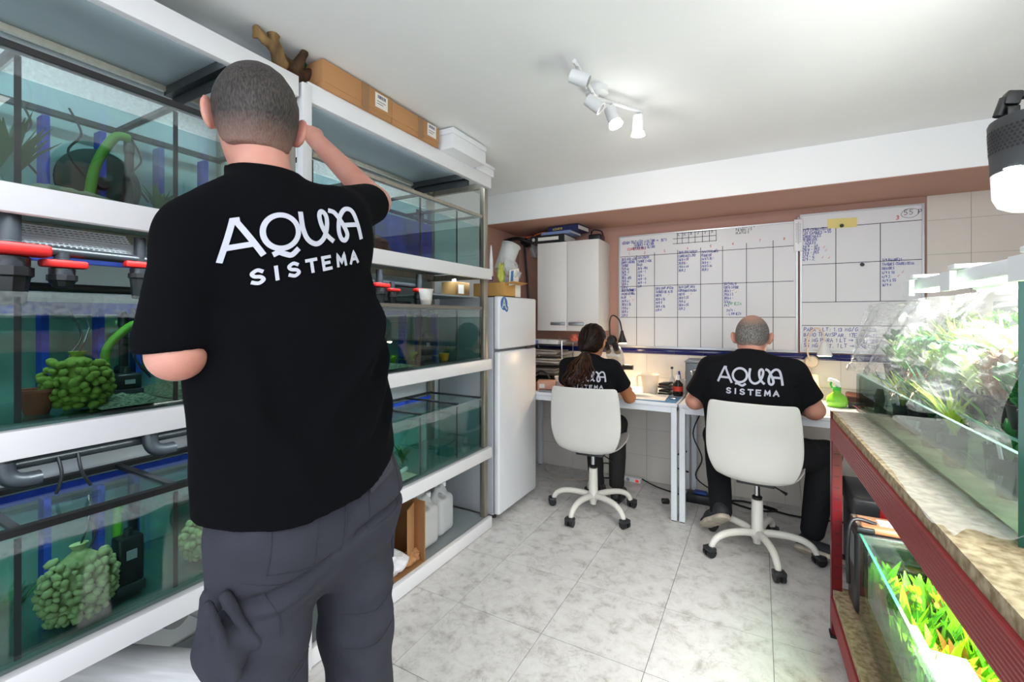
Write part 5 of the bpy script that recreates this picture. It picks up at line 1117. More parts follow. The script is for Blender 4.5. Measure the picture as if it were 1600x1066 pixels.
spot_head((.004, -.06, -.05), (.65, .2, -.55), False)
_, q3, d3 = spot_head((.045, .07, -.05), (.35, -.05, -.9), True)
_, q4, d4 = spot_head((.128, .205, -.05), (-.05, .1, -1), True)
spot('track_spot_light_a', tuple(T0 + q3 + d3 * .07), tuple(T0 + q3 + V((.35, .9, -.75))), 10, 165, (1, .93, .87), 1.0, .03)
spot('track_spot_light_b', tuple(T0 + q4 + d4 * .07), tuple(T0 + q4 + V((.0, .9, -.65))), 10, 165, (1, .93, .87), 1.0, .03)
# ================================================================== red rack with the planted tanks, at right
SO = V((.251, 2.224, 0)); SRZ = R(1.335)
_u = V((math.cos(SRZ), math.sin(SRZ), 0)); _w = V((-math.sin(SRZ), math.cos(SRZ), 0))
def SL(x, y, z): return SO + _u * x + _w * y + V((0, 0, z))
M_redm = mat('red_rack_steel', '#6a0c15', .3, spec=.5)
M_redl = mat('red_rack_beam', '#8a242c', .35, spec=.5)
M_osb = mat('chipboard', '#b0a183', .8, col2='#7d6b4c', scale=60, bump=.2, bscale=120)
M_glassg = glassy('planted_tank_glass', '#eef7f3', 1.45)
M_filmc = glassy('cling_film', '#f6f8f8', 1.55, rough=.12)
def wavy_film():
    m = bpy.data.materials.new('crinkled_film'); m.use_nodes = True; nt = m.node_tree; nt.nodes.clear(); N = nt.nodes.new; L = nt.links.new
    out = N('ShaderNodeOutputMaterial'); tr = N('ShaderNodeBsdfTransparent'); gl = N('ShaderNodeBsdfGlossy'); df = N('ShaderNodeBsdfTranslucent'); d2 = N('ShaderNodeBsdfDiffuse')
    tr.inputs[0].default_value = (.97, .98, .98, 1); gl.inputs['Roughness'].default_value = .1; df.inputs[0].default_value = (.95, .96, .97, 1); d2.inputs[0].default_value = (.9, .92, .93, 1)
    tc = N('ShaderNodeTexCoord'); mp = N('ShaderNodeMapping'); mp.inputs['Scale'].default_value = (1, .5, 1.6); L(tc.outputs['Object'], mp.inputs[0])
    n = N('ShaderNodeTexNoise'); n.inputs['Scale'].default_value = 16; n.inputs['Detail'].default_value = 6; n.inputs['Distortion'].default_value = 1.5; L(mp.outputs[0], n.inputs['Vector'])
    bp = N('ShaderNodeBump'); bp.inputs['Strength'].default_value = .9; bp.inputs['Distance'].default_value = .012; L(n.outputs['Fac'], bp.inputs['Height']); L(bp.outputs[0], gl.inputs['Normal'])
    fr_ = schlick(nt, 1.6, bp.outputs[0])
    mr = N('ShaderNodeMapRange'); mr.inputs['From Min'].default_value = .52; mr.inputs['From Max'].default_value = .72; mr.inputs['To Min'].default_value = .08; mr.inputs['To Max'].default_value = .52; L(n.outputs['Fac'], mr.inputs['Value'])
    ad = N('ShaderNodeMixShader'); ad.inputs[0].default_value = .5; L(df.outputs[0], ad.inputs[1]); L(d2.outputs[0], ad.inputs[2])
    m1 = N('ShaderNodeMixShader'); L(mr.outputs[0], m1.inputs[0]); L(tr.outputs[0], m1.inputs[1]); L(ad.outputs[0], m1.inputs[2])
    m2 = N('ShaderNodeMixShader'); L(fr_, m2.inputs[0]); L(m1.outputs[0], m2.inputs[1]); L(gl.outputs[0], m2.inputs[2]); L(m2.outputs[0], out.inputs[0]); return m
M_film2 = wavy_film()
YN = -1.95          # near end of the rack (beside the camera)
rk = thing('red_metal_rack', 'red steel rack with ribbed beams carrying the planted tanks, right side', 'rack', tuple(SO), SRZ)
XW = .62            # depth
for x in (.0, XW - .035):
    for y in (-.035, YN):
        mb = MB(); mb.box(x, x + .035, y, y + .003, 0.004, .905); mb.box(x, x + .003, y, y + .035, .004, .905) if x < .1 else mb.box(x + .032, x + .035, y, y + .035, .004, .905)
        o = mb.build('post', M_redm, rk)
        m2 = MB()
        for k in range(19):
            z = .06 + .045 * k
            m2.box(x + .008, x + .027, y - .0007, y, z, z + .004)
        m2.build('slot', mat('slot_dark', '#3a0c12', .6), o)['kind'] = 'stuff'
        MB().box(x - .004, x + .04, y - .004, y + .04, 0, .012).build('foot', M_black, o)
def ribbed(x, zt, zb, name='front_beam'):
    n = 9; pr = [(x + .012, zt), (x, zt)]
    h = (zt - zb) / n
    for k in range(n):
        a = zt - h * k; pr += [(x, a - h * .1), (x - .0022, a - h * .35), (x - .0022, a - h * .75), (x, a - h)]
    pr += [(x + .012, zb), (x + .012, zt - .002)]
    pr = pr[:-1]
    mb = MB(); M = Matrix(((1, 0, 0, 0), (0, 0, 1, YN + .036), (0, 1, 0, 0), (0, 0, 0, 1)))
    mb.prism(pr, -YN - .0715, M); return mb.build(name, M_redl, rk)
ribbed(-.002, .876, .796); ribbed(-.002, .165, .085)
for z0, z1 in ((.796, .876), (.085, .165)):
    MB().box(XW - .012, XW, YN + .036, -.036, z0, z1).build('back_beam', M_redl, rk)
    for y in (-.032, YN + .004): MB().box(.036, XW - .036, y, y + .018, z0, z1).build('end_beam', M_redl, rk)
    MB().box(.004, XW - .004, YN + .004, -.006, z1 + .0005, z1 + .028).build('shelf_board', M_osb, rk)
ZS = .905
# ---- upper planted tank with a clear film over it
t = thing('planted_aquarium', 'low glass plant tank on the red rack, covered with clear film', 'aquarium', tuple(SL(.3, -.58, ZS)), SRZ)
def TP(x, y, z): return (x - .3, y + .58, z - ZS)     # rack coordinates -> tank coordinates
def tbox(x0, x1, y0, y1, z0, z1): a = TP(x0, y0, z0); b = TP(x1, y1, z1); return MB().box(a[0], b[0], a[1], b[1], a[2], b[2])
ya, yb, xa, xb = -1.185, .035, .092, .50
tbox(xa, xa + .008, ya, yb, ZS + .001, 1.055).build('front_pane', M_glassg, t)
tbox(xa, xa + .008, ya, yb, 1.0552, 1.0565).build('front_edge', mat('pane_edge', '#9fc4b6', .15), t)
tbox(xb - .008, xb, ya, yb, ZS + .001, 1.34).build('back_pane', mat('back_film', '#8a9290', .6), t)
tbox(xa + .008, xb - .008, ya, yb, ZS + .001, ZS + .009).build('bottom_pane', M_glassg, t)
for y, nm in ((ya, 'end_pane'), (yb - .008, 'end_pane')):
    top = 1.34 if y < 0 else 1.09
    poly = [(xa + .008, ZS + .009), (xb - .009, ZS + .009), (xb - .009, top)] + ([(xa + .03, top), (xa + .014, top - .008), (xa + .008, top - .024)] if y < 0 else [(xa + .008, top - .03)])
    mb = MB(); mb.prism([(TP(p, 0, 0)[0], TP(0, 0, q)[2]) for p, q in poly], .008, Matrix(((1, 0, 0, 0), (0, 0, 1, TP(0, y, 0)[1]), (0, 1, 0, 0), (0, 0, 0, 1)))); mb.build(nm, M_glassg, t)
tbox(xa - .001, xa + .009, ya - .001, ya + .0, ZS + .001, 1.34).build('pane_edge', mat('dark_pane_edge', '#12493d', .15), t)
tbox(xa + .05, xb - .01, ya + .012, yb - .012, 1.050, 1.056).build('plant_shelf', M_glassg, t)
tbox(xa + .049, xa + .0505, ya + .012, yb - .012, 1.050, 1.056).build('shelf_edge', mat('shelf_edge_green', '#5aa08c', .15), t)
tbox(xa + .01, xb - .01, ya + .01, yb - .01, ZS + .010, ZS + .075).build('water', glassy('tray_water', '#e3ede4', 1.2), t)
tbox(xa + .012, xb - .012, ya + .014, yb - .014, ZS + .0095, ZS + .0115).build('bottom_mat', mat('tray_floor', '#b9bda6', .8, var=.4, scale=14), t)
# film: hangs from the light rail to a loose hem in front of the pots, and closes the far end
n, k = 60, 24; vs = []; rn = random.Random(9)
hem = lambda u: 1.066 + .02 * math.sin(u * 9) + .012 * math.sin(u * 23 + 1) - .015 * max(0, 1 - 4 * u)
for i in range(n + 1):
    u = i / n; y = .045 - u * 1.235
    for j in range(k + 1):
        v = j / k; h = hem(u); z = 1.335 - (1.335 - h) * v + .0
        x = .135 - .062 * (v ** .7) + .010 * math.sin(13 * u * 6.28 / 4 + v * 5) + .006 * math.sin(41 * u + 9 * v)
        if v > .9: x -= .01 * math.sin(u * 30)
        vs.append(TP(x, y, z))
mb = MB().add(vs, [(i * (k + 1) + j, i * (k + 1) + j + 1, (i + 1) * (k + 1) + j + 1, (i + 1) * (k + 1) + j) for i in range(n) for j in range(k)])
fl = thing('cling_film', 'clear crinkled film draped over the front of the plant tank', 'film', tuple(SL(.3, -.58, ZS)), SRZ)
mb.build('front_sheet', M_film2, fl, smooth=True)
vs = []
for i in range(15):
    x = .075 + .4 * i / 14
    for j in range(13):
        v = j / 12; z = 1.335 - .23 * v; xx = max(x, .135 - .062 * v ** .7)
        vs.append(TP(xx, .048 + .008 * math.sin(i * 1.3 + j * .8), z))
MB().add(vs, [(i * 13 + j, i * 13 + j + 1, (i + 1) * 13 + j + 1, (i + 1) * 13 + j) for i in range(14) for j in range(12)]).build('end_sheet', M_film2, fl, smooth=True)
# sheet left lying on the board in front of the tank, with a bunched near end
vs = []
for i in range(31):
    y = .0 - 1.19 * i / 30
    for j in range(9):
        x = .012 + .085 * j / 8 - (.0 if i < 20 else .028 * max(0, (i - 20) / 10) * (1 - j / 8))
        b = max(0, (i - 17) / 13)
        vs.append(TP(x, y, ZS + .002 + b * (.012 * abs(math.sin(i * 1.1 + j * .8)) + .008 * abs(math.sin(i * .5 + j * 1.9)))))
f2 = MB().add(vs, [(i * 9 + j, i * 9 + j + 1, (i + 1) * 9 + j + 1, (i + 1) * 9 + j) for i in range(30) for j in range(8)])
M_sheet = glassy('clear_sheet', '#eef1f1', 1.5, rough=.12)
fo = thing('film_sheet', 'strip of clear plastic sheet lying on the board in front of the plant tank', 'film', tuple(SL(.3, -.58, ZS)), SRZ); f2.build('sheet', mat('milky_film', '#e6e9eb', .18, alpha=.30, spec=.8), fo, smooth=True)
# led light above
M_led = mat('led_white', (.93, 1.0, .98), .5, emit=10)
lt = thing('led_plant_light', 'bright white twin LED light resting over the plant tank', 'light', tuple(SL(.25, -.82, 1.352)), SRZ)
for x in (-.075, .075):
    MB().box(x - .035, x + .035, -.40, .41, .010, .042).build('light_bar', mat('white_metal', '#e8ecee', .35), lt, bev=.004)
    MB().box(x - .028, x + .028, -.39, .40, .006, .0098).build('led_strip', M_led, lt)
for y in (-.30, .02, .31):
    MB().box(-.125, .125, y - .02, y + .02, .043, .054).build('cross_bracket', mat('white_metal', '#e8ecee', .35), lt, bev=.002)
    for sx in (-.13, .13): MB().obox((sx, y, .015), (.012, .06, .045)).build('side_clip', mat('white_metal', '#e8ecee', .35), lt)
for y in (-.38, .38):
    MB().box(.13, .243, y - .015, y + .015, -.012, .006).build('foot', mat('white_metal', '#e8ecee', .35), lt)
    MB().tube(smooth_path([(-.12, y, .035), (-.05, y, .055), (.05, y, .055), (.12, y, .035)], 4), .008, 8, flat=.6).build('handle_bracket', mat('white_metal', '#e8ecee', .35), lt, smooth=True)
al = area('plant_light_glow', tuple(SL(.25, -.82, 1.352)), (0, 0, SRZ), .22, .80, 15, (1.0, 1.0, .97))
area('added_ceiling_upfill', tuple(SL(.25, -.82, 1.40)), (R(180), 0, SRZ), .20, .80, 7, (1.0, .97, .95))  # added upward fill that brightens the ceiling
# potted plants on the glass shelf
M_pot = mat('black_pot', '#2a2b2c', .5); M_potb = mat('grey_pot', '#6d7f8a', .5); M_potc = mat('clay_pot', '#a0502c', .7); M_soil = mat('soil', '#3b2a1d', .95)
G = [mat('leaf_lime', '#b9d84c', .45, var=.3, scale=30), mat('leaf_mid', '#5da53a', .45, var=.35, scale=30), mat('leaf_deep', '#2f7a3c', .45, var=.35, scale=30), mat('leaf_pale', '#cfe3a2', .45, var=.2, scale=30), mat('leaf_bronze', '#8a5a34', .5, var=.4, scale=30)]
def broad_tuft(n, h, w, seed, droop=.35, spread=1.0):
    rnd = random.Random(seed); mb = MB()
    for i in range(n):
        q = rnd.uniform(0, 6.28); L = h * rnd.uniform(.6, 1.05); ca, sa = math.cos(q), math.sin(q); s = rnd.uniform(.35, .9) * spread; vs = []; tw = rnd.uniform(-.5, .5)
        for kk in range(7):
            u = kk / 6; r = L * s * (u ** 1.4); z = L * (u - droop * u ** 3 * s); ww = w * (.10 + .95 * math.sin(math.pi * min(1, max(0, (u - .22) / .78)) ** .8)) if u > .22 else w * .10
            cx, cy = -sa * math.cos(tw * u), ca * math.cos(tw * u); p = V((ca * r, sa * r, z)); c = V((cx, cy, .4 * math.sin(tw * u * 2)))
            vs += [p + c * ww + V((0, 0, ww * .25)), p, p - c * ww + V((0, 0, ww * .25))]
        fs = []
        for k in range(6): a = 3 * k; fs += [(a, a + 1, a + 4, a + 3), (a + 1, a + 2, a + 5, a + 4)]
        mb.add(vs, fs)
    return mb
def potted(x, y, zz, ph, pm, kind, seed, lab, tagp=False, grp='potted water plants on the glass shelf'):
    t = thing('potted_plant', lab, 'plant', tuple(SL(x, y, zz)), SRZ + seed, group=grp); r = .026
    MB().lathe([(0, 0), (r * .78, 0), (r, ph), (r * 1.08, ph), (r * 1.08, ph + .004), (r * .94, ph + .004), (r * .9, ph - .006), (0, ph - .006)], n=14).build('pot', pm, t, smooth=True)
    MB().lathe([(0, ph - .004), (r * .88, ph - .005)], n=12).build('soil', M_soil, t)
    gm = G[(seed * 7) % 5 if seed % 6 == 0 else seed % 4]
    rnd = random.Random(seed); h = rnd.uniform(.11, .18) * (.72 if grp.startswith('potted') and pm is not None and ph < .046 else 1)
    if kind == 0: mb = plant_tuft((0, 0, ph - .004), 34, h, gm, seed, .0045, .75)
    elif kind == 1: mb = MB(); b2 = broad_tuft(20, h, .016, seed); mb.add([V(v) + V((0, 0, ph - .004)) for v in b2.v], b2.f)
    else:
        mb = MB()
        for q in range(7):
            a = rnd.uniform(0, 6.28); rr = rnd.uniform(.0, .03); hh = h * rnd.uniform(.7, 1.1)
            b2 = broad_tuft(9, .035, .008, seed * 10 + q, .2)
            for lv in range(3): mb.add([V(v) + V((math.cos(a) * rr * (1 + lv * .4), math.sin(a) * rr * (1 + lv * .4), ph + hh * (lv + .3) / 3)) for v in b2.v], b2.f)
            mb.tube([(math.cos(a) * rr * .5, math.sin(a) * rr * .5, ph - .004), (math.cos(a) * rr * 1.8, math.sin(a) * rr * 1.8, ph + hh)], .0015, 4)
    lf = mb.build('leaves', gm, t, smooth=True); lf['kind'] = 'stuff'
    if tagp: MB().obox((.018, .0, ph + .03), (.002, .014, .07), (R(8), R(6), 0)).build('plant_tag', M_wplast, t)
    return t
row_lab = ('front', 'middle', 'back')
cnt = 0
ORD = ['first', 'second', 'third', 'fourth', 'fifth', 'sixth', 'seventh', 'eighth', 'ninth', 'tenth', 'eleventh', 'twelfth', 'thirteenth', 'fourteenth', 'fifteenth', 'sixteenth', 'seventeenth', 'eighteenth', 'nineteenth', 'twentieth']
for r_, (x, nn) in enumerate(((.185, 15), (.275, 13), (.375, 13))):
    for i in range(nn):
        y = -.035 - (1.12 / (nn - .3)) * i; cnt += 1
        pm = M_potc if (r_ == 0 and i in (4, 5)) else M_potb if (r_ == 0 and i in (3, 8)) else M_pot
        kind = (0, 1, 2, 0, 2, 1)[(i * 2 + r_) % 6]
        potted(x + .006 * math.sin(cnt * 2.1), y, 1.0565 if r_ == 0 else 1.0565, .045 if r_ == 0 else (.05 + .025 * r_), pm, kind, cnt,
               '%s potted plant from the far end in the %s row on the glass shelf' % (ORD[i], row_lab[r_]), tagp=(cnt % 4 == 0))
# pots with tags standing in the water of the tray
for i, (x, y) in enumerate(((.15, -.33), (.17, -.40), (.16, -.55), (.19, -.61), (.15, -.74), (.20, -.82), (.17, -.95))):
    potted(x, y, ZS + .012, .075, M_pot, 0, 60 + i, '%s pot from the far end standing in the tray water behind the front glass' % ORD[i], True, 'pots in the tray water')
# slate shard at the far end of the tray
tag(MB().prism([(0, 0), (.085, 0), (.08, .07), (.04, .10), (.01, .06)], .02, Matrix(((0, 0, 1, 0), (1, 0, 0, 0), (0, 1, 0, 0), (0, 0, 0, 1)))).build('slate_stone', mat('slate', '#6d7360', .8, var=.4, scale=25), None, bev=.003, origin=(0, 0, 0)), 'dark slate stone standing in the far end of the plant tray', 'stone')
bpy.data.objects['slate_stone'].location = SL(.13, -.14, ZS + .012); bpy.data.objects['slate_stone'].rotation_euler = (0, 0, SRZ)
# ---- lower planted tank, brightly lit
ZL = .194
t = thing('planted_aquarium', 'brightly lit glass tank full of lime green plants on the lower red shelf', 'aquarium', tuple(SL(.30, -.75, ZL)), SRZ)
def T2(x, y, z): return (x - .30, y + .75, z - ZL)
def tbox2(x0, x1, y0, y1, z0, z1): a = T2(x0, y0, z0); b = T2(x1, y1, z1); return MB().box(a[0], b[0], a[1], b[1], a[2], b[2])
a0, a1, c0, c1, zt2 = .058, .52, -1.30, -.205, .50
for nm, q in (('front_pane', (a0, a0 + .008, c0, c1)), ('back_pane', (a1 - .008, a1, c0, c1)), ('end_pane', (a0 + .008, a1 - .008, c0, c0 + .008)), ('end_pane', (a0 + .008, a1 - .008, c1 - .008, c1))):
    tbox2(*q, ZL + .001, zt2).build(nm, M_glassg if nm != 'back_pane' else mat('green_back', '#3d5a3a', .6), t)
tbox2(a0 + .008, a1 - .008, c0 + .008, c1 - .008, ZL + .001, ZL + .008).build('bottom_pane', M_glassg, t)
tbox2(a0, a0 + .008, c0, c1, zt2 + .0002, zt2 + .002).build('top_edge', mat('edge_green_dark', '#3f8a72', .12), t)
tbox2(a0 + .0085, a0 + .03, c0 + .01, c1 - .01, zt2 - .022, zt2 - .016).build('brace', M_glassg, t)
tbox2(a0 + .02, a1 - .02, c1 - .05, c1 - .012, zt2 - .012, zt2 - .006).build('brace', M_glassg, t)
tbox2(a0 + .009, a1 - .009, c0 + .009, c1 - .009, ZL + .03, zt2 - .05).build('water', glassy('planted_water', '#e9f6dc', 1.1), t)
sb = tbox2(a0 + .009, a1 - .009, c0 + .009, c1 - .009, ZL + .009, ZL + .035).build('substrate', M_soil, t)
rn = random.Random(77); k = 0
for y in np.arange(-1.24, -.22, .055):
    for x in np.arange(.085, .50, .058):
        k += 1; xx, yy = x + rn.uniform(-.02, .02), y + rn.uniform(-.02, .02)
        o = thing('water_plant', '', 'plant', tuple(SL(xx, yy, ZL + .036)), rn.uniform(0, 6), group='plants in the lower lit tank')
        kind = rn.random(); h = rn.uniform(.17, .245); gm = mat('lit_leaf_%d' % (k % 3), ('#b6e02a', '#8fd02e', '#5fae2a')[k % 3], .4, var=.25, scale=20)
        if k % 11 == 0: gm = mat('lit_leaf_bronze', '#a8672f', .45, var=.3, scale=20)
        if kind < .5: mb = broad_tuft(15, h, .012 + .006 * rn.random(), k, .25, .55)
        elif kind < .8: mb = plant_tuft((0, 0, 0), 22, h, gm, k, .0055, .35)
        else:
            mb = MB()
            for q in range(4):
                px_, py_ = rn.uniform(-.02, .02), rn.uniform(-.02, .02); mb.tube([(px_, py_, 0), (px_ * 1.4, py_ * 1.4, h)], .0012, 4)
                for lv in range(7):
                    b2 = broad_tuft(4, .026, .006, k * 9 + lv, .15); mb.add([V(v) + V((px_ * (1 + .06 * lv), py_ * (1 + .06 * lv), h * (lv + 1) / 7.5)) for v in b2.v], b2.f)
        st_ = ('broad leaved', 'grassy', 'small leaved')[0 if kind < .5 else 1 if kind < .8 else 2]
        o['label'] = '%s plant in the lower lit tank, %s from near end, %s row from glass' % (st_, ORD[int((y + 1.24) / .055 + .5)], ORD[int((x - .085) / .058 + .5)])
        for v_ in range(len(mb.v)):      # foliage stays behind the glass
            c_ = math.cos(o.rotation_euler[2] - SRZ); s_ = math.sin(o.rotation_euler[2] - SRZ); X_, Y_, Z_ = mb.v[v_]; lx = xx + X_ * c_ - Y_ * s_; ly = yy + X_ * s_ + Y_ * c_
            nx = min(max(lx, .069), .508) - xx; ny = min(max(ly, -1.288), -.218) - yy; mb.v[v_] = (nx * c_ + ny * s_, -nx * s_ + ny * c_, min(Z_, .262))
        mb.build('leaves', gm, o, smooth=True)['kind'] = 'stuff'
lt2 = thing('led_tank_light', 'white LED bar under the upper red shelf, over the lit plant tank', 'light', tuple(SL(.24, -.75, .735)), SRZ)
MB().box(-.10, .10, -.5, .5, .0, .02).build('light_bar', mat('white_metal', '#e8ecee', .35), lt2, bev=.003); MB().box(-.09, .09, -.49, .49, -.004, -.0002).build('led_strip', M_led, lt2)
for y in (-.4, .4): MB().cyl((0, y, .0205), (0, y, .141), .003, n=6).build('hanger', M_steel, lt2)
area('lower_tank_glow', tuple(SL(.24, -.75, .725)), (0, 0, SRZ), .18, 1.0, 14, (1.0, 1.0, .95))
# tool case between post and lower tank, tool box on the floor behind
t = thing('tool_case', 'black tool case with a copper coloured top beside the lit tank on the lower shelf', 'case', tuple(SL(.20, -.115, ZL)), SRZ)
MB().box(-.15, .15, -.07, .07, .0, .30).build('body', mat('case_black', '#1b1c1e', .4), t, bev=.015, seg=3)
MB().box(-.152, -.146, -.05, .05, .17, .285).build('grey_panel', mat('case_grey', '#6f7376', .45), t, bev=.003)
MB().box(-.13, .13, -.06, .06, .3005, .325).build('top_panel', mat('copper_top', '#a9714f', .4), t, bev=.008); MB().box(-.07, .0, -.03, .03, .3255, .3265).build('label', M_paper, t)
MB().box(-.145, -.09, -.066, .066, .3003, .322).build('cap', M_black, t, bev=.006); MB().box(.06, .13, -.05, .05, .3255, .345).build('latch', M_dplast, t, bev=.006); MB().box(-.15, -.146, -.02, .02, .24, .27).build('red_mark', M_red, t)
MB().tube(smooth_path([(-.08, -.02, .326), (-.15, -.035, .335), (-.168, -.045, .25), (-.166, -.045, .1)], 5), .007, 8).build('cord', M_cable, t, smooth=True)
t = thing('tool_box', 'large black tool box with a red latch on the floor behind the red rack post', 'tool box', (.60, 2.72, 0))
MB().box(-.22, .22, -.16, .16, .012, .36).build('body', mat('case_black', '#1b1c1e', .4), t, bev=.012); MB().box(-.23, .23, -.17, .17, .362, .46).build('lid', M_dplast, t, bev=.015)
MB().box(-.13, .0, -.175, -.17, .375, .43).build('latch', M_red, t, bev=.004); MB().box(-.18, .18, -.163, -.16, .06, .30).build('front_panel', M_dplast, t)
for x in (-.2, .2): MB().box(x - .02, x + .02, -.15, .15, 0, .012).build('foot', M_black, t)
# ---- hanging black and white canister
hc = SL(.362, -.60, 1.558)
t = thing('hanging_lamp', 'black perforated canister lamp with a white bowl hanging at the upper right', 'lamp', tuple(hc), SRZ)
MB().lathe([(0, 0), (.06, .0), (.082, .012), (.092, .035), (.095, .095), (.09, .097), (.0, .097)], n=40).build('white_bowl', mat('milky_bowl', '#e6eaec', .3), t, smooth=True)
MB().lathe([(.0, .0975), (.096, .0975), (.0965, .115), (.101, .225), (.098, .232), (.03, .236), (0, .236)], n=44).build('black_housing', mat('charcoal_housing', '#2b2e31', .5, bump=.1), t, smooth=True)
mb = MB()
for rr in range(7):
    for q in range(60):
        a = 2 * math.pi * (q + .5 * (rr % 2)) / 60; z = .150 + rr * .0088; r = .0968 + (z - .115) * .041 + .0006
        c = V((r * math.cos(a), r * math.sin(a), z)); s = V((-math.sin(a), math.cos(a), 0)); up = V((0, 0, 1))
        mb.add([c + s * .0036 * math.cos(b) + up * .0036 * math.sin(b) for b in [i * math.pi / 3 for i in range(6)]], [(0, 1, 2, 3, 4, 5)])
mb.build('vent_hole', mat('vent_black', '#0c0d0e', .9), t)['kind'] = 'stuff'
MB().lathe([(.0, .0), (.018, .0), (.012, -.004), (0, -.005)], (-.075, -.05, .0965), 14).build('bowl_glint', mat('led_white', (.93, 1.0, .98), .5), t)  # bright glint on the bowl, put in as a glowing disc
for sx in (-.06, .06): MB().obox((sx, 0, .25), (.025, .03, .03)).build('lug', M_black, t, bev=.004)
MB().tube([(-.085, 0, .245), (-.075, 0, .285), (-.03, 0, .292), (.12, 0, .292), (.5, 0, .292), (.972, .0, .292)], .011, 10).build('arm', M_black, t, smooth=True)
MB().obox((-.06, 0, .285), (.03, .035, .035), (0, R(12), 0)).build('clamp', M_black, t, bev=.004); MB().obox((.02, 0, .265), (.03, .04, .05)).build('clamp', M_black, t, bev=.004)
MB().tube(smooth_path([(.0, 0, .30), (-.005, 0, .36), (.01, .02, .44), (.02, .03, .70)], 5), .004, 6).tube(smooth_path([(.04, 0, .30), (.06, 0, .335), (.10, .01, .33), (.14, 0, .30)], 5), .004, 6).build('wire', M_cable, t, smooth=True)
# ================================================================== people
def sdf_sparse(name, fn, lo, hi, res):
    """surface nets with the exact field only near the surface"""
    lo = np.array(lo, float); hi = np.array(hi, float)
    def sp(X, Y, Z):
        k = 4; c = [np.arange(0, s + k, k) for s in X.shape]
        cx = lo[0] + res * c[0]; cy = lo[1] + res * c[1]; cz = lo[2] + res * c[2]
        G = fn(*np.meshgrid(cx, cy, cz, indexing='ij'))
        near = np.abs(G) < res * k * 2.2
        F = np.repeat(np.repeat(np.repeat(np.where(G < 0, -1.0, 1.0), k, 0), k, 1), k, 2)
        Mk = np.repeat(np.repeat(np.repeat(near, k, 0), k, 1), k, 2)
        F = np.roll(F, k // 2, (0, 1, 2)); Mk2 = Mk | np.roll(Mk, k // 2, (0, 1, 2)) | np.roll(Mk, k, (0, 1, 2)) | np.roll(Mk, k - 1, 0) | np.roll(Mk, k - 1, 1) | np.roll(Mk, k - 1, 2)
        s = tuple(slice(0, q) for q in X.shape); F = F[s].copy(); m = Mk2[s]
        F[m] = fn(X[m], Y[m], Z[m]); return F
    return sdf_mesh(name, sp, lo, hi, res)
def un(ds, k):
    r = None
    for d in ds: r = d if r is None else smin(r, d, k)
    return r
def rotm(yaw=0, pitch=0, roll=0): return Matrix.Rotation(yaw, 3, 'Z') @ Matrix.Rotation(pitch, 3, 'X') @ Matrix.Rotation(roll, 3, 'Y')
def head_sdf(p, c, M, s=1.0, parts='all'):
    """skin head about c; local axes of M: x right, y facing, z up"""
    c = V(c); at = lambda x, y, z: tuple(c + M @ V((x, y, z)) * s)
    d = s_ell(p, at(0, -.008, .022), (.080 * s, .098 * s, .100 * s), M)
    d = smin(d, s_ell(p, at(0, .022, -.045), (.062 * s, .072 * s, .075 * s), M), .03)
    d = smin(d, s_cone(p, at(0, .058, -.095), at(0, .035, -.085), .024 * s, .04 * s), .02)
    d = smin(d, s_cone(p, at(0, .088, .015), at(0, .105, -.022), .008 * s, .014 * s), .012)
    d = smin(d, s_ell(p, at(0, .083, -.056), (.024 * s, .010 * s, .009 * s), M), .008)
    for sx in (-1, 1):
        d = smin(d, s_ell(p, at(sx * .033, .080, .028), (.022 * s, .012 * s, .008 * s), M), .01)
        d = smax(d, -s_ell(p, at(sx * .032, .096, .008), (.017 * s, .010 * s, .010 * s), M), .01)
        E = M @ rotm(sx * .55, .12, sx * .12)
        e = s_ell(p, at(sx * .089, -.014, -.004), (.010 * s, .022 * s, .036 * s), E)
        e = smax(e, -s_ell(p, at(sx * .100, -.004, .0), (.007 * s, .012 * s, .022 * s), E), .006)
        e = smin(e, s_ell(p, at(sx * .078, -.004, -.004), (.01 * s, .012 * s, .024 * s), E), .008)
        d = smin(d, e, .006)
    return d
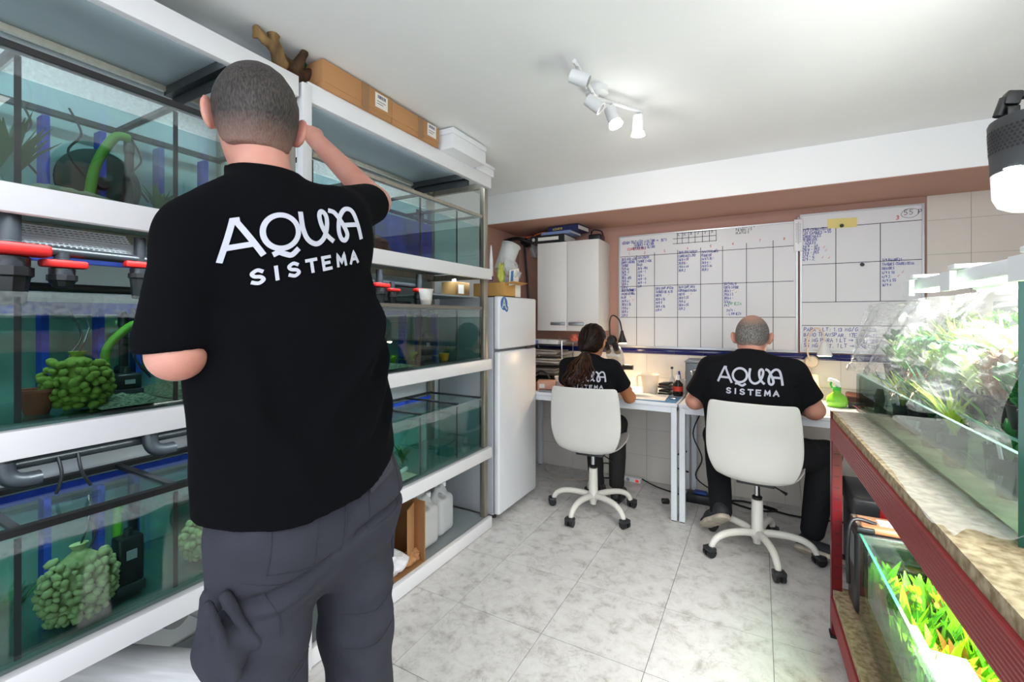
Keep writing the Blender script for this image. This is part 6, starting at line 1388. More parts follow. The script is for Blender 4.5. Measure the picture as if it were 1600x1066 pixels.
def hand_sdf(p, w, d, n, s=1.0, curl=.5, side=1):
    """hand from wrist w along d, palm facing n; side=+1 puts the thumb to d x n"""
    w, d, n = V(w), V(d).normalized(), V(n); n = (n - d * n.dot(d)).normalized(); t = d.cross(n) * side
    at = lambda a, b, c: tuple(w + (d * a + t * b + n * c) * s)
    r = s_cone(p, at(.0, 0, 0), at(.025, 0, 0), .026 * s, .028 * s, (tuple(n), .72))
    r = smin(r, s_cone(p, at(.03, .014, 0), at(.082, .024, 0), .022 * s, .017 * s, (tuple(n), .62)), .012)
    r = smin(r, s_cone(p, at(.03, -.014, 0), at(.078, -.026, 0), .022 * s, .016 * s, (tuple(n), .62)), .012)
    r = smin(r, s_cone(p, at(.03, 0, 0), at(.084, 0, 0), .022 * s, .017 * s, (tuple(n), .62)), .012)
    for b, L, rr in ((.031, .072, .0088), (.0105, .080, .009), (-.0105, .075, .0087), (-.030, .058, .0078)):
        a0 = .084 - abs(b) * .12; pos = V((a0, b, 0)); ang = 0.0
        for f, tw in ((.45, .55), (.31, .9), (.24, .6)):
            ang += curl * tw; nx = pos + V((math.cos(ang) * L * f, b * .10 * f, math.sin(ang) * L * f))
            q = s_cone(p, at(*pos), at(*nx), rr * s, rr * .9 * s); r = smin(r, q, .003); pos = nx; rr *= .92
    pos = V((.022, .026, .004)); nx = V((.052, .050, .014 + .01 * curl)); r = smin(r, s_cone(p, at(*pos), at(*nx), .016 * s, .011 * s), .010)
    n2 = V((.080, .052 - .012 * curl, .020 + .022 * curl)); r = smin(r, s_cone(p, at(*nx), at(*n2), .0108 * s, .0098 * s), .003)
    n3 = V((.104, .044 - .02 * curl, .022 + .034 * curl)); r = smin(r, s_cone(p, at(*n2), at(*n3), .0098 * s, .008 * s), .003)
    return r
def skin_mat(name, col, col2): return mat(name, col, .5, col2=col2, scale=9, bump=.06, bscale=400, sss=.25, lo=.3, hi=.7)
M_skinA = skin_mat('skin_light', '#c99484', '#b87b6c')
M_skinB = skin_mat('skin_tan', '#b97d55', '#a86a45')
M_skinC = skin_mat('skin_rosy', '#cd9582', '#bb7d6b')
M_shirt = mat('black_polo_cotton', '#07080b', 1.0, bump=.1, bscale=900, spec=.09)
M_shirt2 = mat('black_tee_cotton', '#101114', .95, bump=.12, bscale=900, spec=.15)
M_trou = mat('grey_work_trousers', '#33343d', .9, var=.18, scale=14, bump=.25, bscale=500, spec=.25)
M_trou2 = mat('black_trousers', '#15161a', .9, var=.3, scale=10, bump=.2, bscale=400, spec=.25)
M_trou3 = mat('dark_trousers', '#1a1818', .85, var=.3, scale=10, bump=.2, bscale=400)
M_print = mat('white_shirt_print', '#b6b8c4', .8, spec=.2)
def hair_mat(name, dark, light, skin, z0, z1, crown=None, top=None):
    m = bpy.data.materials.new(name); m.use_nodes = True; nt = m.node_tree; N = nt.nodes.new; L = nt.links.new; b = nt.nodes['Principled BSDF']; b.inputs['Roughness'].default_value = .6
    tc = N('ShaderNodeTexCoord'); mp = N('ShaderNodeMapping'); mp.inputs['Scale'].default_value = (1, 1, .28); L(tc.outputs['Object'], mp.inputs[0])
    n = N('ShaderNodeTexNoise'); n.inputs['Scale'].default_value = 330; n.inputs['Detail'].default_value = 3; L(mp.outputs[0], n.inputs['Vector'])
    r = N('ShaderNodeValToRGB'); r.color_ramp.elements[0].position = .36; r.color_ramp.elements[1].position = .68; r.color_ramp.elements[0].color = srgb(dark); r.color_ramp.elements[1].color = srgb(light); L(n.outputs['Fac'], r.inputs[0])
    s = N('ShaderNodeSeparateXYZ'); L(tc.outputs['Object'], s.inputs[0])
    g = N('ShaderNodeMapRange'); g.inputs['From Min'].default_value = z0; g.inputs['From Max'].default_value = z1; g.inputs['To Min'].default_value = .8; g.inputs['To Max'].default_value = 0.0; L(s.outputs['Z'], g.inputs['Value'])
    fac = g.outputs[0]
    if crown:
        vd = N('ShaderNodeVectorMath'); vd.operation = 'DISTANCE'; vd.inputs[1].default_value = crown[0]; L(tc.outputs['Object'], vd.inputs[0])
        c = N('ShaderNodeMapRange'); c.inputs['From Min'].default_value = crown[1] * .35; c.inputs['From Max'].default_value = crown[1]; c.inputs['To Min'].default_value = .85; c.inputs['To Max'].default_value = 0; L(vd.outputs['Value'], c.inputs['Value'])
        a = N('ShaderNodeMath'); a.operation = 'MAXIMUM'; L(fac, a.inputs[0]); L(c.outputs[0], a.inputs[1]); fac = a.outputs[0]
    mx = N('ShaderNodeMix'); mx.data_type = 'RGBA'; L(fac, mx.inputs['Factor']); L(r.outputs[0], mx.inputs['A']); mx.inputs['B'].default_value = srgb(skin); L(mx.outputs['Result'], b.inputs['Base Color'])
    bp = N('ShaderNodeBump'); bp.inputs['Strength'].default_value = .6; bp.inputs['Distance'].default_value = .003; L(n.outputs['Fac'], bp.inputs['Height']); L(bp.outputs[0], b.inputs['Normal'])
    return m
def dense(pts, step=.006, sm=True):
    if sm and len(pts) > 2: return [(p.x, p.y) for p in smooth_path([(x, y, 0) for x, y in pts], 7)]
    out = []
    for (x0, y0), (x1, y1) in zip(pts[:-1], pts[1:]):
        n = max(1, int(math.hypot(x1 - x0, y1 - y0) / step))
        out += [(x0 + (x1 - x0) * i / n, y0 + (y1 - y0) * i / n) for i in range(n)]
    return out + [pts[-1]]
LOGO = [([(.02, 0), (.38, .985), (.50, .985)], 0), ([(.44, .985), (.93, 0)], 0), ([(.2, .30), (.76, .30)], 0),
        ([(1.44 + .45 * math.cos(a), .52 + .46 * math.sin(a)) for a in [i * .2618 for i in range(25)]], 1), ([(1.20, -.06), (1.32, -.03), (1.45, -.10), (1.62, -.16), (1.80, -.04)], 1),
        ([(2.06, .97), (2.03, .55), (2.12, .20), (2.36, .03), (2.62, .15), (2.80, .46), (2.86, .80), (2.76, .97), (2.64, .86), (2.64, .56), (2.76, .24), (2.93, .05)], 1),
        ([(3.02, .97), (3.18, .88), (3.38, .50), (3.48, .18), (3.38, .01), (3.24, .08), (3.20, .36), (3.32, .74), (3.56, .97), (3.80, .88), (3.93, .46), (4.0, 0)], 1), ([(3.46, .47), (3.90, .44)], 0)]
def shirt_logo(shirt_o, person, cx, cz, width, tilt=0.0, shear=1.0, dy=1):
    """the shirt's print: strokes laid on the back of the shirt mesh by short rays along the facing direction"""
    me = shirt_o.data; bvh = BVHTree.FromPolygons([v.co[:] for v in me.vertices], [tuple(p.vertices) for p in me.polygons])
    s = width / 4.0; ct, st = math.cos(tilt), math.sin(tilt)
    def M(x, y):
        X = cx + x * ct - y * st * shear; Z = cz + x * st + y * ct
        h = bvh.ray_cast(V((X, -1.2 * dy, Z)), V((0, dy, 0)))
        if h[0] is None: return V((X, 0, Z))
        return h[0] + V((0, -.0025 * dy, 0))
    mb = MB()
    for pts, sm in LOGO: ribbon(mb, dense([((x - 2.0) * s, y * s) for x, y in pts], .006, bool(sm)), .145 * s, M)
    a = mb.build('logo_print', M_print, person); a['label'] = 'white rounded lettering AQUA across the back'
    mb = MB(); x = .62
    for ch in 'SISTEMA':
        x -= .07 if ch == 'I' else 0
        for stx in GLY[ch]: ribbon(mb, dense([((x - 2.0 + px * .30) * s, (-.74 + py * .34) * s) for px, py in stx], .005, ch == 'S'), .095 * s, M)
        x += .44 if ch == 'I' else .50
    b = mb.build('small_print', M_print, person); b['label'] = 'small white lettering SISTEMA below'
    for o in (a, b): o['kind'] = 'stuff'
def shoe(t, heel, toe, up, m, ms, name='shoe', s=1.0):
    h, e = V(heel), V(toe); f = (e - h).normalized(); u = V(up); u = (u - f * u.dot(f)).normalized(); r = f.cross(u); L = (e - h).length
    at = lambda a, b, c: tuple(h + f * a * L + r * b + u * c)
    def fs(X, Y, Z):
        p = (X, Y, Z)
        d = s_cone(p, at(.10, 0, .035), at(.55, 0, .03), .036 * s, .040 * s); d = smin(d, s_cone(p, at(.55, 0, .03), at(.86, .004, .02), .040 * s, .034 * s, (tuple(u), .75)), .02)
        d = smin(d, s_cone(p, at(.14, 0, .05), at(.2, 0, .09), .036 * s, .036 * s), .02)
        D = (X - h.x) * u.x + (Y - h.y) * u.y + (Z - h.z) * u.z
        return smax(smax(d, -D, .006), D - .095, .004)
    def so(X, Y, Z):
        p = (X, Y, Z); D = (X - h.x) * u.x + (Y - h.y) * u.y + (Z - h.z) * u.z
        d = s_cone(p, at(.10, 0, .0), at(.55, 0, .0), .041 * s, .045 * s); d = smin(d, s_cone(p, at(.55, 0, .0), at(.88, .004, 0), .045 * s, .038 * s), .02)
        return smax(smax(d, -D - .010, .003), D - .016, .003)
    c = (h + e) / 2; b = .22
    o = mesh_obj(name, sdf_mesh(name, fs, c - V((b, b, b)), c + V((b, b, b)), .008), m, t)
    mesh_obj('sole', sdf_mesh('sole', so, c - V((b, b, b)), c + V((b, b, b)), .007), ms, o)

# ------------------------------------------------------------------ the standing man
MB1 = (-.92, .64, 0)
P1 = thing('person', 'person in black polo and grey trousers standing at the racks with right arm raised', 'person', MB1, R(78))
hc1 = (-.040, .094, 1.728); HM1 = rotm(R(-16), R(-4), R(2))
LS, LE = (-.182, -.002, 1.440), (-.222, -.055, 1.215); LW = (-.10, .16, 1.205)
RS, RE, RW = (.145, .075, 1.545), (.360, .230, 1.650), (.262, .445, 1.880)
def body1(X, Y, Z):
    p = (X, Y, Z)
    d = head_sdf(p, hc1, HM1, 1.02)
    d = smin(d, s_cone(p, (-.04, .072, 1.66), (-.032, .035, 1.53), .056, .062), .03)
    t = s_cone(p, (.03, -.03, 1.0), (-.02, .02, 1.40), .15, .15, ((0, 1, 0), .62))
    t = smin(t, s_cone(p, LS, RS, .045, .045), .06); d = smin(d, t, .04)
    a = smin(s_cone(p, LS, LE, .050, .043), s_cone(p, LE, LW, .045, .030), .015); a = smin(a, hand_sdf(p, LW, (.3, .9, .15), (.8, -.2, -.4), 1.0, .6, 1), .012)
    b = smin(s_cone(p, RS, RE, .050, .042), s_cone(p, RE, RW, .043, .028), .02); b = smin(b, hand_sdf(p, RW, (-.15, .45, .85), (0, .9, -.4), 1.0, .7, -1), .012)
    return smin(smin(d, a, .02), b, .02)
bo = mesh_obj('body', sdf_sparse('body', body1, (-.40, -.25, .98), (.50, .62, 1.92), .0055), M_skinA, P1)
def hair1(X, Y, Z):
    p = (X, Y, Z); c = V(hc1); at = lambda x, y, z: tuple(c + HM1 @ V((x, y, z)) * 1.02); A = np.array(HM1).T
    lx = A[0, 0] * (X - c.x) + A[0, 1] * (Y - c.y) + A[0, 2] * (Z - c.z); ly = A[1, 0] * (X - c.x) + A[1, 1] * (Y - c.y) + A[1, 2] * (Z - c.z); lz = A[2, 0] * (X - c.x) + A[2, 1] * (Y - c.y) + A[2, 2] * (Z - c.z)
    d = s_ell(p, at(0, -.010, .024), (.0885, .106, .106), HM1)
    d = smin(d, s_ell(p, at(0, -.020, -.045), (.074, .066, .085), HM1), .03)
    d = d + vnoise(X, Y, Z, 160, 3) * .0012
    d = smax(d, ly - (.062 + .25 * (lz - .05)), .01)               # forehead
    side = np.maximum(np.abs(lx) - .05, 0); low = -.118 + side * 1.0
    d = smax(d, low - lz, .008)
    ear = np.maximum(ly + .045, 0) * 3.0 - .06
    return smax(d, np.minimum(ear, .06) - .02 - lz, .008)
mesh_obj('hair', sdf_mesh('hair', hair1, (-.17, -.05, 1.58), (.09, .25, 1.87), .0055), hair_mat('short_dark_hair', '#0f0d0c', '#453d39', '#a87c6d', 1.60, 1.72), P1)
for sx in (-1, 1): MB().ball(tuple(V(hc1) + HM1 @ V((sx * .033, .088, .008))), .0115, 12, 8).build('eye', mat('eye_white', '#e8e4df', .2), P1, smooth=True)
def shirt1(X, Y, Z):
    p = (X, Y, Z)
    t = s_cone(p, (.020, -.036, .90), (.004, -.012, 1.20), .214, .204, ((0, 1, 0), .70))
    t = smin(t, s_cone(p, (.004, -.012, 1.20), (-.03, .022, 1.40), .204, .175, ((0, 1, 0), .69)), .03)
    t = smin(t, s_ell(p, (-.03, .015, 1.40), (.19, .125, .17)), .05)
    sh = smin(s_cone(p, (LS[0] + .01, LS[1], LS[2] - .005), (-.04, .035, 1.535), .064, .07), s_cone(p, (RS[0], RS[1], RS[2] - .012), (-.035, .035, 1.535), .066, .068), .04)
    t = smin(t, sh, .05)
    t = smin(t, s_ell(p, (.10, -.03, 1.47), (.085, .05, .12)), .05)      # raised shoulder blade
    sl = s_cone(p, LS, (-.222, -.045, 1.235), .062, .064)
    sl = smax(sl, 1.226 - Z + (X + .2) * .10, .006); t = smin(t, sl, .030)
    RD = V(RE) - V(RS); en = V(RS) + RD * .84
    sr = s_cone(p, RS, tuple(en), .072, .060); rn = RD.normalized()
    sr = smax(sr, (X - en.x) * rn.x + (Y - en.y) * rn.y + (Z - en.z) * rn.z, .006); t = smin(t, sr, .045)
    c = smax(s_cone(p, (-.035, .045, 1.545), (-.040, .062, 1.605), .092, .072), -(Z - 1.53), .004); c = smax(c, Z - 1.612 - (Y - .06) * .12, .004); t = smin(t, c, .012)
    bk = np.clip((-Y + .03) / .06, 0, 1)
    # folds running from the raised right shoulder down to the left hip
    for (x0, z0, x1, z1, w, h) in ((.175, 1.33, -.02, 1.02, .020, .012), (.180, 1.24, .06, .98, .016, .012), (.17, 1.40, .08, 1.12, .018, .008), (.18, 1.14, .13, .98, .014, .010), (.12, 1.16, -.08, .96, .03, .008), (-.17, 1.30, -.10, 1.00, .02, .007), (-.18, 1.15, -.02, .95, .022, .008)):
        dx, dz = x1 - x0, z1 - z0; L = math.hypot(dx, dz); dx /= L; dz /= L
        u = (X - x0) * dx + (Z - z0) * dz; v = (X - x0) * dz - (Z - z0) * dx + .015 * np.sin(u * 14)
        t = t - bk * 2.1 * h * np.exp(-(v / w) ** 2) * np.clip(u / .05, 0, 1) * np.clip((L - u) / .08, 0, 1)
    t = t + vnoise(X, Y, Z, 26, 8) * .0035
    hem = .884 + 1.03 * (X + .08) ** 2 + .002 * np.sin(X * 40 + 1)
    t = smax(t, hem - Z, .005)
    hole = s_cone(p, (-.038, .058, 1.57), (-.042, .070, 1.67), .062, .060)
    return smax(t, -hole, .004)
s1 = mesh_obj('polo_shirt', sdf_sparse('polo_shirt', shirt1, (-.32, -.24, .84), (.42, .28, 1.68), .0065), M_shirt, P1)
def trousers1(X, Y, Z):
    p = (X, Y, Z)
    t = s_cone(p, (.030, -.035, 1.02), (.034, -.035, .86), .180, .196, ((0, 1, 0), .60))
    for c in ((-.05, -.075, .855), (.125, -.055, .86)): t = smin(t, s_ell(p, c, (.115, .088, .125)), .05)
    l = smin(s_cone(p, (-.062, -.02, .84), (-.078, -.035, .52), .108, .086), s_cone(p, (-.078, -.035, .52), (-.088, -.06, .07), .086, .074), .03)
    r = smin(s_cone(p, (.132, -.01, .84), (.160, -.0, .50), .106, .084), s_cone(p, (.160, 0, .50), (.178, -.03, .07), .084, .072), .03)
    l = smin(l, r, .012); t = smin(t, l, .035)
    def crease(x0, z0, x1, z1, w, h):
        dx, dz = x1 - x0, z1 - z0; L = math.hypot(dx, dz); dx /= L; dz /= L
        u = (X - x0) * dx + (Z - z0) * dz; v = (X - x0) * dz - (Z - z0) * dx + .01 * np.sin(u * 18)
        return h * np.exp(-(v / w) ** 2) * np.clip(u / .03, 0, 1) * np.clip((L - u) / .04, 0, 1)
    bk = np.clip((-Y) / .05, 0, 1)
    t = t + bk * (crease(.05, .80, .25, .855, .009, .022) + crease(.05, .80, -.15, .735, .012, .016) + crease(.048, .97, .048, .80, .006, .006) + crease(.02, .735, -.14, .705, .009, .008)
                  - crease(.06, .74, -.12, .715, .016, .010) - crease(.09, .73, .22, .77, .014, .008) - crease(-.14, .66, .0, .58, .018, .007) - crease(.10, .60, .24, .66, .016, .008) - crease(.24, .56, .1, .52, .016, .007) - crease(-.14, .50, .0, .54, .016, .008))
    t = t + vnoise(X, Y, Z, 30, 5) * .005 + vnoise(X, Y, Z * .6, 70, 9) * .0024
    return smax(t, .045 - Z, .006)
tr1 = mesh_obj('trousers', sdf_sparse('trousers', trousers1, (-.24, -.22, .03), (.32, .16, 1.04), .0065), M_trou, P1)
def pocket1(X, Y, Z):
    p = (X, Y, Z); d = smin(s_cone(p, (-.160, -.042, .740), (-.160, -.064, .665), .032, .050, ((1, .55, 0), .62)), s_ell(p, (-.157, -.070, .648), (.038, .056, .054)), .02)
    d = smin(d, s_cone(p, (-.182, -.086, .760), (-.150, -.122, .630), .009, .012), .008)
    d = smin(d, s_cone(p, (-.160, -.098, .770), (-.112, -.108, .660), .010, .012), .008)
    return d + vnoise(X, Y, Z, 60, 2) * .004 + vnoise(X, Y, Z, 130, 3) * .0015
po = mesh_obj('cargo_pocket', sdf_mesh('cargo_pocket', pocket1, (-.27, -.19, .55), (-.05, .04, .82), .006), M_trou, tr1)
_bt = BVHTree.FromPolygons([v.co[:] for v in tr1.data.vertices], [tuple(q.vertices) for q in tr1.data.polygons])
def on_trousers(x, z, off=.0012, d=(0, 1, 0)):
    h = _bt.ray_cast(V((x, -.8, z)) if d[1] else V((-.8 * d[0], z[0], z[1])), V(d)); return (h[0] - V(d) * off) if h[0] is not None else V((x, -.1, z))
M_seam = mat('trouser_seam', '#2b2c35', .95)
def seam(pts, r=.0010, name='seam'):
    P = []
    for (x0, z0), (x1, z1) in zip(pts[:-1], pts[1:]):
        n = max(2, int(math.hypot(x1 - x0, z1 - z0) / .012)); P += [on_trousers(x0 + (x1 - x0) * i / n, z0 + (z1 - z0) * i / n) for i in range(n)]
    P.append(on_trousers(*pts[-1])); return MB().tube(P, r, 5).build(name, M_seam, tr1, smooth=True)
seam([(.048, .93), (.045, .86), (.04, .79)])
seam([(-.165, .575), (-.08, .555), (-.0, .585)]); seam([(-.165, .565), (-.08, .545), (-.0, .575)])
seam([(.085, .60), (.16, .585), (.235, .615)]); seam([(.085, .52), (.16, .505), (.235, .535)])
seam([(-.10, .90), (-.105, .80), (-.02, .785), (-.015, .885)], .0007); seam([(.10, .92), (.105, .81), (.20, .835), (.20, .95)], .0007)
seam([(-.10, .755), (-.075, .70), (-.07, .66)], .0009); seam([(-.14, .79), (-.06, .765), (.02, .79)], .0007)
vs = []
for i in range(6):
    for j in range(4): vs.append(on_trousers(.105 + .016 * i, .925 - .010 * j + .006 * i, .004))
fl_ = MB().add(vs, [(i * 4 + j, i * 4 + j + 1, (i + 1) * 4 + j + 1, (i + 1) * 4 + j) for i in range(5) for j in range(3)]).build('pocket_flap', mat('trouser_flap', '#35363f', .9, bump=.2, bscale=500), tr1, smooth=True)
fl_.modifiers.new('solid', 'SOLIDIFY').thickness = .003
MB().obox((.236, -.025, .74), (.012, .05, .15), (0, R(4), 0)).build('tool_loop', mat('dark_strap', '#2b2d38', .9), tr1, bev=.004)
shoe(P1, (-.085, -.11, .011), (-.10, .17, .011), (0, 0, 1), mat('black_shoe', '#1b1c1e', .6), mat('grey_sole', '#7f8082', .7))
shoe(P1, (.185, -.08, .011), (.215, .20, .011), (0, 0, 1), mat('black_shoe', '#1b1c1e', .6), mat('grey_sole', '#7f8082', .7))
shirt_logo(s1, P1, -.022, 1.425, .30, R(16), .25)

# ------------------------------------------------------------------ the seated man
P2 = thing('person', 'person with cropped grey hair in a black tee sitting at the second desk', 'person', (-.045, 2.78, 0), R(-4))
hc2 = (.0, .105, 1.165); HM2 = rotm(0, R(-24), 0)
L2S, L2E, L2W = (-.195, .02, .985), (-.295, .045, .790), (-.10, .285, .790)
R2S, R2E, R2W = (.195, .02, .985), (.290, .05, .800), (.12, .30, .790)
def body2(X, Y, Z):
    p = (X, Y, Z); d = head_sdf(p, hc2, HM2, 1.03)
    d = smin(d, s_cone(p, (0, .07, 1.12), (0, .02, 1.02), .062, .070), .03)
    t = smin(s_cone(p, (0, -.03, .55), (0, .0, .92), .17, .17, ((0, 1, 0), .65)), s_cone(p, L2S, R2S, .05, .05), .06); d = smin(d, t, .04)
    for S_, E_, W_, sd in ((L2S, L2E, L2W, 1), (R2S, R2E, R2W, -1)):
        a = smin(s_cone(p, S_, E_, .056, .050), s_cone(p, E_, W_, .050, .032), .015)
        a = smin(a, hand_sdf(p, W_, (.35 * sd, .9, .02), (0, 0, -1), 1.0, .45, sd), .012); d = smin(d, a, .02)
    return d
mesh_obj('body', sdf_sparse('body', body2, (-.40, -.2, .52), (.40, .46, 1.32), .006), M_skinC, P2)
def hair2(X, Y, Z):
    p = (X, Y, Z); c = V(hc2); at = lambda x, y, z: tuple(c + HM2 @ V((x, y, z)) * 1.03); A = np.array(HM2).T
    l = [A[i, 0] * (X - c.x) + A[i, 1] * (Y - c.y) + A[i, 2] * (Z - c.z) for i in range(3)]
    d = s_ell(p, at(0, -.008, .023), (.086, .104, .106), HM2); d = smin(d, s_ell(p, at(0, -.020, -.03), (.074, .072, .07), HM2), .03)
    d = smax(d, l[1] - (.05 + .2 * (l[2] - .05)), .01); d = smax(d, -.078 + np.maximum(np.abs(l[0]) - .04, 0) * 1.0 - l[2], .008)
    return smax(d, np.minimum(np.maximum(l[1] + .045, 0) * 3 - .06, .06) - .02 - l[2], .008)
mesh_obj('hair', sdf_mesh('hair', hair2, (-.12, -.04, 1.04), (.12, .26, 1.30), .006), hair_mat('cropped_grey_hair', '#3c3a38', '#8d8884', '#bb8b78', 1.085, 1.15, ((0, .085, 1.285), .085)), P2)
for sx in (-1, 1): MB().ball(tuple(V(hc2) + HM2 @ V((sx * .033, .088, .008))), .0115, 12, 8).build('eye', mat('eye_white', '#e8e4df', .2), P2, smooth=True)
def shirt2(X, Y, Z):
    p = (X, Y, Z)
    t = s_cone(p, (0, -.045, .55), (0, -.035, .80), .215, .235, ((0, 1, 0), .62)); t = smin(t, s_ell(p, (0, .0, .92), (.235, .135, .15)), .05)
    t = smin(t, s_ell(p, (0, .06, .68), (.19, .17, .16)), .05)
    t = smin(t, smin(s_cone(p, L2S, (0, .02, 1.03), .068, .078), s_cone(p, R2S, (0, .02, 1.03), .068, .078), .04), .05)
    for S_, E_ in ((L2S, L2E), (R2S, R2E)):
        D = V(E_) - V(S_); en = V(S_) + D * .78; n = D.normalized(); s = s_cone(p, S_, tuple(en), .074, .078)
        s = smax(s, (X - en.x) * n.x + (Y - en.y) * n.y + (Z - en.z) * n.z, .006); t = smin(t, s, .04)
    c = smax(s_cone(p, (0, .03, 1.04), (0, .065, 1.098), .084, .070), Z - 1.102, .004); t = smin(t, c, .015)
    t = t + vnoise(X, Y, Z, 24, 14) * .004 + .006 * np.exp(-((np.abs(X) - .205) / .012) ** 2) * np.clip((-Y + .02) / .05, 0, 1) * (Z < .93)
    return smax(smax(t, .54 - Z, .006), -s_cone(p, (0, .06, 1.07), (0, .085, 1.15), .062, .060), .004)
s2 = mesh_obj('tee_shirt', sdf_sparse('tee_shirt', shirt2, (-.40, -.28, .50), (.40, .28, 1.14), .007), M_shirt2, P2)
def trousers2(X, Y, Z):
    p = (X, Y, Z)
    t = s_cone(p, (-.09, -.02, .565), (.09, -.02, .565), .110, .110)
    t = smin(t, smin(s_cone(p, (.10, -.02, .55), (.345, .245, .525), .105, .075), s_cone(p, (.345, .245, .525), (.285, .13, .14), .078, .058), .02), .04)
    t = smin(t, smin(s_cone(p, (-.10, -.02, .55), (-.215, .30, .545), .105, .075), s_cone(p, (-.215, .30, .545), (-.155, .06, .17), .076, .058), .02), .04)
    t = t + vnoise(X, Y, Z, 34, 6) * .005
    return smax(t, .075 - Z, .006)
mesh_obj('trousers', sdf_sparse('trousers', trousers2, (-.36, -.2, .06), (.46, .42, .70), .008), M_trou2, P2)
M_sn = mat('dark_sneaker', '#242529', .7); M_so = mat('cream_sole', '#c9bfae', .6, var=.35, scale=30)
shoe(P2, (-.125, -.015, .165), (-.265, .13, .025), (-.25, .55, .45), M_sn, M_so, 'sneaker')
shoe(P2, (.215, .10, .040), (.445, .06, .020), (.1, .55, .75), M_sn, M_so, 'sneaker')
shirt_logo(s2, P2, .005, .940, .30, 0)

# ------------------------------------------------------------------ the seated woman
P3 = thing('person', 'person with a long dark ponytail in a black tee looking into the microscope', 'person', (-.97, 2.79, 0), R(3))
hc3 = (.0, .085, 1.112); HM3 = rotm(R(-8), R(-14), 0)
L3S, L3E, L3W = (-.145, .01, .955), (-.205, .14, .790), (-.06, .30, .79)
R3S, R3E, R3W = (.148, .0, .955), (.235, .115, .765), (.17, .32, .80)
def body3(X, Y, Z):
    p = (X, Y, Z); d = head_sdf(p, hc3, HM3, .95)
    d = smin(d, s_cone(p, (0, .055, 1.05), (0, .01, .97), .047, .055), .03)
    t = smin(s_cone(p, (0, -.03, .55), (0, .0, .88), .13, .12, ((0, 1, 0), .65)), s_cone(p, L3S, R3S, .036, .036), .05); d = smin(d, t, .04)
    for S_, E_, W_, sd in ((L3S, L3E, L3W, 1), (R3S, R3E, R3W, -1)):
        a = smin(s_cone(p, S_, E_, .043, .038), s_cone(p, E_, W_, .038, .024), .015)
        a = smin(a, hand_sdf(p, W_, (.25 * sd, .9, .1), (.3 * sd, 0, -1), .88, .5, sd), .012); d = smin(d, a, .02)
    return d
mesh_obj('body', sdf_sparse('body', body3, (-.30, -.16, .52), (.32, .46, 1.25), .0055), M_skinB, P3)
M_hairw = mat('dark_brown_hair', '#26180f', .42, col2='#0d0806', scale=60, stretch=(1, 1, .12), bump=.4, bscale=120, spec=.14)
def hair3(X, Y, Z):
    p = (X, Y, Z); c = V(hc3); at = lambda x, y, z: tuple(c + HM3 @ V((x, y, z)) * .95); A = np.array(HM3).T
    l = [A[i, 0] * (X - c.x) + A[i, 1] * (Y - c.y) + A[i, 2] * (Z - c.z) for i in range(3)]
    d = s_ell(p, at(0, -.012, .026), (.090, .108, .108), HM3); d = smin(d, s_ell(p, at(0, -.05, -.035), (.066, .062, .06), HM3), .04)
    d = smin(d, s_cone(p, at(0, -.085, -.03), at(-.005, -.115, -.06), .045, .026), .03)
    ang = np.arctan2(l[0], l[2] + .10); d = d + .0016 * np.sin(ang * 46) + .006 * np.exp(-(l[0] / .004) ** 2) * (l[2] > .0)
    d = smax(d, l[1] - (.055 + .3 * (l[2] - .05)), .01)
    return smax(d, np.minimum(np.maximum(l[1] + .05, 0) * 1.9 - .06, .05) - .015 - l[2], .008)
hw = mesh_obj('hair', sdf_mesh('hair', hair3, (-.13, -.14, .98), (.13, .24, 1.25), .0055), M_hairw, P3)
mb = MB(); rn = random.Random(12)
for i in range(120):
    q = rn.uniform(0, 6.28); r0 = .032 * math.sqrt(rn.random()); ph = rn.uniform(0, 6.28); L = rn.uniform(.17, .235); sp = rn.uniform(.3, 1.25)
    pts = []
    for k in range(11):
        u = k / 10; w = .016 * math.sin(u * 12 + ph * .35) * u + .007 * math.sin(u * 7 + ph * 2) * u
        sx = (.6 + 2.4 * math.sin(min(1, u * 1.15) * math.pi * .62)) * sp
        pts.append((-.012 - .035 * u + math.cos(q) * r0 * sx + w, -.045 - .035 * math.sin(u * 2.2) - .035 * u + math.sin(q) * r0 * (.7 + .8 * u) + .5 * w, 1.055 - L * u))
    mb.tube(pts, [.0055 * (1 - .75 * (k / 10) ** 2) for k in range(11)], 5)
pt = mb.build('ponytail', mat('brown_hair_tail', '#44291a', .45, col2='#1a0f09', scale=50, spec=.2), hw, smooth=True); pt['kind'] = 'stuff'
MB().tube([(-.008 + .024 * math.cos(a), -.048 + .014 * math.sin(a), 1.052 + .01 * math.sin(a)) for a in [i * .449 for i in range(14)]], .006, 8, closed=True).build('hair_tie', M_black, hw, smooth=True)
for sx in (-1, 1): MB().ball(tuple(V(hc3) + HM3 @ V((sx * .031, .083, .008))), .011, 12, 8).build('eye', mat('eye_white', '#e8e4df', .2), P3, smooth=True)
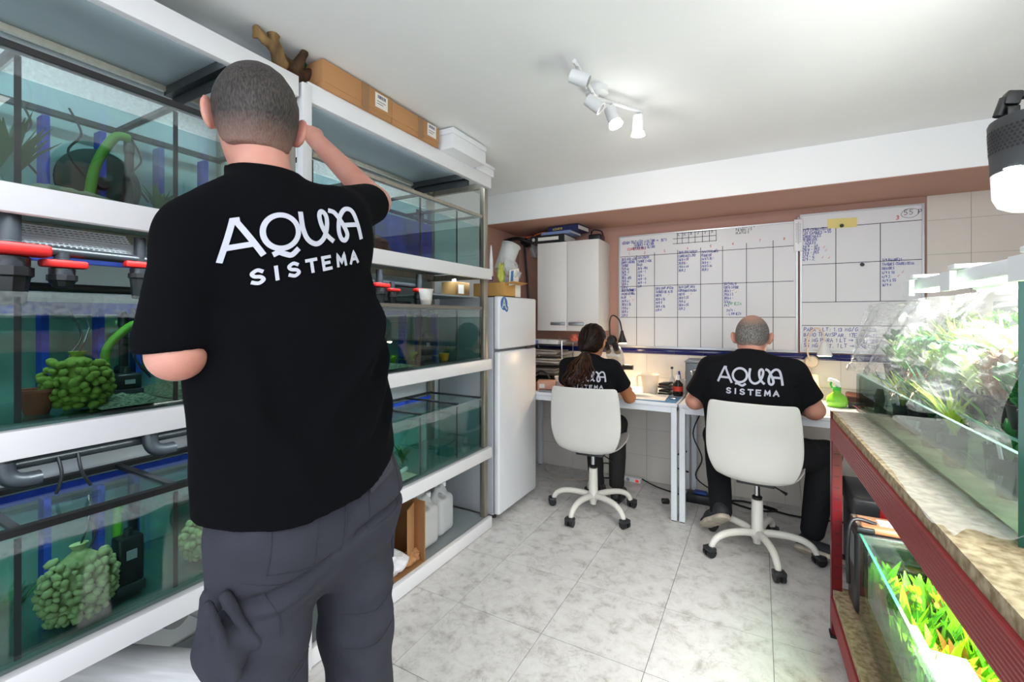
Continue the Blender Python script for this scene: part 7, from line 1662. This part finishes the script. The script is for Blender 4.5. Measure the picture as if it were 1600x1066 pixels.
def shirt3(X, Y, Z):
    p = (X, Y, Z)
    t = s_cone(p, (0, -.06, .55), (0, -.035, .78), .155, .150, ((0, 1, 0), .66)); t = smin(t, s_ell(p, (0, -.008, .875), (.165, .105, .13)), .05)
    t = smin(t, smin(s_cone(p, L3S, (0, .01, .985), .052, .06), s_cone(p, R3S, (0, .01, .985), .052, .06), .04), .045)
    for S_, E_ in ((L3S, L3E), (R3S, R3E)):
        D = V(E_) - V(S_); en = V(S_) + D * .62; n = D.normalized(); s = s_cone(p, S_, tuple(en), .058, .060)
        s = smax(s, (X - en.x) * n.x + (Y - en.y) * n.y + (Z - en.z) * n.z, .006); t = smin(t, s, .035)
    c = smax(s_cone(p, (0, .01, .99), (0, .035, 1.03), .068, .056), Z - 1.032, .004); t = smin(t, c, .015)
    t = t + vnoise(X, Y, Z, 28, 17) * .0035
    return smax(smax(t, .54 - Z, .006), -s_cone(p, (0, .035, 1.01), (0, .06, 1.08), .049, .047), .004)
s3 = mesh_obj('tee_shirt', sdf_sparse('tee_shirt', shirt3, (-.30, -.22, .50), (.32, .22, 1.06), .0065), M_shirt2, P3)
def trousers3(X, Y, Z):
    p = (X, Y, Z); t = s_cone(p, (-.07, -.03, .555), (.07, -.03, .555), .095, .095)
    for sx in (-1, 1):
        t = smin(t, smin(s_cone(p, (sx * .08, -.02, .54), (sx * .095 + .02, .33, .535), .085, .060), s_cone(p, (sx * .095 + .02, .33, .535), (sx * .07 + .04, .30, .12), .062, .052), .02), .03)
    return smax(t + vnoise(X, Y, Z, 34, 26) * .004, .10 - Z, .006)
mesh_obj('trousers', sdf_sparse('trousers', trousers3, (-.22, -.18, .06), (.24, .44, .68), .008), M_trou3, P3)
for sx in (-1, 1):
    def foot(X, Y, Z):
        p = (X, Y, Z); x = sx * .07 + .04
        return smin(s_cone(p, (x, .30, .13), (x, .285, .045), .032, .030), s_cone(p, (x, .28, .04), (x + sx * .01, .43, .028), .030, .022), .02)
    mesh_obj('foot', sdf_mesh('foot', foot, (sx * .07 - .02, .22, -.0), (sx * .07 + .12, .48, .18), .006), M_skinB, P3)
    shoe(P3, (sx * .07 + .04, .245, .011), (sx * .08 + .04, .475, .011), (0, 0, 1), mat('black_sandal', '#17181a', .5), M_black, 'sandal', .9)
shirt_logo(s3, P3, .01, .885, .235, 0)
